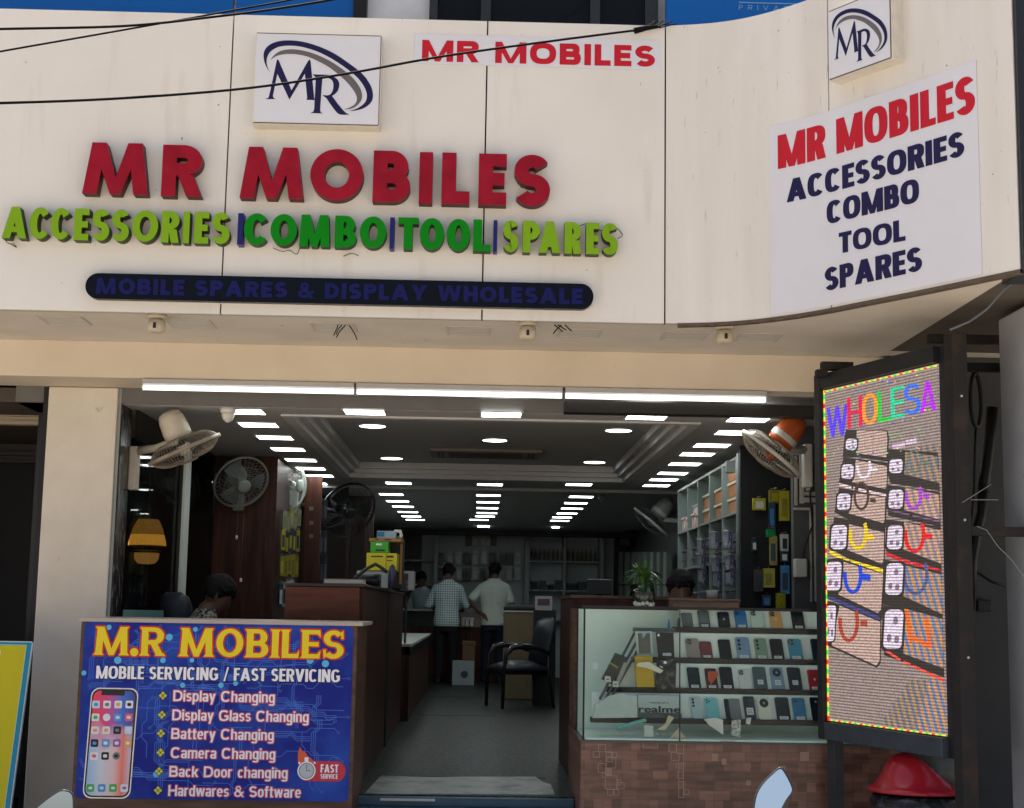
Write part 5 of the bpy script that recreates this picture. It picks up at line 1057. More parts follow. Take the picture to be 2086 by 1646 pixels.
# ================================================================== right display counter
cx0, cx1, DC, ZG, ZTOP = at(1189, 1400, Y=0).x, 2.36, 1.05, .364, 1.103
MOSW = None
def mosaic_wood():
    m = bpy.data.materials.new('mosaic_wood_laminate'); m.use_nodes = True; t = m.node_tree; b = t.nodes['Principled BSDF']; b.inputs['Roughness'].default_value = .4
    tc = t.nodes.new('ShaderNodeTexCoord'); sp_ = t.nodes.new('ShaderNodeSeparateXYZ'); cb = t.nodes.new('ShaderNodeCombineXYZ'); t.links.new(tc.outputs['Object'], sp_.inputs[0]); t.links.new(sp_.outputs[0], cb.inputs[0]); t.links.new(sp_.outputs[2], cb.inputs[1])
    br = t.nodes.new('ShaderNodeTexBrick'); br.inputs['Scale'].default_value = 1; br.inputs['Mortar Size'].default_value = .0015; br.inputs['Brick Width'].default_value = .085; br.inputs['Row Height'].default_value = .052; br.offset = .37; br.squash = .6
    br.inputs['Color1'].default_value = (.06, .026, .018, 1); br.inputs['Color2'].default_value = (.27, .135, .09, 1); br.inputs['Mortar'].default_value = (.07, .035, .025, 1); t.links.new(cb.outputs[0], br.inputs['Vector'])
    mp = t.nodes.new('ShaderNodeMapping'); mp.inputs['Scale'].default_value = (1.2, 1, 9); t.links.new(tc.outputs['Object'], mp.inputs[0])
    nz = t.nodes.new('ShaderNodeTexNoise'); nz.inputs['Scale'].default_value = 4.5; nz.inputs['Detail'].default_value = 6; t.links.new(mp.outputs[0], nz.inputs['Vector'])
    cr = t.nodes.new('ShaderNodeValToRGB'); e = cr.color_ramp.elements; e[0].position = .33; e[0].color = (.04, .019, .014, 1); e[1].position = .68; e[1].color = (.26, .12, .075, 1); t.links.new(nz.outputs['Fac'], cr.inputs[0])
    mx = t.nodes.new('ShaderNodeMix'); mx.data_type = 'RGBA'; mx.inputs[0].default_value = .58; t.links.new(cr.outputs[0], mx.inputs[6]); t.links.new(br.outputs[0], mx.inputs[7]); t.links.new(mx.outputs[2], b.inputs['Base Color']); return m
dc = thing('display_counter', 'glass fronted display counter on a mosaic wood base, full of handsets', 'counter', (1.5, .5, 0))
mb = MB(); mb.box(cx0-.012, cx1, 0, DC, -.09, ZG-.012); mb.build('base', mosaic_wood(), dc)
mb = MB(); mb.box(cx0+.03, cx1, .03, DC-.05, -.5, -.092); mb.build('plinth', DARK, dc)
# pale inlay lines of the laminate
il = MB(); f3 = planeY(-.0005)
def fl_(u0, v0, u1, v1):
    a, b_ = xz(at(u0, v1, Y=0)), xz(at(u1, v0, Y=0)); w_ = .0030
    for r4 in ((a[0], a[1], b_[0], a[1]+w_), (a[0], b_[1]-w_, b_[0], b_[1]), (a[0], a[1]+w_, a[0]+w_, b_[1]-w_), (b_[0]-w_, a[1]+w_, b_[0], b_[1]-w_)): slab(il, [(r4[0], r4[1]), (r4[2], r4[1]), (r4[2], r4[3]), (r4[0], r4[3])], f3, 0, .001+.0001*(len(il.f) % 7))
for q in ((1219, 1516, 1234, 1532), (1234, 1531, 1248, 1552), (1208, 1531, 1222, 1543), (1235, 1543, 1255, 1565), (1234, 1532, 1247, 1542), (1245, 1532, 1257, 1543), (1218, 1555, 1234, 1574), (1233, 1565, 1246, 1580), (1226, 1574, 1234, 1584), (1233, 1580, 1257, 1608), (1257, 1588, 1266, 1598), (1257, 1594, 1272, 1607), (1237, 1608, 1250, 1620), (1250, 1608, 1261, 1620), (1362, 1515, 1378, 1532), (1378, 1515, 1393, 1535), (1367, 1532, 1384, 1550), (1377, 1555, 1393, 1565), (1382, 1535, 1393, 1625), (1379, 1572, 1392, 1586), (1393, 1608, 1404, 1619), (1382, 1592, 1392, 1604), (1310, 1510, 1340, 1524), (1467, 1510, 1498, 1516)): fl_(*q)
il.build('inlay_lines', mat('inlay_tan', (.34, .235, .18, 1), .45), dc)
mb = MB()
for q in ((1234, 1566, 1246, 1579), (1450, 1535, 1463, 1550), (1470, 1545, 1480, 1558), (1630, 1532, 1648, 1550), (1590, 1560, 1600, 1570), (1520, 1590, 1530, 1600)): slab(mb, [xz(at(q[0], q[3], Y=0)), xz(at(q[2], q[3], Y=0)), xz(at(q[2], q[1], Y=0)), xz(at(q[0], q[1], Y=0))], f3, 0, .0004)
mb.build('inlay_blocks', mat('inlay_block', (.30, .20, .15, 1), .45), dc)
mb = MB(); mb.box(cx0-.016, cx1, -.006, DC, ZG-.011, ZG); mb.build('ledge', mat('ledge_grey', (.10, .085, .075, 1), .4), dc)
GL = glassmat('case_glass', (.93, .975, .955, 1), .13)
xj = at(1385, 1380, Y=0).x
for a, b_ in ((cx0, xj-.003), (xj+.003, cx1)):
    mb = MB(); mb.box(a, b_, .002, .008, ZG+.001, ZTOP-.022); mb.build('front_pane', GL, dc)
mb = MB(); mb.box(cx0, cx0+.006, .010, DC-.36, ZG+.001, ZTOP-.022); mb.build('side_pane', GL, dc)
mb = MB(); mb.box(cx0-.012, cx0+.01, DC-.35, DC-.30, ZG+.001, ZTOP-.022); mb.box(cx0-.012, cx0+.01, DC-.05, DC, ZG+.001, ZTOP-.022); mb.build('wood_post', WOODB, dc)
mb = MB(); mb.box(cx0+.0, cx0+.006, DC-.29, DC-.06, ZG+.001, ZTOP-.022); mb.build('side_mirror', mat('greenish_mirror', (.10, .14, .13, 1), .1, spec=.6), dc)
mb = MB(); mb.box(cx0-.004, cx0+.006, -.001, .009, ZG+.001, ZTOP-.021); mb.box(xj-.0028, xj+.0028, .0, .010, ZG+.001, ZTOP-.021); mb.box(cx0-.012, cx1, -.006, .03, ZTOP-.02, ZTOP-.004); mb.build('black_edge', BLACK, dc)
mb = MB(); mb.box(cx0-.012, cx1, .031, DC, ZTOP-.012, ZTOP-.004); mb.build('top_pane', GL, dc)
MINT = mat('case_mint_lining', (.76, .84, .77, 1), .5, var=.02)
mb = MB(); mb.box(cx0+.012, cx1, .62, .63, ZG+.001, ZTOP-.024); mb.box(cx0+.012, cx1, .010, .619, ZG+.002, ZG+.012); mb.build('lining', MINT, dc)
# stepped tiers
TIER = []; TY = [.43, .34, .25, .16]; TV = [1284, 1347, 1409, 1471]; TL = [1372, 1288, 1236, 1204]
DSH = mat('dark_tier_edge', (.035, .026, .024, 1), .45); CASEW = mat('tier_card', (.80, .84, .78, 1), .5, var=.03)
for k in range(4):
    y = TY[k]; zt3, zb3 = at(1500, TV[k]-5, Y=y).z, at(1500, TV[k]+5.5, Y=y).z; xl3 = at(TL[k], TV[k], Y=y).x
    mb = MB(); mb.box(xl3, cx1, y, y+.085, zb3, zt3); mb.build('tier_shelf', DSH, dc, bevel=.002)
    zup = at(1500, (TV[k-1]+6) if k else 1240, Y=y).z-.004; xl4 = at((1386, 1345, 1262, 1207)[k], TV[k], Y=y).x
    mb = MB(); mb.face([(xl4, y+.045, zt3+.001), (cx1, y+.045, zt3+.001), (cx1, y+.078, zup), (xl4, y+.078, zup)]); mb.build('tier_backing', CASEW, dc); TIER.append((y, zt3, zup))
# slanting rails at the left end of the tiers
RAIL = mat('rail_grey', (.11, .12, .12, 1), .45)
for du in (0, 14, 26):
    mb = MB(); a, b_ = at(1297+du, 1281, Y=.42), at(1222+du*.8, 1424, Y=.17); mb.tube([a, b_], .008, 6); mb.build('slant_rail', RAIL, dc)
mb = MB(); a, b_ = at(1290, 1278, Y=.41), at(1376, 1286, Y=.41); mb.box(a.x, b_.x, .40, .45, b_.z-.005, b_.z+.018); mb.build('rail_top', RAIL, dc)
# handsets
def handset(lab, u0, u1, vb, vt, k, col, style, tagm=None, tint=None):
    y, zt3, zup = TIER[k]; yb = y+.020; a = at(u0, vb, Y=yb); b_ = at(u1, vb, Y=yb); top = at((u0+u1)/2, vt, Y=yb+.03); w_ = b_.x-a.x; h = top.z-(zt3+.001)
    org = V(((a.x+b_.x)/2, yb, zt3+.001)); r = thing('handset', lab, 'phone', org, 'handsets in the glass display counter')
    up_ = V((-.10*h, .03, h)).normalized() if style != 'flat' else V((-.05*h, .03, h)).normalized(); ri = V((1, 0, 0)); ou = ri.cross(up_)*1.0
    if ou.y > 0: ou = -ou
    f = lambda u_, v_, t: org+ri*u_+up_*v_+ou*t
    mb = MB(); slab(mb, rrect(-w_/2, w_/2, 0, h, w_*.14, 4), f, -.008, 0); body = mb.build('body', mat(*col) if isinstance(col, tuple) else col, r, bevel=.0012)
    cm = mat('lens_black', (.012, .012, .014, 1), .15); lm = mat('lens_glint', (.25, .26, .28, 1), .15)
    if style in ('sq', 'sq3'):
        mb = MB(); s = w_*.36; slab(mb, rrect(-w_/2+w_*.07, -w_/2+w_*.07+s, h-w_*.07-s*1.1, h-w_*.07, s*.25, 3), f, 0, .0016); cb = mb.build('camera_bump', body.data.materials[0] if style == 'sq' else cm, r)
        mb = MB()
        for dx, dz in ((.28, .28), (.28, .75), (.72, .5)): slab(mb, circ((-w_/2+w_*.07+s*dx, h-w_*.07-s*1.1*dz), s*.19, 10), f, .0016, .0026)
        mb.build('lens', cm if style == 'sq' else lm, cb)
    elif style == 'col':
        mb = MB()
        for j in range(3): slab(mb, circ((-w_/2+w_*.24, h-w_*.24-w_*.30*j), w_*.115, 12), f, 0, .002)
        mb.build('camera_bump', cm, r)
    elif style == 'round':
        mb = MB(); slab(mb, circ((0, h-w_*.42), w_*.32, 24), f, 0, .002); cb = mb.build('camera_bump', cm, r); mb = MB(); slab(mb, circ((0, h-w_*.42), w_*.10, 12), f, .002, .0026); mb.build('lens', lm, cb)
    elif style in ('screen',):
        mb = MB(); slab(mb, rrect(-w_/2+.004, w_/2-.004, .004, h-.004, w_*.11, 3), f, 0, .0006); mb.build('screen', mat('dark_screen', (.02, .024, .026, 1), .08, spec=.6), r)
    elif style == 'glass':
        mb = MB(); slab(mb, rrect(-w_/2+.004, w_/2-.004, h*.25, h-.004, w_*.11, 3), f, 0, .0006); mb.build('screen', mat('smoky_screen', (.12, .13, .13, 1), .12), r)
    if style == 'apple' or tint == 'emblem':
        mb = MB(); slab(mb, circ((0, h*.52), w_*.085, 10), f, 0, .0009); slab(mb, circ((w_*.03, h*.52+w_*.11), w_*.03, 8), f, 0, .001); mb.build('emblem', mat('emblem_silver', (.45, .46, .48, 1), .3), r)
    if tagm:
        z0_, z1_, ww = tagm; mb = MB(); slab(mb, [(-w_*ww/2, h*z0_), (w_*ww/2, h*z0_), (w_*ww/2, h*z1_), (-w_*ww/2, h*z1_)], f, 0, .0012); tg_ = mb.build('price_tag', mat('tag_white', (.62, .62, .62, 1), .5), r)
        mb = MB()
        for j in range(3): slab(mb, [(-w_*ww*.35, h*(z0_+(z1_-z0_)*(.25+.22*j))), (w_*ww*(.35-.1*(j % 2)), h*(z0_+(z1_-z0_)*(.25+.22*j))), (w_*ww*(.35-.1*(j % 2)), h*(z0_+(z1_-z0_)*(.33+.22*j))), (-w_*ww*.35, h*(z0_+(z1_-z0_)*(.33+.22*j)))], f, .0012, .0014)
        mb.build('tag_lines', mat('tag_ink', (.12, .12, .13, 1), .5), tg_)
    return r
PB = ('phone_black', (.010, .012, .018, 1), .3, 0, .15); PDB = ('phone_midnight', (.014, .022, .034, 1), .3, 0, .15); TG = (.02, .16, .62); TB = (.22, .42, .42)
rows_ = [(0, 1280, [(1391, 1413, 1247, ('phone_smoke', (.09, .095, .095, 1), .15), 'glass', None, 'smoky grey handset'), (1425, 1448, 1242, ('phone_graphite', (.045, .05, .05, 1), .15), 'glass', TG, 'graphite handset with tag'), (1465, 1489, 1245, PB, 'apple', None, 'black handset with silver emblem'), (1500, 1524, 1242, ('phone_blue', (.02, .14, .36, 1), .2), 'screen' if 0 else 'sq', TG, 'deep blue handset'),
                    (1532, 1558, 1241, ('phone_mint', (.45, .55, .48, 1), .25), 'sq3', None, 'mint handset'), (1571, 1596, 1243, ('phone_orange', (.58, .30, .10, 1), .25), 'sq3', None, 'orange handset'), (1616, 1641, 1242, PB, 'plain', TG, 'black handset with white tag')]),
         (1, 1342, [(1401, 1427, 1299, ('phone_taupe', (.30, .24, .21, 1), .25), 'sq3', None, 'taupe handset'), (1429, 1453, 1305, ('phone_maroon', (.16, .035, .035, 1), .25), 'plain', TG, 'maroon handset'), (1467, 1492, 1301, PB, 'plain', None, 'plain black handset'), (1503, 1531, 1297, ('phone_sky', (.16, .27, .40, 1), .25), 'col', TG, 'sky blue handset'),
                    (1541, 1566, 1299, ('phone_sage', (.18, .27, .20, 1), .25), 'col', TG, 'sage green handset'), (1573, 1599, 1300, PB, 'plain', TG, 'black handset with low white tag'), (1610, 1637, 1300, ('phone_azure', (.06, .24, .38, 1), .25), 'sq3', TG, 'azure handset'), (1657, 1680, 1300, PDB, 'plain', None, 'half hidden dark handset')]),
         (2, 1402, [(1404, 1429, 1358, PDB, 'plain', TG, 'midnight handset'), (1440, 1464, 1360, ('phone_wine', (.07, .02, .015, 1), .25), 'orange', TG, 'dark handset with orange flash'), (1470, 1496, 1357, PB, 'plain', TG, 'black handset with tag'), (1508, 1533, 1362, ('phone_white', (.55, .56, .54, 1), .25), 'sq3', None, 'white handset with emblem'),
                    (1538, 1565, 1357, ('phone_teal', (.05, .085, .085, 1), .2), 'plain', TB, 'dark teal handset with square tag'), (1574, 1600, 1358, ('phone_steel', (.15, .24, .33, 1), .25), 'round', (.2, .42, .45), 'steel blue handset with round camera'), (1609, 1636, 1358, PDB, 'plain', TB, 'midnight handset with square tag'), (1650, 1676, 1363, ('phone_red', (.34, .02, .035, 1), .25), 'apple', TG, 'red handset')]),
         (3, 1464, [(1411, 1433, 1418, ('phone_ice', (.42, .52, .52, 1), .25), 'col', None, 'ice blue handset'), (1440, 1467, 1420, ('phone_aqua', (.18, .48, .50, 1), .25), 'sq', None, 'aqua handset'), (1480, 1489, 1422, PB, 'plain', None, 'black handset half behind the grey one'), (1489, 1512, 1422, ('phone_grey', (.17, .17, .16, 1), .3), 'plain', None, 'grey handset'),
                    (1519, 1542, 1417, ('phone_charcoal', (.03, .036, .042, 1), .25), 'col', (.2, .5, .6), 'charcoal handset with large tag'), (1547, 1575, 1419, ('phone_ivory', (.60, .58, .48, 1), .3), 'round', None, 'ivory handset with black round camera'), (1584, 1612, 1419, PDB, 'plain', TG, 'midnight handset with tag'), (1619, 1645, 1420, ('phone_cobalt', (.03, .17, .32, 1), .25), 'sq', TG, 'cobalt handset'), (1656, 1678, 1419, PB, 'round', None, 'half hidden black handset with round camera')])]
RN = ('top', 'second', 'third', 'bottom')
for k, vb, lst in rows_:
    for (u0, u1, vt, col, st, tg_, lab) in lst:
        r = handset('%s in the %s tier of the glass display counter' % (lab, RN[k]), u0, u1, vb, vt, k, col, 'apple' if (lab.startswith('white handset')) and 0 else st, tg_, 'emblem' if 'white handset with emblem' in lab or st == 'apple' or 'orange handset' == lab else None)
        if st == 'orange':
            y, zt3, zup = TIER[k]; p = at((u0+u1)/2, (vb+vt)/2-3, Y=y+.03); mb = MB(); f = lambda a, b_, t: V((p.x+a, p.y-t+b_*.2, p.z+b_)); slab(mb, [(-.030, -.02), (-.012, -.045), (.030, .01), (.026, .030), (-.028, .026)], f, 0, .012); mb.build('orange_flash', mat('flash_orange', (.50, .09, .03, 1), .3), r)
# things at the left end of the case
def leanbox(name, lab, cat, c4, y, d, m_, extra=None):
    """c4: four photo corners (bl, br, tr, tl)"""
    pts = [at(u, v, Y=y) for u, v in c4]; r = thing(name, lab, cat, (sum(p.x for p in pts)/4, y, min(p.z for p in pts)))
    mb = MB(); mb.prism(pts, (0, d, 0)); mb.build('body', m_, r, bevel=.002)
    for nm, q4, m2 in (extra or []): p4 = [at(u, v, Y=y-.002) for u, v in q4]; mb = MB(); mb.prism(p4, (0, .0015, 0)); mb.build(nm, m2, r)
    return r
leanbox('phone_carton', 'open white carton showing a dark handset face, above the yellow box', 'carton', [(1298, 1334), (1330, 1334), (1328, 1286), (1294, 1286)], .30, .03, mat('carton_white', (.50, .52, .50, 1), .4), [('handset_face', [(1302, 1331), (1326, 1331), (1324, 1290), (1299, 1290)], mat('dark_screen', (.02, .024, .026, 1), .08, spec=.6)), ('clip', [(1308, 1301), (1316, 1299), (1319, 1286), (1306, 1286)], mat('clip_pale', (.40, .46, .56, 1), .3))])
leanbox('phone_carton', 'black carton beside the open white one in the display case', 'carton', [(1342, 1340), (1374, 1341), (1372, 1289), (1337, 1288)], .30, .04, mat('carton_black', (.012, .012, .015, 1), .3), [('tag', [(1350, 1336), (1368, 1336), (1367, 1330), (1350, 1330)], mat('tag_white', None)), ('mark', [(1339, 1296), (1344, 1296), (1343, 1291), (1340, 1291)], PWH)])
leanbox('yellow_box', 'glossy yellow box standing in the left of the display case', 'box', [(1297, 1400), (1334, 1400), (1329, 1337), (1294, 1337)], .20, .06, mat('yellow_gloss', (.50, .31, .012, 1), .25), [('lid_seam', [(1296, 1352), (1331, 1352), (1331, 1351), (1296, 1351)], mat('yellow_dark', (.28, .17, .01, 1), .4))])
leanbox('headset', 'white earphone lying across the yellow box in the display case', 'earphone', [(1296, 1357), (1318, 1361), (1345, 1372), (1352, 1366), (1322, 1348), (1300, 1350)], .165, .012, mat('earphone_white', (.68, .64, .50, 1), .3))
leanbox('black_pouch', 'crumpled black bag beside the yellow box in the display case', 'bag', [(1335, 1405), (1376, 1405), (1378, 1348), (1366, 1338), (1352, 1346), (1340, 1342)], .22, .05, mix2('crumple_black', (.008, .008, .01, 1), (.09, .09, .10, 1), scale=40, lo=.5, hi=.62, rough=.25), [('bead', [(1352, 1352), (1358, 1352), (1358, 1347), (1352, 1347)], PWH), ('glint', [(1344, 1358), (1350, 1361), (1351, 1359), (1345, 1356)], PWH)])
leanbox('dark_carton', 'slanting dark carton with a yellow band, at the left end of the case', 'carton', [(1226, 1384), (1246, 1395), (1280, 1340), (1254, 1330)], .19, .05, mat('carton_olive', (.03, .032, .035, 1), .35), [('band', [(1243, 1352), (1258, 1362), (1259, 1359), (1244, 1349)], YEL), ('pale_edge', [(1255, 1388), (1262, 1391), (1279, 1352), (1271, 1349)], mat('edge_pale', (.33, .32, .28, 1), .5))])
for i, (u, v) in enumerate(((1232, 1378), (1248, 1388))):
    leanbox('white_adapter', 'small white plug adapter at the left end of the case, %s' % ('upper left one' if i == 0 else 'lower right one'), 'adapter', [(u, v+11), (u+13, v+12), (u+12, v), (u+1, v-1)], .15, .03, mat('adapter_white', (.58, .55, .50, 1), .35), [('dark_mark', [(u+3, v+7), (u+9, v+7.5), (u+9, v+5), (u+3, v+4.5)], mat('tag_ink', None))], )
rr5 = leanbox('printed_carton', 'pale grey carton printed realme in dark letters, lower left of the case', 'carton', [(1300, 1462), (1389, 1465), (1387, 1417), (1299, 1415)], .125, .05, mat('carton_pale', (.40, .46, .46, 1), .35), [('lower_band', [(1300, 1462), (1389, 1465), (1388.5, 1453), (1300, 1451)], mat('band_grey', (.06, .075, .08, 1), .35))])
mb = MB(); yy = .1215; a, b_ = at(1301, 1450.5, Y=yy), at(1386, 1451.5, Y=yy); cap = at(1340, 1438, Y=yy).z-at(1340, 1451, Y=yy).z
print_text(mb, 'realme', planeY(yy), a.x, b_.x, a.z, cap*.98, .001, bold=.022, off=.012); mb.build('lettering', mat('print_black', (.02, .022, .03, 1), .4), rr5)
mb = MB(); a, b_ = at(1323, 1433, Y=yy), at(1362, 1433.5, Y=yy); print_text(mb, 'realme x7 s', planeY(yy), a.x, b_.x, a.z, .010, .001, bold=.0, off=0); mb.build('small_lettering', mat('print_black', None), rr5)
leanbox('clear_bag', 'pale frosted plastic bag at the lower left of the case', 'bag', [(1207, 1463), (1299, 1462), (1298, 1418), (1262, 1412), (1240, 1418), (1212, 1436)], .115, .03, mat('frosted_bag', (.44, .50, .47, 1), .3, var=.08, vscale=25))
leanbox('teal_ruler', 'teal perforated strip lying at the bottom of the case', 'strip', [(1254, 1480), (1257, 1487), (1318, 1470), (1315, 1463)], .06, .01, mat('teal_strip', (.12, .36, .32, 1), .4, var=.25, vscale=90))
for i, (c4, m_, lab) in enumerate((([(1338, 1487), (1355, 1488), (1374, 1462), (1362, 1457), (1356, 1474)], mat('tan_scrap', (.52, .44, .33, 1), .5), 'tan folded paper scrap at the bottom of the case'), ([(1445, 1478), (1474, 1497), (1473, 1466), (1458, 1462), (1434, 1465)], mat('case_white', (.62, .60, .56, 1), .4), 'white sheet standing in for a street reflection, bottom middle of the case'),
                               ([(1490, 1498), (1509, 1502), (1509, 1466), (1491, 1467)], mix2('mottled_reflection', (.25, .25, .23, 1), (.58, .57, .54, 1), scale=60, lo=.48, hi=.52, rough=.4), 'mottled white sheet standing in for a street reflection below the grey handset'), ([(1520, 1474), (1528, 1477), (1531, 1462), (1521, 1463)], mat('case_white', None), 'small white folded card below the charcoal handset'),
                               ([(1312, 1502), (1332, 1502), (1330, 1478), (1313, 1477)], mat('white_cup', (.50, .53, .50, 1), .4), 'white paper cup shape at the bottom left of the case'), ([(1362, 1505), (1400, 1506), (1382, 1484)], mat('tan_scrap', None), 'tan folded triangle of paper at the bottom of the case'))):
    leanbox('paper_and_reflection', lab, 'paper', c4, .05, .02, m_)  # the large white and mottled sheets imitate street reflections in the glass
for i, (u, v, m_) in enumerate(((1363, 1271, BLU), (1383, 1269, DBL))):
    leanbox('small_bottle', 'tiny %s bottle standing on the rail top in the case' % ('blue' if i == 0 else 'dark'), 'bottle', [(u-3, v+10), (u+3, v+10), (u+2.5, v-2), (u+1, v-10), (u-1, v-10), (u-2.5, v-2)], .41, .012, m_)
leanbox('pale_sticker', 'small pale blue sticker on the inside left of the glass case', 'sticker', [(1206, 1362), (1218, 1363), (1220, 1350), (1209, 1347)], .012, .002, mat('sticker_pale', (.50, .56, .58, 1), .4))
# on top of the counter
r = thing('wooden_tray', 'low rough wooden board lying on top of the glass counter', 'board', (at(1435, 1230, Y=.5).x, .5, ZTOP-.003))
a, b_ = at(1362, 1225, Y=.45), at(1505, 1225, Y=.45); zt4 = at(1435, 1220, Y=.45).z
mb = MB(); mb.box(a.x+.02, b_.x, .40, .62, zt4-.012, zt4); mb.box(a.x+.02, b_.x-.005, .42, .6, ZTOP-.0035, zt4-.0125); mb.build('board', mat('rough_wood', (.14, .085, .06, 1), .7, var=.2, stretch=(1, 8, 8)), r, bevel=.004)
mb = MB(); p = at(1451, 1214, Y=.52); mb.lathe([(.03, 0), (.036, .05), (.036, .052)], (p.x, .53, zt4+.001), (0, 0, 1), 20); tag(mb.build('white_cup', mat('cup_white', (.3, .3, .29, 1), .5)), 'small white cup standing on the wooden board', 'cup')
# plant in a glass bowl
pc = at(1312, 1222, Y=.48); base = V((pc.x, .48, ZTOP-.003)); r = thing('bowl_plant', 'leafy green plant in a round glass bowl on the display counter', 'plant', base)
R0 = .068; mb = MB(); mb.lathe([(.035, .0), (.058, .018), (R0, .06), (.062, .095), (.045, .118), (.050, .124), (.048, .126)], base, (0, 0, 1), 28, caps=False); mb.build('bowl', glassmat('bowl_glass', (.86, .9, .88, 1), 1.6), r)
mb = MB(); mb.lathe([(.001, .004), (.032, .005), (.055, .02), (.062, .06), (.055, .088), (.001, .089)], base, (0, 0, 1), 24); mb.build('soil', mix2('bowl_soil', (.045, .035, .025, 1), (.12, .10, .075, 1), scale=60, rough=.8), r)
mb = MB()
for k in range(14): t = k*.449; mb.ball(base+V((.05*math.cos(t), .05*math.sin(t)-.0, .013+.004*(k % 3))), .014, 8)
mb.build('pebbles', mat('pebble_white', (.55, .55, .5, 1), .5), r)
rnd2 = random.Random(5); lv = MB()
for k in range(64):
    t = rnd2.uniform(0, 6.283); el = rnd2.uniform(.1, 1.35); L = rnd2.uniform(.08, .155); st_ = base+V((.02*math.cos(t), .02*math.sin(t), .10+rnd2.uniform(0, .10))); d = V((math.cos(t)*math.cos(el), math.sin(t)*math.cos(el), math.sin(el))); s = d.cross(V((0, 0, 1))).normalized()
    pts = []
    for j in range(6):
        q = j/5; c = st_+d*L*q+V((0, 0, -.07*q*q*(1.3-el*.5))); wd = .011*math.sin(math.pi*min(1, q*.85+.12)); pts.append((c-s*wd, c+s*wd+V((0, 0, .003))))
    lv.cur = k % 3
    for j in range(5): lv.face([pts[j][0], pts[j][1], pts[j+1][1], pts[j+1][0]])
lv.build('leaves', [mat('leaf_a', (.045, .12, .018, 1), .4, var=.15), mat('leaf_b', (.08, .17, .03, 1), .4, var=.15), mat('leaf_c', (.025, .075, .015, 1), .45, var=.15)], r)
mb = MB()
for k in range(5): mb.tube([base+V((.01*math.cos(k*1.3), .01*math.sin(k*1.3), .085)), base+V((.02*math.cos(k*1.3), .02*math.sin(k*1.3), .21))], .003, 5)
mb.build('stems', mat('leaf_c', None), r)
# ================================================================== LED board
LA = at(1683, 1132, Y=-.14); LB = at(1919, 1119, Y=-1.09); du = V((LB.x-LA.x, LB.y-LA.y, 0)); LWID = du.length; eu = du.normalized(); en = V((eu.y, -eu.x, 0))
LORG = V((LA.x, LA.y, 0))
def onled(u, v): p = atp(u, v, LORG, en)-LORG; return (p.dot(eu), p.z)
fL = lambda u_, v_, t: LORG+eu*u_+en*t+V((0, 0, v_))
lz0 = (onled(1690, 1470)[1]+onled(1931, 1499)[1])/2; lz1 = (onled(1677, 798)[1]+onled(1905, 740)[1])/2
u_l = (onled(1677, 798)[0]+onled(1690, 1470)[0])/2; u_r = (onled(1905, 740)[0]+onled(1932, 1498)[0])/2
led = thing('led_display', 'tall LED display board in a black steel frame on legs, showing phone cases', 'display', LORG+eu*LWID/2+V((0, 0, -.5)))
FRB = mat('frame_black_steel', (.014, .015, .017, 1), .45, var=.3, vscale=14); RUS = mix2('rusty_steel', (.014, .013, .013, 1), (.040, .024, .016, 1), scale=9, lo=.52, hi=.7, rough=.7)
def lbox(mb, u0, u1, z0_, z1_, t0, t1): slab(mb, [(u0, z0_), (u1, z0_), (u1, z1_), (u0, z1_)], fL, t0, t1)
mb = MB(); lbox(mb, u_l-.06, u_r+.05, lz0-.10, lz1+.09, -.10, -.012); mb.build('cabinet', FRB, led)
mb = MB(); lbox(mb, u_l-.06, u_l-.004, lz0-.10, lz1+.09, -.0115, .03); mb.build('frame_side', FRB, led, bevel=.004)
mb = MB(); lbox(mb, u_l-.0035, u_r+.0, lz1+.006, lz1+.09, -.0115, .028); mb.build('frame_top', FRB, led, bevel=.004)
mb = MB(); lbox(mb, u_l-.0035, u_r+.0, lz0-.10, lz0-.006, -.0115, .028); mb.build('frame_bottom', mat('frame_slate', (.04, .05, .062, 1), .5, var=.25, vscale=12), led, bevel=.004)
mb = MB(); lbox(mb, u_r+.052, u_r+.12, -.5, lz1+.14, -.085, .0); mb.build('post', RUS, led, bevel=.004)
mb = MB(); lbox(mb, u_l-.02, u_l+.05, -.5, lz0-.102, -.06, .0); mb.build('leg', mat('leg_slate', (.035, .038, .042, 1), .5, var=.2), led, bevel=.004)
for (v,) in ((807,), (1059,), (1339,)):
    p = onled(1934+(v-807)*.028, v); mb = MB(); mb.ball(fL(u_r+.122, p[1], -.045), .008, 10); mb.build('bolt', mat('bolt_steel', (.5, .5, .5, 1), .3, metal=.7), led)
ES = 1/EXPO
def le(name, r_, g, b_, k=1.0, bands=.55): return emit('led_'+name, C(r_, g, b_), 1.0*ES*k, bands)
SCRG = le('ground', 150, 132, 126, .95); lay = [0]
def scr(name, polys, m_):
    lay[0] += 1; mb = MB()
    for pts in polys: slab(mb, pts, fL, 0, .00009*lay[0])
    return mb.build(name, m_, screen)
mb = MB(); lbox(mb, u_l, u_r, lz0, lz1, -.010, 0); screen = mb.build('screen', SCRG, led)
def z4(pts): return [onled(1600+x/1.669, 660+y/1.669) for x, y in pts]          # from the first enlargement
def cl(pts): return [(min(max(x, u_l+.004), u_r-.004), min(max(z, lz0+.004), lz1-.004)) for x, z in pts]
STR = led_stripe('led_moire', C(215, 150, 80), C(95, 130, 180), .85*ES, 9.5, .8); STR2 = led_stripe('led_moire_soft', C(190, 150, 110), C(120, 125, 140), .75*ES, 9.5, .8)
scr('moire_area', [cl(z4([(330, 1345), (420, 1215), (556, 1205), (566, 1395), (345, 1370)]))], STR2)
scr('moire_area', [cl(z4([(440, 1385), (500, 1180), (556, 1215), (566, 1395)]))], STR)
scr('moire_area', [cl(z4([(440, 420), (520, 410), (548, 1000), (520, 1000)]))], STR2)
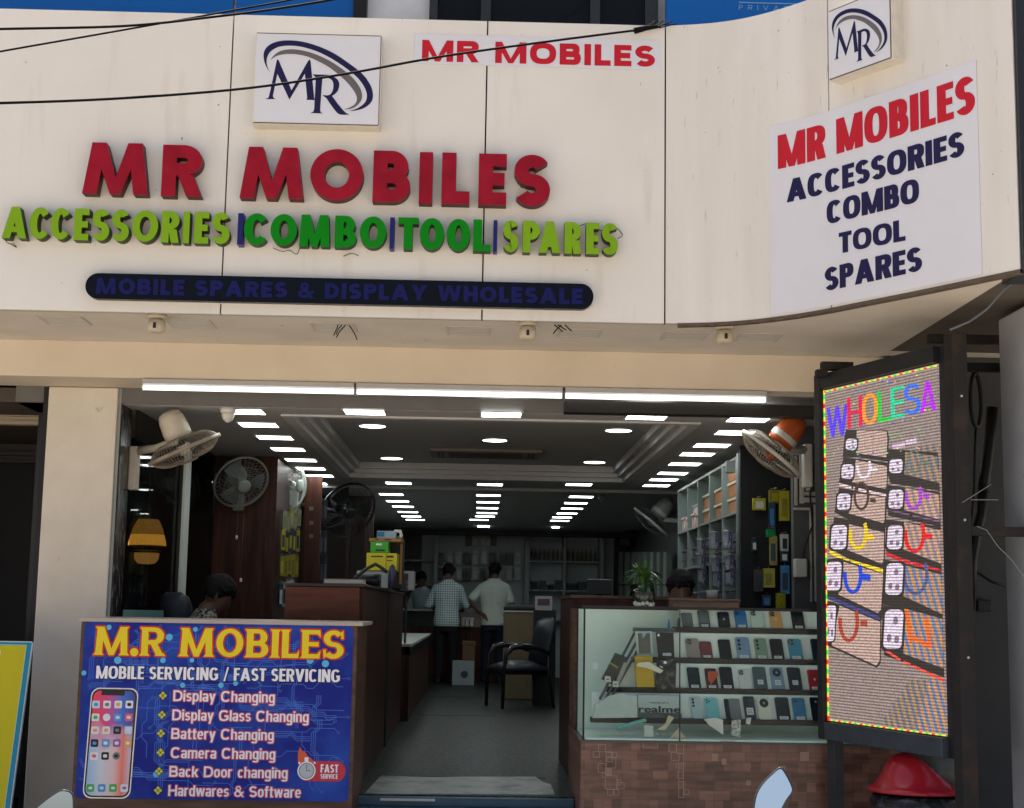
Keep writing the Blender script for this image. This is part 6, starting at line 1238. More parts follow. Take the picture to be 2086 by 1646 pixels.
DK = le('dark', 52, 44, 40, .9); BODY = le('body', 190, 160, 148, .95); LENSW = le('bump', 222, 206, 222, .95); LENSD = le('bumpdark', 142, 122, 142, .8)
MID = led_stripe('led_moire_mid', C(215, 165, 125), C(150, 135, 150), .85*ES, 9.5, .8)
zA = lambda x, y: onled(1660+x/4.113, 720+y/4.113)
zB = lambda x, y: onled(1660+x/3.07, 1110+y/3.07)
def cpoly(z, pts): return cl([z(*q) for q in pts])
def rbump(z, x0, y0, x1, y1, r_=.28, k=0): return cl([z(a_-(b_-(y0+y1)/2)*.06, b_) for a_, b_ in rrect(x0-k, x1+k, y0-k, y1+k, min(x1-x0, y1-y0)*r_, 4)])
def uring(z, cx_, cy_, rx, ry, w_, a0=168, a1=395, full=False):
    if full: a0, a1 = 0, 360
    an = [a0+(a1-a0)*k/15 for k in range(16)]; o = [(cx_+rx*math.cos(R(q)), cy_-ry*math.sin(R(q))) for q in an]; i_ = [(cx_+(rx-w_)*math.cos(R(q)), cy_-(ry-w_)*math.sin(R(q))) for q in an]
    return [cl([z(*o[k]), z(*o[k+1]), z(*i_[k+1]), z(*i_[k])]) for k in range(15)]
def quad(z, x0, y0, x1, y1): return cpoly(z, [(x0, y0), (x1, y0+(y1-y0)*.12), (x1, y1), (x0, y1-(y1-y0)*.12)])
def bar(z, x0, y0, x1, y1, t): return cpoly(z, [(x0, y0), (x1, y1), (x1, y1+t), (x0, y0+t)])
def case(z, dark, body, bm, bump, ring=None, rc=None, tab=None, edge=None, ec=None, full=False):
    scr('case_shadow', [cpoly(z, dark)], DK); scr('case_body', [cpoly(z, body)], bm)
    if ring: scr('case_ring', uring(z, *ring, full=full)+([quad(z, *tab)] if tab else []), rc)
    if edge: scr('case_edge', [bar(z, *e_) for e_ in edge], ec)
    scr('camera_surround', [rbump(z, *bump, k=(bump[2]-bump[0])*.13)], DK); scr('camera_bump', [rbump(z, *bump)], LENSW)
    x0, y0, x1, y1 = bump; w_, h = x1-x0, y1-y0
    scr('camera_lens', [rbump(z, x0+w_*dx, y0+h*dy, x0+w_*(dx+.24), y0+h*(dy+.2), .48) for dx, dy in ((.15, .62), (.56, .66), (.5, .18))], LENSD)
case(zA, [(262, 640), (605, 640), (622, 700), (612, 905), (345, 870), (232, 870), (250, 690)], [(352, 645), (600, 648), (608, 720), (600, 870), (345, 835)], BODY, (260, 715, 353, 808))
case(zA, [(240, 868), (612, 915), (608, 1195), (330, 1140), (200, 1085)], [(345, 893), (605, 945), (602, 1115), (590, 1135), (315, 1080)], BODY, (226, 930, 324, 1050), (412, 955, 64, 100, 24), le('r_white', 225, 215, 230), (470, 955, 525, 985), [(206, 1085, 308, 1112, 26), (324, 1116, 352, 1124, 26), (366, 1128, 598, 1178, 28)], le('e_white', 215, 190, 190))
case(zA, [(205, 1125), (606, 1200), (592, 1460), (275, 1390), (165, 1330)], [(326, 1168), (592, 1205), (586, 1400), (574, 1420), (285, 1340)], BODY, (190, 1175, 298, 1312), (392, 1195, 68, 122, 22), le('r_brown', 72, 55, 50), (465, 1212, 512, 1252), full=True)
case(zA, [(165, 1370), (590, 1450), (585, 1790), (560, 1800), (300, 1730), (125, 1630)], [(290, 1432), (582, 1500), (578, 1745), (560, 1762), (262, 1640)], BODY, (140, 1438, 268, 1640), (365, 1500, 82, 150, 30), le('r_yel', 240, 200, 20), (440, 1515, 497, 1562))
scr('case_edge', [bar(zB, 95, 30, 170, 72, 24), bar(zB, 178, 76, 214, 90, 24), bar(zB, 226, 92, 428, 152, 26)], le('e_yel', 245, 210, 40))
case(zB, [(62, 95), (150, 80), (432, 178), (420, 470), (395, 480), (66, 330)], [(178, 105), (430, 182), (416, 405), (396, 426), (150, 310)], BODY, (74, 105, 166, 286), (240, 190, 62, 118, 24), le('r_blue', 30, 70, 210), (298, 178, 350, 226), [(75, 312, 408, 448, 24)], le('e_blue', 62, 66, 120))
case(zB, [(66, 350), (165, 372), (415, 478), (412, 740), (388, 768), (72, 630)], [(158, 380), (412, 482), (408, 725), (388, 755), (108, 628)], BODY, (72, 380, 130, 602), (215, 480, 66, 130, 24), le('r_rust', 170, 65, 45), (288, 468, 332, 512))
case(zA, [(622, 800), (1032, 830), (1048, 1150), (640, 1090), (608, 1000)], [(762, 825), (1032, 862), (1046, 1085), (755, 1012)], STR2, (630, 885, 740, 1002), (836, 908, 62, 102, 14), le('r_sage', 105, 118, 95), (922, 900, 962, 940), full=True)
case(zA, [(605, 1100), (1048, 1160), (1060, 1450), (620, 1360)], [(760, 1125), (1046, 1182), (1056, 1392), (755, 1312)], MID, (625, 1142, 745, 1300), (832, 1185, 76, 130, 28), le('r_violet', 170, 70, 200), (912, 1168, 968, 1215), [(610, 1300, 800, 1345, 16), (820, 1350, 1052, 1400, 16)], le('e_violet', 110, 80, 110))
case(zA, [(598, 1390), (1058, 1450), (1070, 1830), (610, 1680)], [(755, 1412), (1056, 1482), (1066, 1760), (745, 1640)], MID, (615, 1440, 740, 1640), (842, 1510, 92, 165, 32), le('r_red', 225, 25, 35), (925, 1508, 992, 1556))
scr('case_edge', [bar(zB, 450, 42, 545, 80, 26), bar(zB, 556, 84, 604, 100, 26), bar(zB, 616, 104, 802, 152, 26)], le('e_red', 205, 40, 45))
case(zB, [(432, 90), (805, 165), (822, 480), (430, 370)], [(565, 128), (806, 184), (816, 432), (560, 320)], STR, (450, 115, 555, 312), (636, 185, 82, 130, 22), le('r_slate', 80, 90, 140))
case(zB, [(424, 375), (818, 445), (836, 830), (440, 690)], [(566, 398), (816, 462), (831, 772), (560, 680)], STR, (440, 405, 555, 650), None, None, None, [(432, 640, 542, 712, 18), (560, 722, 606, 742, 18), (620, 748, 832, 840, 18)], le('e_coral', 235, 80, 60))
scr('case_strokes', [cpoly(zB, q) for q in ([(566, 400), (596, 412), (622, 620), (596, 612)], [(690, 452), (716, 458), (742, 650), (716, 645)], [(610, 560), (722, 615), (722, 650), (612, 590)])], le('r_orange', 235, 105, 40))
for k, (x, y, w_) in enumerate(((655, 770, 110), (770, 735, 80))): scr('faint_script', [cpoly(zA, [(x+j*18, y-j*3), (x+8+j*18, y-12-j*3), (x+12+j*18, y+28-j*3), (x+4+j*18, y+28-j*3)]) for j in range(6-k)], le('script', 215, 185, 205))
# running title WHOLESALE, partly scrolled in: W H O L E S A
lc_ = [('W', (1687, 892, 866), (1728, 880, 822), (90, 60, 235)), ('H', (1729, 873, 820), (1757, 868, 806), (225, 20, 70)), ('O', (1759, 867, 806), (1789, 860, 796), (240, 150, 40)), ('L', (1791, 860, 796), (1817, 854, 792), (20, 200, 60)), ('E', (1818, 853, 788), (1843, 848, 780), (20, 205, 150)), ('S', (1845, 847, 782), (1876, 842, 772), (50, 110, 235)), ('A', (1877, 842, 770), (1908, 836, 760), (180, 40, 225))]
for k, (ch, (ua, vb, vt), (ub, vb2, vt2), rgb) in enumerate(lc_):
    a_, b_ = onled(ua, vb), onled(ub, vb2); h = onled(ua, vb-62 if ch != 'W' else vb-60)[1]-a_[1]; x1_ = min(b_[0], u_r-.003)
    mb = MB(); g = glyph(ch, (x1_-a_[0])/h, .125, .10, 2.2); sl = 0
    put(mb, g, fL, a_[0], a_[1], h, 0, .0085, stag=.0001); mb.build('title_letter', le('title%d' % k, *rgb, k=1.1, bands=.35), screen)
rnd3 = random.Random(3); bits = {0: [], 1: [], 2: []}
for k in range(60):
    x = rnd3.uniform(u_l+.05, u_r-.05); z = lz1-rnd3.uniform(.02, .42) if k % 3 else lz1-rnd3.uniform(.30, .42); s = .006; bits[k % 3].append([(x, z), (x+s, z), (x+s, z+s), (x, z+s)])
for k, rgb in enumerate(((60, 200, 120), (230, 190, 120), (90, 90, 230))): scr('pixel_sparks', [cl(p) for p in bits[k]], le('spark%d' % k, *rgb))
# chasing border of coloured dots
bc_ = [le('b_red', 240, 30, 40, 1.2, 0.0), le('b_yel', 240, 220, 60, 1.2, 0.0), le('b_grn', 40, 220, 70, 1.2, 0.0)]; seg = {0: [], 1: [], 2: []}
def border(x0, z0, x1, z1, n):
    for k in range(n):
        a0, a1 = k/n, (k+1)/n; v = abs(z1-z0) > abs(x1-x0); w_ = .006
        p = [(x0+(x1-x0)*a0, z0+(z1-z0)*a0), (x0+(x1-x0)*a1, z0+(z1-z0)*a1)]
        seg[(0, 1, 2, 1)[k % 4]].append([p[0], p[1], (p[1][0]+(w_ if v else 0), p[1][1]+(0 if v else w_)), (p[0][0]+(w_ if v else 0), p[0][1]+(0 if v else w_))])
border(u_l+.001, lz1-.012, u_r-.001, lz1-.012, 40); border(u_l+.001, lz0+.002, u_r-.001, lz0+.002, 40); border(u_l+.001, lz0, u_l+.001, lz1, 72)
for k in range(3): scr('border_lights', seg[k], bc_[k])
# brackets, cables and clutter behind the board
a, b_ = at(1938, 1078, Y=-1.05), at(2036, 1088, Y=-1.05); r = MB().box(a.x+.02, xc+.02, -1.16, -1.11, b_.z-.015, a.z+.01).build('steel_bar', RUS, None); tag(r, 'rusty steel bar tying the LED board to the grey column', 'bracket')
for i, (u0, u1, v, lab) in enumerate(((1890, 2030, 690, 'rusty steel bar under the soffit above the LED board'), (1952, 2030, 748, 'black steel bar behind the top of the LED board'))):
    a, b_ = at(u0, v, Y=-.6), at(u1, v+4, Y=-.6); mb = MB(); mb.box(a.x, b_.x+.05, -.63, -.58, a.z-.022, a.z+.022); tag(mb.build('steel_bar', RUS if i == 0 else BLACK), lab, 'bracket')
mb = MB(); a, b_ = at(1672, 742, Y=-.2), at(1735, 752, Y=-.2); mb.box(a.x, b_.x, -.24, -.18, b_.z-.01, a.z+.01); mb.box(a.x-.03, a.x+.03, -.24, -.18, b_.z-.05, b_.z-.011); tag(mb.build('hanger_plate', RUS), 'dark steel hanger plate at the top left of the LED board', 'bracket')
mb = MB(); c = at(1988, 815, Y=-.5); mb.tube([c+V((.035*math.cos(t*.3142), .02*math.cos(t*.3142), .145*math.sin(t*.3142))) for t in range(20)], .012, 7, closed=True); tag(mb.build('cable_coil', BLACK), 'coil of thick black cable hanging behind the LED board', 'cable')
for i, (pts, rr, lab) in enumerate((([(2022, 830), (2016, 900), (2008, 960), (2003, 1000)], .032, 'thick black cable bundle, upper length beside the column'), ([(2003, 990), (1998, 1050), (1988, 1090), (1980, 1140), (1978, 1200)], .030, 'thick black cable bundle, lower length beside the column'), ([(1988, 862), (1985, 930), (1984, 1000), (1978, 1060), (1975, 1100), (1985, 1160), (1985, 1230), (1980, 1300)], .007, 'thin black wire hanging behind the LED board'), ([(1970, 1095), (1966, 1140), (1990, 1165), (2020, 1185), (2050, 1195)], .008, 'loop of black cable running right below the steel arm'))):
    mb = MB(); mb.tube([at(u, v, Y=-.35) for u, v in pts], rr, 8); tag(mb.build('black_cable', BLACK), lab, 'cable')
mb = MB(); mb.tube([at(1935, 672, Y=-1.5), at(1975, 655, Y=-1.5), at(2010, 630, Y=-1.5), at(2045, 590, Y=-1.5), at(2070, 570, Y=-1.55)], .006, 6); tag(mb.build('grey_cable', mat('grey_cable_skin', (.10, .115, .13, 1), .5)), 'grey cable drooping from the fascia corner to the LED board top', 'cable')
for i, pts in enumerate(([(1960, 1024), (2020, 986)], [(1978, 1018), (2034, 1018)], [(1990, 1072), (2010, 1080), (2032, 1112), (2060, 1140), (2086, 1175)])):
    mb = MB(); mb.tube([at(u, v, Y=-1.3) for u, v in pts], .0018, 5); tag(mb.build('thin_cord', mat('cord_pale', (.22, .22, .21, 1), .7)), ('pale cord stretched upward beside the column', 'pale cord stretched level beside the column', 'pale cord running down across the grey column')[i], 'cord')
mb = MB(); a, b_ = at(1984, 1222, Y=.44), at(2012, 1246, Y=.44); mb.box(a.x, b_.x, .37, .448, b_.z, a.z); tag(mb.build('junction_box', BLACK, bevel=.005), 'small black junction box on the dark wall behind the LED board', 'box')
# red litter bin
bp_ = at(1880, 1610, Y=-.75); r = thing('litter_bin', 'litter bin with a red domed plastic hood and black bag, under the LED board', 'bin', (bp_.x, -.60, -.5))
by = -.60; bw = (at(1972, 1600, Y=by).x-at(1771, 1600, Y=by).x)/2; bxm = (at(1972, 1600, Y=by).x+at(1771, 1600, Y=by).x)/2; z0_ = at(1860, 1612, Y=by).z; z1_ = at(1830, 1528, Y=by).z; hh = z1_-z0_
RBN = mat('red_plastic', (.36, .012, .022, 1), .3, coat=.3, var=.05)
mb = MB(); vs, fs = [], []; n, m = 36, 14
def hood(t, q):
    pr = [(1.0, 0), (1.03, .02), (1.02, .08), (.93, .13), (.84, .24), (.77, .38), (.71, .52), (.65, .66), (.57, .80), (.46, .91), (.30, .98), (.12, 1.0), (.001, 1.0)][q]
    x, y = math.cos(t)*pr[0]*bw, math.sin(t)*pr[0]*bw*.85; z = pr[1]*hh
    return x, y, z
for q in range(13):
    for j in range(n):
        x, y, z = hood(2*math.pi*j/n, q)
        sm = max(0, min(1, (x/bw+.42)/1.15)); cut = hh*(1.02-.86*sm*sm*(3-2*sm)) if y < bw*.25 else hh*9      # the front right is scooped out
        vs.append((bxm+x, by+y, z0_+min(z, max(cut, .16*hh))))
for q in range(12):
    for j in range(n): fs.append((q*n+j, q*n+(j+1) % n, (q+1)*n+(j+1) % n, (q+1)*n+j))
fg = [f_ for f_ in fs if max(vs[i][1] for i in f_) > by+bw*.25 and min(vs[i][2] for i in f_) > z0_+.12*hh and max(vs[i][0] for i in f_) > bxm-bw*.5]; mb._add(vs, [f_ for f_ in fs if f_ not in fg], True); mb.build('hood', RBN, r)
mb = MB(); mb._add(vs, fg, True); mb.build('inner_hood', mat('flap_grey', (.13, .15, .13, 1), .5, var=.1), r)
mb = MB(); c = V((bxm+bw*.45, by+bw*.30, z0_+hh*.18)); mb.loft([(c, (bw*.55, 0, 0), (0, bw*.62, 0)), (c+V((-.01, 0, hh*.45)), (bw*.50, 0, 0), (0, bw*.58, 0)), (c+V((-.02, 0, hh*.70)), (bw*.36, 0, 0), (0, bw*.4, 0)), (c+V((-.03, 0, hh*.80)), (bw*.12, 0, 0), (0, bw*.15, 0))], 24); mb.build('swing_flap', mat('flap_grey', (.13, .15, .13, 1), .5, var=.1), r)
mb = MB(); mb.lathe([(bw*.90, -.012), (bw*.97, -.06), (bw*.92, -.13), (bw*.86, -.2)], (bxm, by, z0_), (0, 0, 1), 40); mb.build('bag', mix2('bag_black', (.008, .008, .01, 1), (.05, .055, .06, 1), scale=18, lo=.5, hi=.7, rough=.25), r)
mb = MB(); mb.lathe([(bw*.84, -.2), (bw*.72, -.5-z0_+.01)], (bxm, by, z0_), (0, 0, 1), 36); mb.build('body', mat('bin_body', (.03, .03, .035, 1), .5), r)
# ================================================================== yellow board at the left edge
pts = [(-70, 1310), (65, 1309), (20, 1650), (-115, 1650)]; yb_ = .35
r = thing('yellow_board', 'leaning yellow board with cyan border at the left edge', 'sign', (at(0, 1480, Y=yb_).x, yb_, -.5))
bl0, tr0 = at(20, 1646, Y=yb_-.15), at(65, 1309, Y=yb_); tl0 = V((tr0.x-1.0, yb_, tr0.z)); dn = (V((bl0.x, yb_-.15, bl0.z))-tr0); dn = dn/ (tr0.z-bl0.z); L = tr0.z+.5
def yb5(x, s, t): return tr0+V((x, 0, 0))+dn*s+V((0, -t, 0))
def yq_(mb, x0, x1, s0, s1, t0, t1): mb._add([yb5(x0, s1, t1), yb5(x1, s1, t1), yb5(x1, s0, t1), yb5(x0, s0, t1), yb5(x0, s1, t0), yb5(x1, s1, t0), yb5(x1, s0, t0), yb5(x0, s0, t0)], [(0, 1, 2, 3), (1, 5, 6, 2), (4, 0, 3, 7), (3, 2, 6, 7), (0, 4, 5, 1), (7, 6, 5, 4)])
mb = MB(); yq_(mb, -1, 0, 0, L, -.02, 0); mb.build('panel', mat('board_cyan', (.02, .26, .40, 1), .35), r)
mb = MB(); yq_(mb, -.97, -.030, .018, L-.03, .0005, .002); mb.build('face', mat('board_yellow', (.58, .50, .006, 1), .3, var=.03), r)
mb = MB(); yq_(mb, -.03+.0, -.026, .014, L-.03, .0005, .0024); yq_(mb, -.97, -.031, .013, .017, .0005, .0024); mb.build('border_line', mat('border_pale', (.45, .62, .55, 1), .35), r)
mb = MB(); yq_(mb, .0005, .006, 0, L, -.02, .001); yq_(mb, -1, .0, -.006, -.0005, -.02, .001); mb.build('edge', mat('edge_white', (.55, .58, .60, 1), .4), r)
mb = MB(); yq_(mb, -.30, -.170, .048, .10, .0022, .004); mb.build('white_patch', PWH, r); mb = MB(); yq_(mb, -.30, -.176, .056, .088, .0042, .0055); mb.build('red_patch', REDP, r)
# ================================================================== cables across the front
CAB = mat('cable_black', (.006, .0055, .005, 1), .7, 0, .08)
def cable(name, lab, pts, rr): mb = MB(); mb.tube(pts, rr, 6); return tag(mb.build(name, CAB), lab, 'cable')
def smooth3(P, k=8):
    P = [V(p) for p in P]; o = []
    for i in range(len(P)-1):
        p0, p1, p2, p3 = P[max(0, i-1)], P[i], P[i+1], P[min(len(P)-1, i+2)]
        for j in range(k): t = j/k; o.append(.5*((2*p1)+(p2-p0)*t+(2*p0-5*p1+4*p2-p3)*t*t+(3*p1-p0-3*p2+p3)*t**3))
    return o+[P[-1]]
cable('overhead_cable', 'black overhead cable rising gently to the top, uppermost at the left edge', smooth3([at(-3400, 160, Y=-3.4), at(-1500, 105, Y=-2.6), at(-300, 66, Y=-1.8), at(0, 59, Y=-1.5), at(250, 53, Y=-1.3), at(420, 36, Y=-1.1), at(600, 12, Y=-.9), at(900, -40, Y=-.6), at(1300, -110, Y=.2)]), .0065)
cable('overhead_cable', 'thinner black overhead cable crossing the other near the top left', smooth3([at(-3400, 560, Y=-3.3), at(-1500, 350, Y=-2.5), at(-300, 160, Y=-1.7), at(0, 105, Y=-1.4), at(200, 70, Y=-1.2), at(370, 40, Y=-1.0), at(480, 20, Y=-.9), at(590, 0, Y=-.8), at(900, -60, Y=.2)]), .005)
cable('overhead_cable', 'black overhead cable passing in front of the MR logo up to the fascia corner', smooth3([at(-3400, 150, Y=-3.5), at(-1500, 205, Y=-2.7), at(-300, 216, Y=-1.9), at(0, 210, Y=-1.6), at(250, 200, Y=-1.4), at(500, 180, Y=-1.2), at(700, 151, Y=-1.05), at(900, 115, Y=-.9), at(1120, 84, Y=-.7), at(1300, 61, Y=-.52)]), .0065)
mb = MB(); mb.tube([at(1293, 63, Y=-.52), at(1315, 57, Y=-.51), at(1340, 54, Y=-.50)], [.018, .016, .010], 8)
for k in range(7): a0 = k*.9; mb.tube([at(1318+k*4, 57, Y=-.50), at(1325+k*9, 48-6*(k % 2), Y=-.49)], .0035, 5)
tag(mb.build('cable_clamp', CAB), 'black cable clamp and frayed ends at the fascia top corner', 'clamp')
for i, pts in enumerate(([(8, 484), (14, 494), (22, 497), (34, 504), (26, 495)], [(556, 505), (575, 512), (590, 510), (604, 518), (611, 505)], [(1178, 462), (1200, 455), (1225, 470), (1250, 462), (1268, 478), (1258, 486)], [(700, 522), (716, 516), (730, 521)])):
    mb = MB(); mb.tube(smooth3([at(u, v, Y=YF-.008-.02*(k % 2)) for k, (u, v) in enumerate(pts)], 4), .0022, 4); tag(mb.build('loose_wires', CAB), ('short loose wire dangling under the first green A', 'tangle of thin wire under the green COMBO letters', 'thin wire tangled around the last green SPARES letters', 'thin wire end under the green TOOL divider')[i], 'wire')
# ================================================================== motorcycle mirrors in the foreground
MIR = mat('mirror_silver', (.92, .92, .94, 1), .02, metal=1.0, var=0); CHR = mat('mirror_shell', (.05, .05, .055, 1), .25); CHR2 = mat('chrome', (.55, .55, .56, 1), .12, metal=1.0)
def bike(lab, outline, Y, nrm, stem):
    """parked motorcycle seen only by its mirror: mirror, stem, handlebar, fork, wheel"""
    cen = at(sum(p[0] for p in outline)/len(outline), sum(p[1] for p in outline)/len(outline), Y=Y); n = V(nrm).normalized()
    r = thing('motorcycle', lab, 'motorcycle', (cen.x+stem, Y+.2, -.64)); pts = [atp(u, v, cen, n) for u, v in outline]
    sm = [V(p) for p in smooth3(pts+[pts[0]], 5)[:-1]]; c = sum(sm, V())/len(sm)
    mb = MB(); mb.prism([c+(p-c)*.93+n*.001 for p in sm], -n*.002); mb.build('mirror_glass', MIR, r)
    mb = MB(); k = len(sm); rings = [(1.0, .004), (1.02, -.004), (.93, -.028), (.6, -.042), (.02, -.045)]; vs, fs = [], []
    for s, d in rings: vs += [c+(p-c)*s+n*d for p in sm]
    for i in range(len(rings)-1):
        for j in range(k): fs.append((i*k+j, i*k+(j+1) % k, (i+1)*k+(j+1) % k, (i+1)*k+j))
    vs += [c+(p-c)*.925+n*.004 for p in sm]; b0 = len(rings)*k
    for j in range(k): fs.append((b0+j, b0+(j+1) % k, (j+1) % k, j))
    mb._add(vs, fs, True); mb.build('mirror_shell', CHR, r)
    hb = V((cen.x+stem*.5, Y+.18, cen.z-.24)); mb = MB(); mb.tube([c-n*.04, c-n*.06+V((stem*.2, 0, -.08)), hb], .007, 8); mb.build('mirror_stem', CHR2, r)
    mid = V((cen.x+stem, Y+.28, cen.z-.28)); mb = MB(); s = 1 if stem > 0 else -1; mb.tube([hb-V((s*.20, .06, .02)), hb, mid, mid+V((s*.30, 0, .0)), mid+V((s*.5, -.12, -.0))], .012, 8); mb.build('handlebar', CHR2, r)
    mb = MB(); mb.tube([hb-V((s*.21, .063, .021)), hb-V((s*.07, .02, .007))], .018, 10); mb.build('grip', CHR, r)
    hc = mid+V((s*.15, .1, -.15)); mb = MB(); mb.ball(hc, .09, 14); mb.build('headlamp', CHR, r)
    for q in (-.07, .07): mb = MB(); mb.tube([hc+V((q, -.02, .03)), V((hc.x+q, hc.y+.22, -.36))], .018, 8); mb.build('fork', CHR2, r)
    mb = MB(); wc = V((hc.x, hc.y+.22, -.36)); mb.tube([wc+V((0, .24*math.cos(t*.2618), .24*math.sin(t*.2618))) for t in range(24)], .045, 10, closed=True); wh = mb.build('wheel', CHR, r)
    mb = MB()
    for t in range(10): mb.tube([wc, wc+V((0, .2*math.cos(t*.628), .2*math.sin(t*.628)))], .006, 5)
    mb.build('spoke', CHR2, wh)
    return r
bike('parked motorcycle at the bottom right, only its bright mirror reaching into view', [(1534, 1668), (1534, 1646), (1540, 1617), (1554, 1594), (1575, 1573), (1586, 1564), (1592, 1563), (1597, 1567), (1608, 1586), (1616, 1605), (1614, 1615), (1602, 1632), (1588, 1660), (1575, 1690), (1545, 1690)], -3.0, (.05, -1, .15), .30)
bike('parked motorcycle at the bottom left, its dull mirror peeping over the edge', [(60, 1660), (78, 1641), (118, 1612), (138, 1610), (149, 1618), (151, 1640), (149, 1668), (110, 1690), (70, 1685)], -3.0, (.12, -1, .10), -.30)
# ================================================================== back wall of the shop
YK = YE-.02; KB = 15.1
bw_ = thing('back_shelving', 'dim grey shelving across the back wall of the shop', 'shelving', (.3, 15.3, 0))
SHB = mat('back_panel_blue', (.60, .67, .72, 1), .5, var=.1, vscale=2); UPR = mat('back_upright', (.45, .50, .52, 1), .5)
zt_b, zlo = at(1000, 1078, Y=KB).z, .0
mb = MB(); a, b_ = at(860, 1100, Y=YK), at(1250, 1100, Y=YK); mb.box(a.x, b_.x, YK-.03, YK-.001, 0, zt_b); mb.build('back_panel', SHB, bw_)
mb = MB()
for u, w_ in ((1074, .035), (1150, .02), (1226, .03), (888, .03)): p = at(u, 1150, Y=KB); mb.box(p.x-w_, p.x+w_, KB, YK-.031, 0, zt_b-.05)
mb.build('upright', UPR, bw_)
mb = MB()
for v in (1143, 1202, 1262): a, b_ = at(1076, v, Y=KB), at(1224, v, Y=KB); mb.box(a.x, b_.x, KB+.005, YK-.032, a.z-.012, a.z+.012)
for v in (1141, 1190): a, b_ = at(812, v, Y=KB), at(884, v, Y=KB); mb.box(a.x, b_.x, KB+.005, YK-.002, a.z-.012, a.z+.012)
mb.build('board', UPR, bw_)
BGL = mat('bottle_olive', (.18, .16, .05, 1), .25); BVI = mat('bottle_violet', (.12, .08, .17, 1), .3); BCAP = mat('bottle_cap', (.42, .38, .22, 1), .4)
zb0 = at(1100, 1143, Y=KB).z+.013
for j in range(15):
    u = 1082+j*9.0+(4 if j > 7 else 0); p = at(u, 1140, Y=KB+.12); rr = .021; r = thing('bottle', 'small dark bottle on the upper back shelf, %s from the left' % ORD[j], 'bottle', (p.x, KB+.12, zb0), 'bottles on the back shelf')
    mb = MB(); mb.lathe([(rr, 0), (rr*1.05, .01), (rr*1.05, .12), (rr*.5, .155), (rr*.45, .175)], (p.x, KB+.12, zb0), (0, 0, 1), 12); mb.build('body', BVI if j < 4 else BGL, r)
    mb = MB(); mb.lathe([(rr*.55, .176), (rr*.55, .205)], (p.x, KB+.12, zb0), (0, 0, 1), 10); mb.build('cap', BCAP, r)
    mb = MB(); mb.lathe([(rr*1.08, .03), (rr*1.08, .085)], (p.x, KB+.12, zb0), (0, 0, 1), 12, caps=False); mb.build('wrapper', mat('bottle_wrap%d' % (j % 2), ((.16, .13, .04, 1), (.12, .11, .10, 1))[j % 2], .4), r)
zb1 = at(1100, 1202, Y=KB).z+.013
for j, (u, w_, h, m_) in enumerate(((1088, .10, .13, BRN), (1106, .09, .14, mat('dim_blue_box', (.08, .12, .16, 1), .4)), (1122, .08, .08, DBL), (1138, .10, .15, mat('dim_blue_box', None)), (1165, .16, .10, DBL), (1186, .14, .13, mat('dim_blue_box', None)), (1206, .12, .09, DBL))):
    p = at(u, 1200, Y=KB+.1); crate('carton', 'dim small carton on the lower back shelf, %s from the left' % ORD[j], 'carton', (p.x, KB+.13, zb1), w_, .15, h, m_, grp='cartons on the back shelf', lidm=mat('dim_lid', (.14, .16, .18, 1), .5))
PKS = [mat('pk_clear', (.45, .52, .52, 1), .2, var=.3, vscale=60), mat('pk_black', (.02, .022, .024, 1), .3), mat('pk_white', (.65, .68, .68, 1), .35), mat('pk_green', (.05, .09, .07, 1), .3)]
rowsb = [(1092, 1112, [(955, 1), (968, 0), (985, 0), (996, 0), (1005, 1)], 'top'), (1126, 1150, [(897, 1), (917, 0), (934, 0), (951, 1), (968, 0), (986, 2), (1003, 1), (1022, 3), (1038, 3), (1055, 2)], 'middle'), (1157, 1182, [(897, 1), (935, 0), (951, 3), (968, 0), (985, 3), (1003, 1), (1037, 0), (1055, 2)], 'low')]
for v0, v1, lst, nm in rowsb:
    for j, (u, mi) in enumerate(lst):
        p, q = at(u, v0, Y=KB+.30), at(u, v1, Y=KB+.30); packet('hanging_accessory', 'hanging accessory pack on the back wall, %s row, %s from the left' % (nm, ORD[j]), 'pack', p, (0, -1, 0), .10, p.z-q.z, .03, PKS[mi], PKS[(mi+2) % 4], 'accessory packs on the back wall')
# rear counter with glass front where the customers stand
rc_ = thing('rear_counter', 'dark rear counter with pale top, before the back wall', 'counter', (-.3, 13.9, 0))
zr = at(860, 1240, Y=13.75).z; xa, xb_ = at(838, 1240, Y=13.75).x, at(1020, 1240, Y=13.75).x
mb = MB(); mb.box(xa-.3, xb_+.35, 13.75, 14.15, 0, zr-.26); mb.build('body', WOODD, rc_); mb = MB(); mb.box(xa-.3, xb_+.35, 13.72, 14.2, zr-.03, zr); mb.build('top', mat('pale_dim_top', (.40, .43, .42, 1), .3), rc_)
mb = MB(); mb.box(xa-.3, xb_+.35, 13.76, 13.765, zr-.255, zr-.035); mb.build('glass_front', mat('dark_glass_edge', None), rc_)
for j, u in enumerate((944, 952, 961)): p = at(u, 1262, Y=13.7); crate('carton', 'pale small carton low between the two customers, %s' % ('left', 'middle', 'right')[j], 'carton', (p.x, 13.62, zr-.24), .05, .06, .12, PKS[2], grp='pale cartons between the customers')
mb = MB(); p = at(953, 1226, Y=13.8); mb.ball((p.x, 13.85, zr+.09), .085, 16, (1, 1, 1)); tag(mb.build('blue_bag', mix2('blue_bag_skin', (.02, .04, .12, 1), (.14, .22, .40, 1), scale=30, lo=.55, hi=.65, rough=.3)), 'shiny dark blue bag on the rear counter between the customers', 'bag')
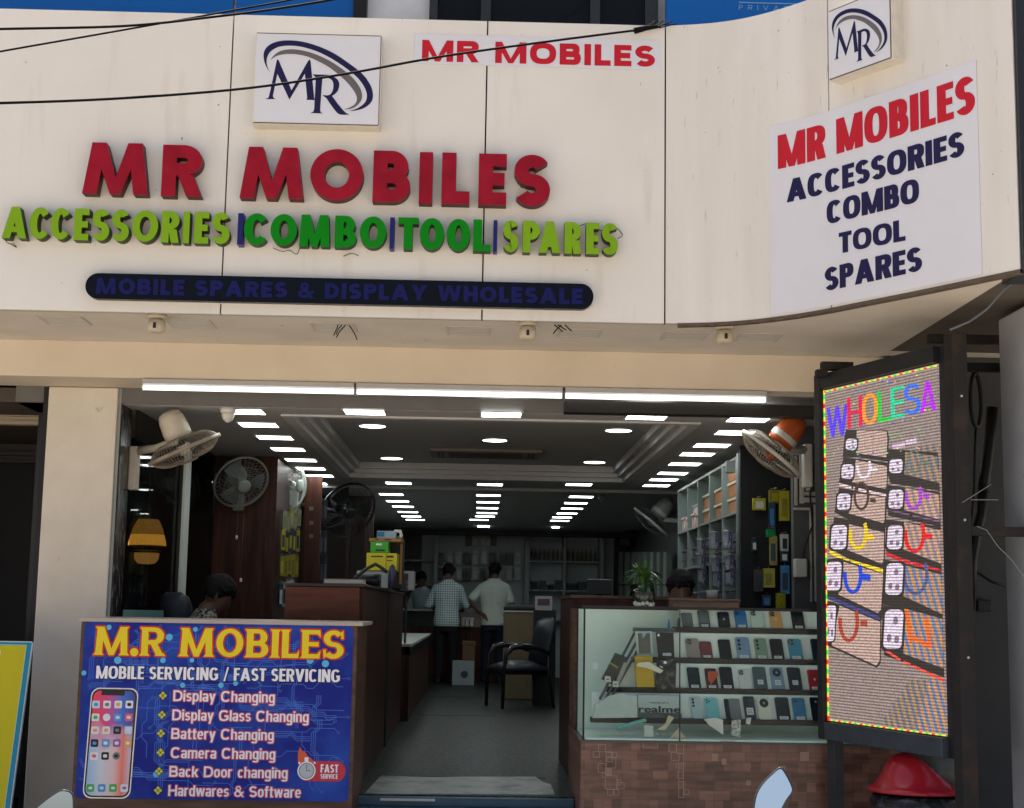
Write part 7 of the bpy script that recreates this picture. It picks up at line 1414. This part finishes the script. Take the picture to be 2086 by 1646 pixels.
# cartons on the floor
p, q = at(922, 1346, Y=12.75), at(966, 1393, Z=0); r = thing('white_carton', 'white carton with a dark round mark standing on the floor at the back', 'carton', ((p.x+.15), 12.9, 0))
x1 = at(966, 1370, Y=12.75).x; mb = MB(); mb.box(p.x, x1, 12.75, 13.0, 0, p.z); mb.build('body', mat('carton_bluegrey', (.26, .31, .33, 1), .5), r, bevel=.004); c = at(946, 1374, Y=12.745)
mb = MB(); slab(mb, circ((c.x, c.z), .05, 24), planeY(12.749), 0, .002); mb.build('round_mark', mat('mark_teal', (.03, .06, .075, 1), .5), r); mz = p.z
p, q = at(943, 1306, Y=12.85), at(967, 1345, Y=12.85); crate('carton', 'brown carton stacked on the white floor carton', 'carton', ((p.x+q.x)/2, 12.95, mz+.001), q.x-p.x, .18, p.z-mz, mat('carton_brown', (.12, .075, .04, 1), .6))
# tall tan board-backed chair and things at right rear
p, q = at(1027, 1246, Y=9.6), at(1094, 1400, Y=9.6); r = thing('tall_carton', 'tall tan carton with a dark cushion on top, behind the visitor chair', 'carton', ((p.x+q.x)/2, 9.75, 0))
mb = MB(); mb.box(p.x, q.x, 9.6, 9.95, 0, p.z); mb.build('body', mat('tan_board', (.16, .125, .075, 1), .6, var=.1), r, bevel=.01); mb = MB(); mb.tube([(p.x-.01, 9.59, p.z-.05), (p.x-.005, 9.59, p.z+.005), (q.x-.02, 9.59, p.z+.005), (q.x+.01, 9.59, p.z-.05)], .008, 6); mb.build('rim', mat('rim_steel', (.35, .36, .36, 1), .35), r)
mb = MB(); mb.loft([((p.x+.03, 9.75, p.z+.01), (.001, 0, 0), (0, .10, 0)) if False else (((p.x+q.x)/2, 9.75, p.z+.012), ((q.x-p.x)/2, 0, 0), (0, .12, 0)), (((p.x+q.x)/2, 9.75, p.z+.05), ((q.x-p.x)/2*1.02, 0, 0), (0, .13, 0)), (((p.x+q.x)/2, 9.75, p.z+.085), ((q.x-p.x)/2*.85, 0, 0), (0, .09, 0))], 24); mb.build('cushion', mat('cushion_dark', (.02, .02, .022, 1), .7), r)
# inner right counter (brown) behind the display counter
r = thing('inner_counter', 'brown wooden inner counter behind the glass display counter', 'counter', (1.1, 3.5, 0)); xi = at(1165, 1300, Y=1.3).x; zi = at(1145, 1215, X=xi).z
yf0, yf1 = 1.25, at(1141, 1300, X=xi).y
mb = MB(); mb.box(xi, xi+.75, yf0, yf1, 0, zi-.02); mb.build('body', WOODD, r, bevel=.003); mb = MB(); mb.box(xi-.01, xi+.76, yf0-.01, yf1+.01, zi-.019, zi); mb.build('top', WOODB, r)
mb = MB(); p = at(1180, 1176, Y=2.2); a, b_ = at(1092, 1214, Y=8.6), at(1125, 1243, Y=8.6); mb.box(a.x, b_.x, 8.6, 8.8, b_.z, a.z)
r = thing('printed_box', 'white printed box on a dark stand at the right rear', 'box', ((a.x+b_.x)/2, 8.7, 0)); mb.build('body', mat('box_white_dim', (.34, .34, .36, 1), .5), r)
mb = MB(); mb.box(a.x+.02, b_.x-.03, 8.596, 8.599, b_.z+.05, a.z-.03); mb.build('print', mat('print_maroon', (.10, .05, .07, 1), .5), r); mb = MB(); mb.box(a.x-.02, b_.x+.04, 8.55, 8.9, 0, b_.z-.002); mb.build('stand', DARK, r)
r = thing('monitor', 'dark computer monitor seen from behind on the inner counter', 'monitor', (at(1222, 1195, Y=3).x, 3.2, zi)); a, b_ = at(1196, 1181, Y=3.0), at(1246, 1212, Y=3.0)
mb = MB(); mb.box(a.x, b_.x, 3.0, 3.03, b_.z, a.z); mb.build('case', mat('monitor_black', (.015, .016, .018, 1), .35), r, bevel=.006); mb = MB(); mb.box(a.x, b_.x, 2.99, 3.035, a.z+.001, a.z+.006); mb.build('top_edge', mat('monitor_edge', (.4, .42, .42, 1), .3), r)
mb = MB(); mb.box((a.x+b_.x)/2-.03, (a.x+b_.x)/2+.03, 3.031, 3.08, zi+.001, a.z-.03); mb.box((a.x+b_.x)/2-.1, (a.x+b_.x)/2+.1, 2.98, 3.18, zi, zi+.012); mb.build('stand', BLACK, r)
# ================================================================== visitor chair
ch = at(1050, 1440, Z=0); r = thing('visitor_chair', 'black padded visitor chair with curved arms, standing in the aisle', 'chair', (ch.x, ch.y, 0))
Mx = Matrix.Translation((ch.x+.02, ch.y, 0)) @ Matrix.Rotation(R(-72), 4, 'Z')
def cb(): b = MB(); b.X = Mx; return b
LEA = mat('black_leatherette', (.022, .026, .036, 1), .38); FRMB = mat('chair_frame', (.012, .013, .016, 1), .25, coat=.2)
b = cb(); b.loft([((0, -.27, .41), (.25, 0, 0), (0, 0, .055)), ((0, -.1, .43), (.28, 0, 0), (0, 0, .08)), ((0, .1, .43), (.28, 0, 0), (0, 0, .08)), ((0, .25, .42), (.26, 0, 0), (0, 0, .06))], 20); b.build('seat', LEA, r)
b = cb(); b.loft([((0, .22, .48), (.26, 0, 0), (0, .05, 0)), ((0, .26, .62), (.275, 0, 0), (0, .075, 0)), ((0, .30, .80), (.27, 0, 0), (0, .08, 0)), ((0, .33, .94), (.25, 0, 0), (0, .07, 0)), ((0, .345, .985), (.15, 0, 0), (0, .025, 0))], 22); b.build('backrest', LEA, r)
for s in (-1, 1):
    b = cb(); b.tube([(s*.28, -.27, .0), (s*.28, -.26, .40), (s*.29, -.24, .58), (s*.29, -.17, .655), (s*.29, -.05, .675), (s*.28, .12, .655), (s*.27, .26, .60)], [.020, .021, .024, .032, .035, .030, .020], 8); b.build('arm_leg', FRMB, r)
    b = cb(); b.tube([(s*.25, .34, .0), (s*.25, .27, .35), (s*.25, .26, .60)], .016, 8); b.build('rear_leg', FRMB, r)
b = cb(); b.tube([(-.27, -.25, .36), (.27, -.25, .36)], .012, 6); b.tube([(-.25, .28, .36), (.25, .28, .36)], .012, 6); b.build('rail', FRMB, r)
# chair of the seated person behind the poster counter
YS_ = 1.55; p = at(362, 1230, Y=YS_+.35); r = thing('office_chair', 'dark office chair behind the poster counter, left of the seated man', 'chair', (p.x, YS_+.3, 0))
zt5 = at(362, 1206, Y=YS_+.3).z; hw = (at(397, 1230, Y=YS_+.3).x-at(330, 1230, Y=YS_+.3).x)/2
b = MB(); b.loft([((p.x, YS_+.3, .55), (hw, 0, 0), (0, .04, 0)), ((p.x, YS_+.3, zt5-.10), (hw, 0, 0), (0, .05, 0)), ((p.x-.01, YS_+.3, zt5-.03), (hw*.82, 0, 0), (0, .045, 0)), ((p.x-.02, YS_+.3, zt5), (hw*.45, 0, 0), (0, .02, 0))], 22); b.build('backrest', LEA, r)
b = MB(); b.box(p.x-.2, p.x+.25, YS_-.15, YS_+.3, .44, .52); b.build('seat', LEA, r, bevel=.03); b = MB(); b.tube([(p.x, YS_+.05, .05), (p.x, YS_+.05, .44)], .025, 8)
for k in range(5): b.tube([(p.x, YS_+.05, .06), (p.x+.26*math.cos(k*1.257), YS_+.05+.26*math.sin(k*1.257), .04)], .016, 6)
b.build('base', BLACK, r)
mb = MB(); a, b_ = at(251, 1242, Y=1.0), at(331, 1262, Y=1.0); mb.box(a.x, b_.x, 1.0, 1.02, b_.z-.12, a.z); tag(mb.build('green_board', mat('green_board_paint', (.07, .17, .14, 1), .4)), 'low green board behind the poster counter by the pillar', 'board')
mb = MB(); p = at(440, 1225, Y=1.9)
# ================================================================== people
SKIN = mat('skin_dark', (.12, .062, .042, 1), .5, var=.05); HAIR = mat('hair_black', (.007, .006, .006, 1), .75, 0, .15, var=.2, vscale=40)
def remesh(mb, name, m_, parent, vox, X, smooth=4):
    """close overlapping lofts into one continuous skin"""
    me = bpy.data.meshes.new('tmp'); me.from_pydata([tuple(p) for p in mb.v], [], mb.f); o = bpy.data.objects.new('tmp', me); COL.objects.link(o)
    md = o.modifiers.new('r', 'REMESH'); md.mode = 'VOXEL'; md.voxel_size = vox; md.use_smooth_shade = True
    if smooth: ms = o.modifiers.new('s', 'SMOOTH'); ms.iterations = smooth; ms.factor = .5
    bpy.context.view_layer.update(); m2 = bpy.data.meshes.new_from_object(o.evaluated_get(bpy.context.evaluated_depsgraph_get()))
    bpy.data.objects.remove(o); bpy.data.meshes.remove(me)
    o0 = ORG[parent]
    for v in m2.vertices: v.co = (X @ v.co)-o0
    m2.name = name; m2.materials.clear(); m2.materials.append(m_)
    for p_ in m2.polygons: p_.use_smooth = True; p_.material_index = 0
    ob = bpy.data.objects.new(name, m2); COL.objects.link(ob); ob.parent = parent; ORG[ob] = o0; return ob
def limb(mb, pts, rr, n=12, k=4):
    P = [V(p) for p in pts]; path_, r_ = [], []
    for i in range(len(P)-1):
        for j in range(k): t = j/k; path_.append(P[i].lerp(P[i+1], t)); r_.append(rr[i]+(rr[i+1]-rr[i])*t)
    path_.append(P[-1]); r_.append(rr[-1]); mb.tube(path_, r_, n)
    for p, q in zip(P, rr): mb.ball(p, q*.99, 10)
def hand(mb, w_, d, side, curl=.5):
    """palm, four fingers of unequal length, thumb off the side of the palm; d = pointing direction, side = towards the thumb"""
    w_, d, side = V(w_), V(d).normalized(), V(side).normalized(); nrm = d.cross(side).normalized()
    mb.loft([(w_, side*.026, nrm*.018), (w_+d*.04, side*.038, nrm*.016), (w_+d*.085, side*.040, nrm*.013), (w_+d*.095, side*.03, nrm*.008)], 12)
    for k, (o, L) in enumerate(((.028, .070), (.010, .080), (-.010, .074), (-.028, .058))):
        b0 = w_+d*.085+side*o; mb.tube([b0, b0+d*L*.45-nrm*L*.12*curl, b0+d*L*.75-nrm*L*.42*curl, b0+d*L*.92-nrm*L*.75*curl], [.0095, .009, .008, .006], 7)
    b0 = w_+d*.03+side*.032; mb.tube([b0, b0+side*.022+d*.02-nrm*.01, b0+side*.026+d*.048-nrm*.022], [.012, .010, .007], 7)
def head(mb, c, fwd, tilt=0.0, s=1.0):
    """c = centre of the skull; face with brow, nose, mouth, chin, ears"""
    fwd = V(fwd).normalized(); up_ = V((0, 0, 1)); rt_ = fwd.cross(up_).normalized(); q = Matrix.Rotation(-tilt, 3, rt_); f = q @ fwd; u_ = q @ up_; r_ = rt_
    c = V(c); P = lambda x, y, z: c+(r_*x+f*y+u_*z)*s
    mb.loft([(P(0, .045, -.125), r_*.022*s, f*.020*s), (P(0, .035, -.105), r_*.042*s, f*.048*s), (P(0, .022, -.07), r_*.058*s, f*.072*s), (P(0, .008, -.02), r_*.070*s, f*.090*s), (P(0, 0, .03), r_*.074*s, f*.096*s), (P(0, -.004, .07), r_*.068*s, f*.088*s), (P(0, -.006, .10), r_*.046*s, f*.06*s), (P(0, -.006, .115), r_*.012*s, f*.016*s)], 20)
    mb.loft([(P(0, .095, .01), r_*.010*s, u_*.004*s), (P(0, .108, -.025), r_*.013*s, u_*.010*s), (P(0, .118, -.042), r_*.016*s, u_*.010*s), (P(0, .098, -.05), r_*.013*s, u_*.004*s)], 10)
    mb.loft([(P(-.026, .080, -.078), u_*.004*s, f*.006*s), (P(0, .092, -.077), u_*.009*s, f*.008*s), (P(.026, .080, -.078), u_*.004*s, f*.006*s)], 8)
    mb.loft([(P(-.05, .072, .028), u_*.008*s, f*.010*s), (P(0, .092, .026), u_*.007*s, f*.008*s), (P(.05, .072, .028), u_*.008*s, f*.010*s)], 8)
    for sx in (-1, 1): mb.loft([(P(sx*.070, -.012, -.045), f*.010*s, r_*.008*s), (P(sx*.080, -.016, -.015), f*.018*s, r_*.008*s), (P(sx*.082, -.020, .010), f*.018*s, r_*.007*s), (P(sx*.074, -.02, .022), f*.008*s, r_*.005*s)], 10)
    return P, f, u_, r_
def hairdo(parent, P, f, u_, r_, s, X, low=-.05, front=.075):
    b = MB(); b.loft([(P(0, -.030, low), r_*.066*s, f*.066*s), (P(0, -.026, -.01), r_*.079*s, f*.078*s), (P(0, -.014, .035), r_*.083*s, f*.098*s), (P(0, -.006, .075), r_*.080*s, f*.104*s), (P(0, .0, .108), r_*.062*s, f*.084*s), (P(0, .0, .132), r_*.03*s, f*.042*s), (P(0, 0, .138), r_*.006*s, f*.01*s)], 22)
    rg = random.Random(4)
    for k in range(170):
        t = rg.uniform(0, 6.28); e = rg.uniform(-.1, 1.4); q = P(.078*math.cos(t)*math.cos(e), -.006+.095*math.sin(t)*math.cos(e), .05+.085*math.sin(e)); dq = (q-P(0, 0, .03)).normalized(); b.tube([q-dq*.012, q+dq*.008+V((0, 0, -.004)), q+dq*.012+V((rg.uniform(-.015, .015), rg.uniform(-.015, .015), -.022))], [.013*s, .010*s, .005*s], 5)
    return remesh(b, 'hair', HAIR, parent, .007, X, 1)
def plaid():
    m = bpy.data.materials.new('checked_shirt'); m.use_nodes = True; t = m.node_tree; b = t.nodes['Principled BSDF']; b.inputs['Roughness'].default_value = .8
    tc = t.nodes.new('ShaderNodeTexCoord'); sx = t.nodes.new('ShaderNodeSeparateXYZ'); t.links.new(tc.outputs['Object'], sx.inputs[0]); outs = []
    for ax, fr in ((0, 30), (2, 30)):
        ml = t.nodes.new('ShaderNodeMath'); ml.operation = 'MULTIPLY'; ml.inputs[1].default_value = fr; t.links.new(sx.outputs[ax], ml.inputs[0]); fr_ = t.nodes.new('ShaderNodeMath'); fr_.operation = 'FRACT'; t.links.new(ml.outputs[0], fr_.inputs[0])
        g = t.nodes.new('ShaderNodeMath'); g.operation = 'LESS_THAN'; g.inputs[1].default_value = .34; t.links.new(fr_.outputs[0], g.inputs[0]); outs.append(g.outputs[0])
    ad = t.nodes.new('ShaderNodeMath'); ad.operation = 'ADD'; t.links.new(outs[0], ad.inputs[0]); t.links.new(outs[1], ad.inputs[1])
    cr = t.nodes.new('ShaderNodeValToRGB'); e = cr.color_ramp.elements; e[0].position = 0; e[0].color = (.55, .62, .64, 1); e[1].position = 1; e[1].color = (.10, .17, .20, 1); e2 = e.new(.5); e2.color = (.24, .33, .36, 1)
    dv = t.nodes.new('ShaderNodeMath'); dv.operation = 'MULTIPLY'; dv.inputs[1].default_value = .5; t.links.new(ad.outputs[0], dv.inputs[0]); t.links.new(dv.outputs[0], cr.inputs[0]); t.links.new(cr.outputs[0], b.inputs['Base Color']); return m
def torso(mb, hem, lean=0.0, w_=1.0, grow=0.0, top=1.46, tw=0.0):
    """shirt or body trunk from the hem up to the neck base; forward lean in y"""
    prof = [(.82, .165, .115), (.90, .172, .118), (1.0, .160, .108), (1.10, .158, .105), (1.20, .172, .112), (1.30, .190, .118), (1.38, .192, .108), (1.43, .155, .085), (1.47, .085, .065), (1.50, .062, .060)]
    rings = []
    for z, a, b in prof:
        if z < hem-.001 or z > top+.05: continue
        y = lean*max(0, z-.95); rings.append(((tw*(z-.9), y, z), ((a*w_+grow), 0, 0), (0, b*w_+grow, 0)))
    mb.loft(rings, 24); return lambda z: V((tw*(z-.9), lean*max(0, z-.95), z))
def standing(lab, foot, turn, H, lean, shirt, trous, arms, headfwd, htilt, w_=1.0, tuck=False, sleeve='short', fold=0):
    r = thing('person', lab, 'person', foot); s = H/1.72; X = Matrix.Translation(foot) @ Matrix.Rotation(turn, 4, 'Z') @ Matrix.Scale(s, 4)
    b = MB(); ax = torso(b, .82, lean, w_*.96)
    hc = ax(1.47)+V((0, .03+lean*.10, .135)); b.tube([ax(1.42), ax(1.50), hc+V((0, -.005, -.06))], [.062, .056, .056], 14); P, f, u_, rr = head(b, hc, headfwd, htilt)
    for sx in (-1, 1): limb(b, [(sx*.09, 0, .86), (sx*.10, .01, .48), (sx*.105, -.01, .09)], [.085, .056, .038]); b.loft([((sx*.105, -.07, .03), (.035, 0, 0), (0, 0, .03)), ((sx*.108, .03, .04), (.042, 0, 0), (0, 0, .035)), ((sx*.115, .15, .025), (.038, 0, 0), (0, 0, .02))], 12)
    sl = MB()
    for sx, el, wr, hd, th in arms:
        sh = ax(1.365)+V((sx*.160*w_, 0, 0)); limb(b, [sh, el, wr], [.050, .040, .027]); hand(b, wr, hd, th)
        cut = V(sh).lerp(V(el), .75) if sleeve == 'short' else V(el); limb(sl, [sh, cut] if sleeve == 'short' else [sh, el, V(el).lerp(V(wr), .25)], [.062, .064] if sleeve == 'short' else [.064, .056, .050])
    body = remesh(b, 'body', SKIN, r, .011, X, 3); hairdo(r, P, f, u_, rr, 1.0, X)
    ts = MB(); ax2 = torso(ts, .90 if tuck else .82, lean, w_, .012, 1.46); ts.v += [];
    for v_, f_ in ((sl.v, sl.f),): ts._add(v_, f_)
    rg = random.Random(fold+3)
    for k in range(14):     # cloth folds
        z = rg.uniform(.88, 1.25); x = rg.uniform(-.13, .13); y = -.112*w_*math.sqrt(max(.05, 1-(x/.19)**2)); c = ax2(z); ts.tube([c+V((x, y, 0)), c+V((x+rg.uniform(.05, .10)*(1 if x < 0 else -1), y*1.0-.006, rg.uniform(-.07, .02))), c+V((x+.12*(1 if x < 0 else -1), y*.97, -.06))], [.004, .015, .004], 6)
    remesh(ts, 'shirt', shirt, r, .011, X, 4)
    tp = MB(); tp.loft([((0, 0, .74), (.165*w_, 0, 0), (0, .118*w_, 0)), ((0, 0, .86), (.170*w_, 0, 0), (0, .120*w_, 0)), ((0, 0, .98), (.158*w_, 0, 0), (0, .112*w_, 0))], 22)
    for sx in (-1, 1): limb(tp, [(sx*.088, 0, .80), (sx*.10, .008, .46), (sx*.108, -.01, .06)], [.100, .074, .062])
    remesh(tp, 'trousers', trous, r, .012, X, 3)
    sh_ = MB()
    for sx in (-1, 1): sh_.loft([((sx*.108, -.10, .028), (.030, 0, 0), (0, 0, .024)), ((sx*.108, -.06, .045), (.042, 0, 0), (0, 0, .045)), ((sx*.11, .05, .05), (.048, 0, 0), (0, 0, .045)), ((sx*.116, .16, .03), (.044, 0, 0), (0, 0, .026)), ((sx*.116, .19, .02), (.02, 0, 0), (0, 0, .012))], 14)
    remesh(sh_, 'shoes', mat('shoe_black', (.012, .012, .013, 1), .4), r, .010, X, 2); return r
TSH = mat('white_tshirt', (.62, .68, .63, 1), .85, var=.03); LBS = mat('pale_blue_shirt', (.36, .46, .50, 1), .85); JEAN = mat('navy_jeans', (.012, .016, .035, 1), .8); BLKT = mat('black_trousers', (.008, .008, .01, 1), .8)
f1 = at(907, 1393, Z=0); f2 = at(1003, 1390, Z=0)
standing('man in a checked shirt seen from behind, leaning at the rear counter', V((f1.x, f1.y, 0)), R(-6), 1.70, .12, plaid(), BLKT, [(-1, (-.27, .05, 1.12), (-.20, .30, 1.06), (.3, 1, 0), (1, 0, 0)), (1, (.27, .08, 1.12), (.19, .32, 1.05), (-.3, 1, 0), (-1, 0, 0))], (0, 1, 0), .45, 1.05, sleeve='long', fold=1)
standing('man in a white t-shirt and dark jeans seen from behind, hand on his hip', V((f2.x, f2.y, 0)), R(-4), 1.74, .10, TSH, JEAN, [(-1, (-.36, -.06, 1.16), (-.17, -.11, .98), (.75, -.1, -.5), (.3, .5, .8)), (1, (.27, .02, 1.13), (.26, .22, .98), (0, .9, -.3), (-1, 0, 0))], (.1, 1, 0), .35, 1.12, tuck=False, fold=2)
fp4 = at(862, 1300, Y=14.35); standing('shopkeeper in a pale blue shirt facing the customers behind the rear counter', V((fp4.x, 14.42, 0)), R(180-25), 1.60, .14, LBS, BLKT, [(-1, (-.27, .06, 1.10), (-.14, .28, 1.02), (.4, .9, 0), (.9, -.3, 0)), (1, (.26, .06, 1.10), (.12, .28, 1.02), (-.4, .9, 0), (-.9, -.3, 0))], (0, 1, 0), .35, 1.0, fold=3)
# seated people: trunk upright on a chair, thighs forward
def seated(lab, base, turn, shirt, headfwd, htilt, lean=.15, s=1.0):
    r = thing('person', lab, 'person', base); X = Matrix.Translation(base) @ Matrix.Rotation(turn, 4, 'Z') @ Matrix.Scale(s, 4); dz = -.40
    def sh(mb): mb.v = [p+V((0, 0, dz)) for p in mb.v]
    b = MB(); ax = torso(b, .82, lean, .96); hc = ax(1.47)+V((0, .05+lean*.10, .125)); b.tube([ax(1.42), ax(1.50), hc+V((0, -.005, -.06))], [.062, .056, .056], 14); P, f, u_, rr = head(b, hc, headfwd, htilt)
    for sx in (-1, 1): limb(b, [(sx*.10, 0, .90), (sx*.12, .42, .90), (sx*.12, .40, .48)], [.085, .060, .040]); b.loft([((sx*.12, .34, .43), (.035, 0, 0), (0, 0, .03)), ((sx*.12, .44, .435), (.042, 0, 0), (0, 0, .033)), ((sx*.125, .56, .425), (.036, 0, 0), (0, 0, .02))], 12)
    sl = MB()
    for sx in (-1, 1): shd = ax(1.39)+V((sx*.18, 0, 0)); el = V((sx*.25, .10, 1.13)); wr = V((sx*.13, .32, 1.12)); limb(b, [shd, el, wr], [.05, .04, .027]); hand(b, wr, (-sx*.4, .9, -.1), (-sx, 0, 0)); limb(sl, [shd, V(shd).lerp(el, .8)], [.064, .062])
    sh(b); remesh(b, 'body', SKIN, r, .011, X, 3)
    P2 = lambda x, y, z: P(x, y, z)+V((0, 0, dz)); hairdo(r, P2, f, u_, rr, 1.10, X, -.045)
    ts = MB(); torso(ts, .82, lean, 1.0, .012, 1.46); ts._add(sl.v, sl.f); sh(ts); remesh(ts, 'shirt', shirt, r, .011, X, 4)
    tp = MB(); tp.loft([((0, -.02, .82), (.165, 0, 0), (0, .13, 0)), ((0, 0, .96), (.16, 0, 0), (0, .115, 0))], 20)
    for sx in (-1, 1): limb(tp, [(sx*.09, 0, .90), (sx*.12, .42, .90), (sx*.12, .40, .46)], [.100, .078, .062])
    sh(tp); remesh(tp, 'trousers', BLKT, r, .012, X, 3); return r
PRNT = mix2('printed_shirt_cloth', (.015, .015, .015, 1), (.24, .23, .20, 1), scale=45, lo=.46, hi=.54, rough=.8)
ph = at(412, 1218, Y=1.75); seated('young man with thick black hair bent forward behind the poster counter', V((ph.x-.13, 1.72, ph.z-1.17)), R(-72), PRNT, (0, 1, 0), .55, .30)
ph = at(1390, 1196, Y=1.55); seated('person in the dark right corner behind the display counter, only the head showing', V((ph.x, 1.75, ph.z-1.215)), R(180), mat('dark_shirt', (.02, .02, .022, 1), .8), (0, 1, 0), .15, .10)
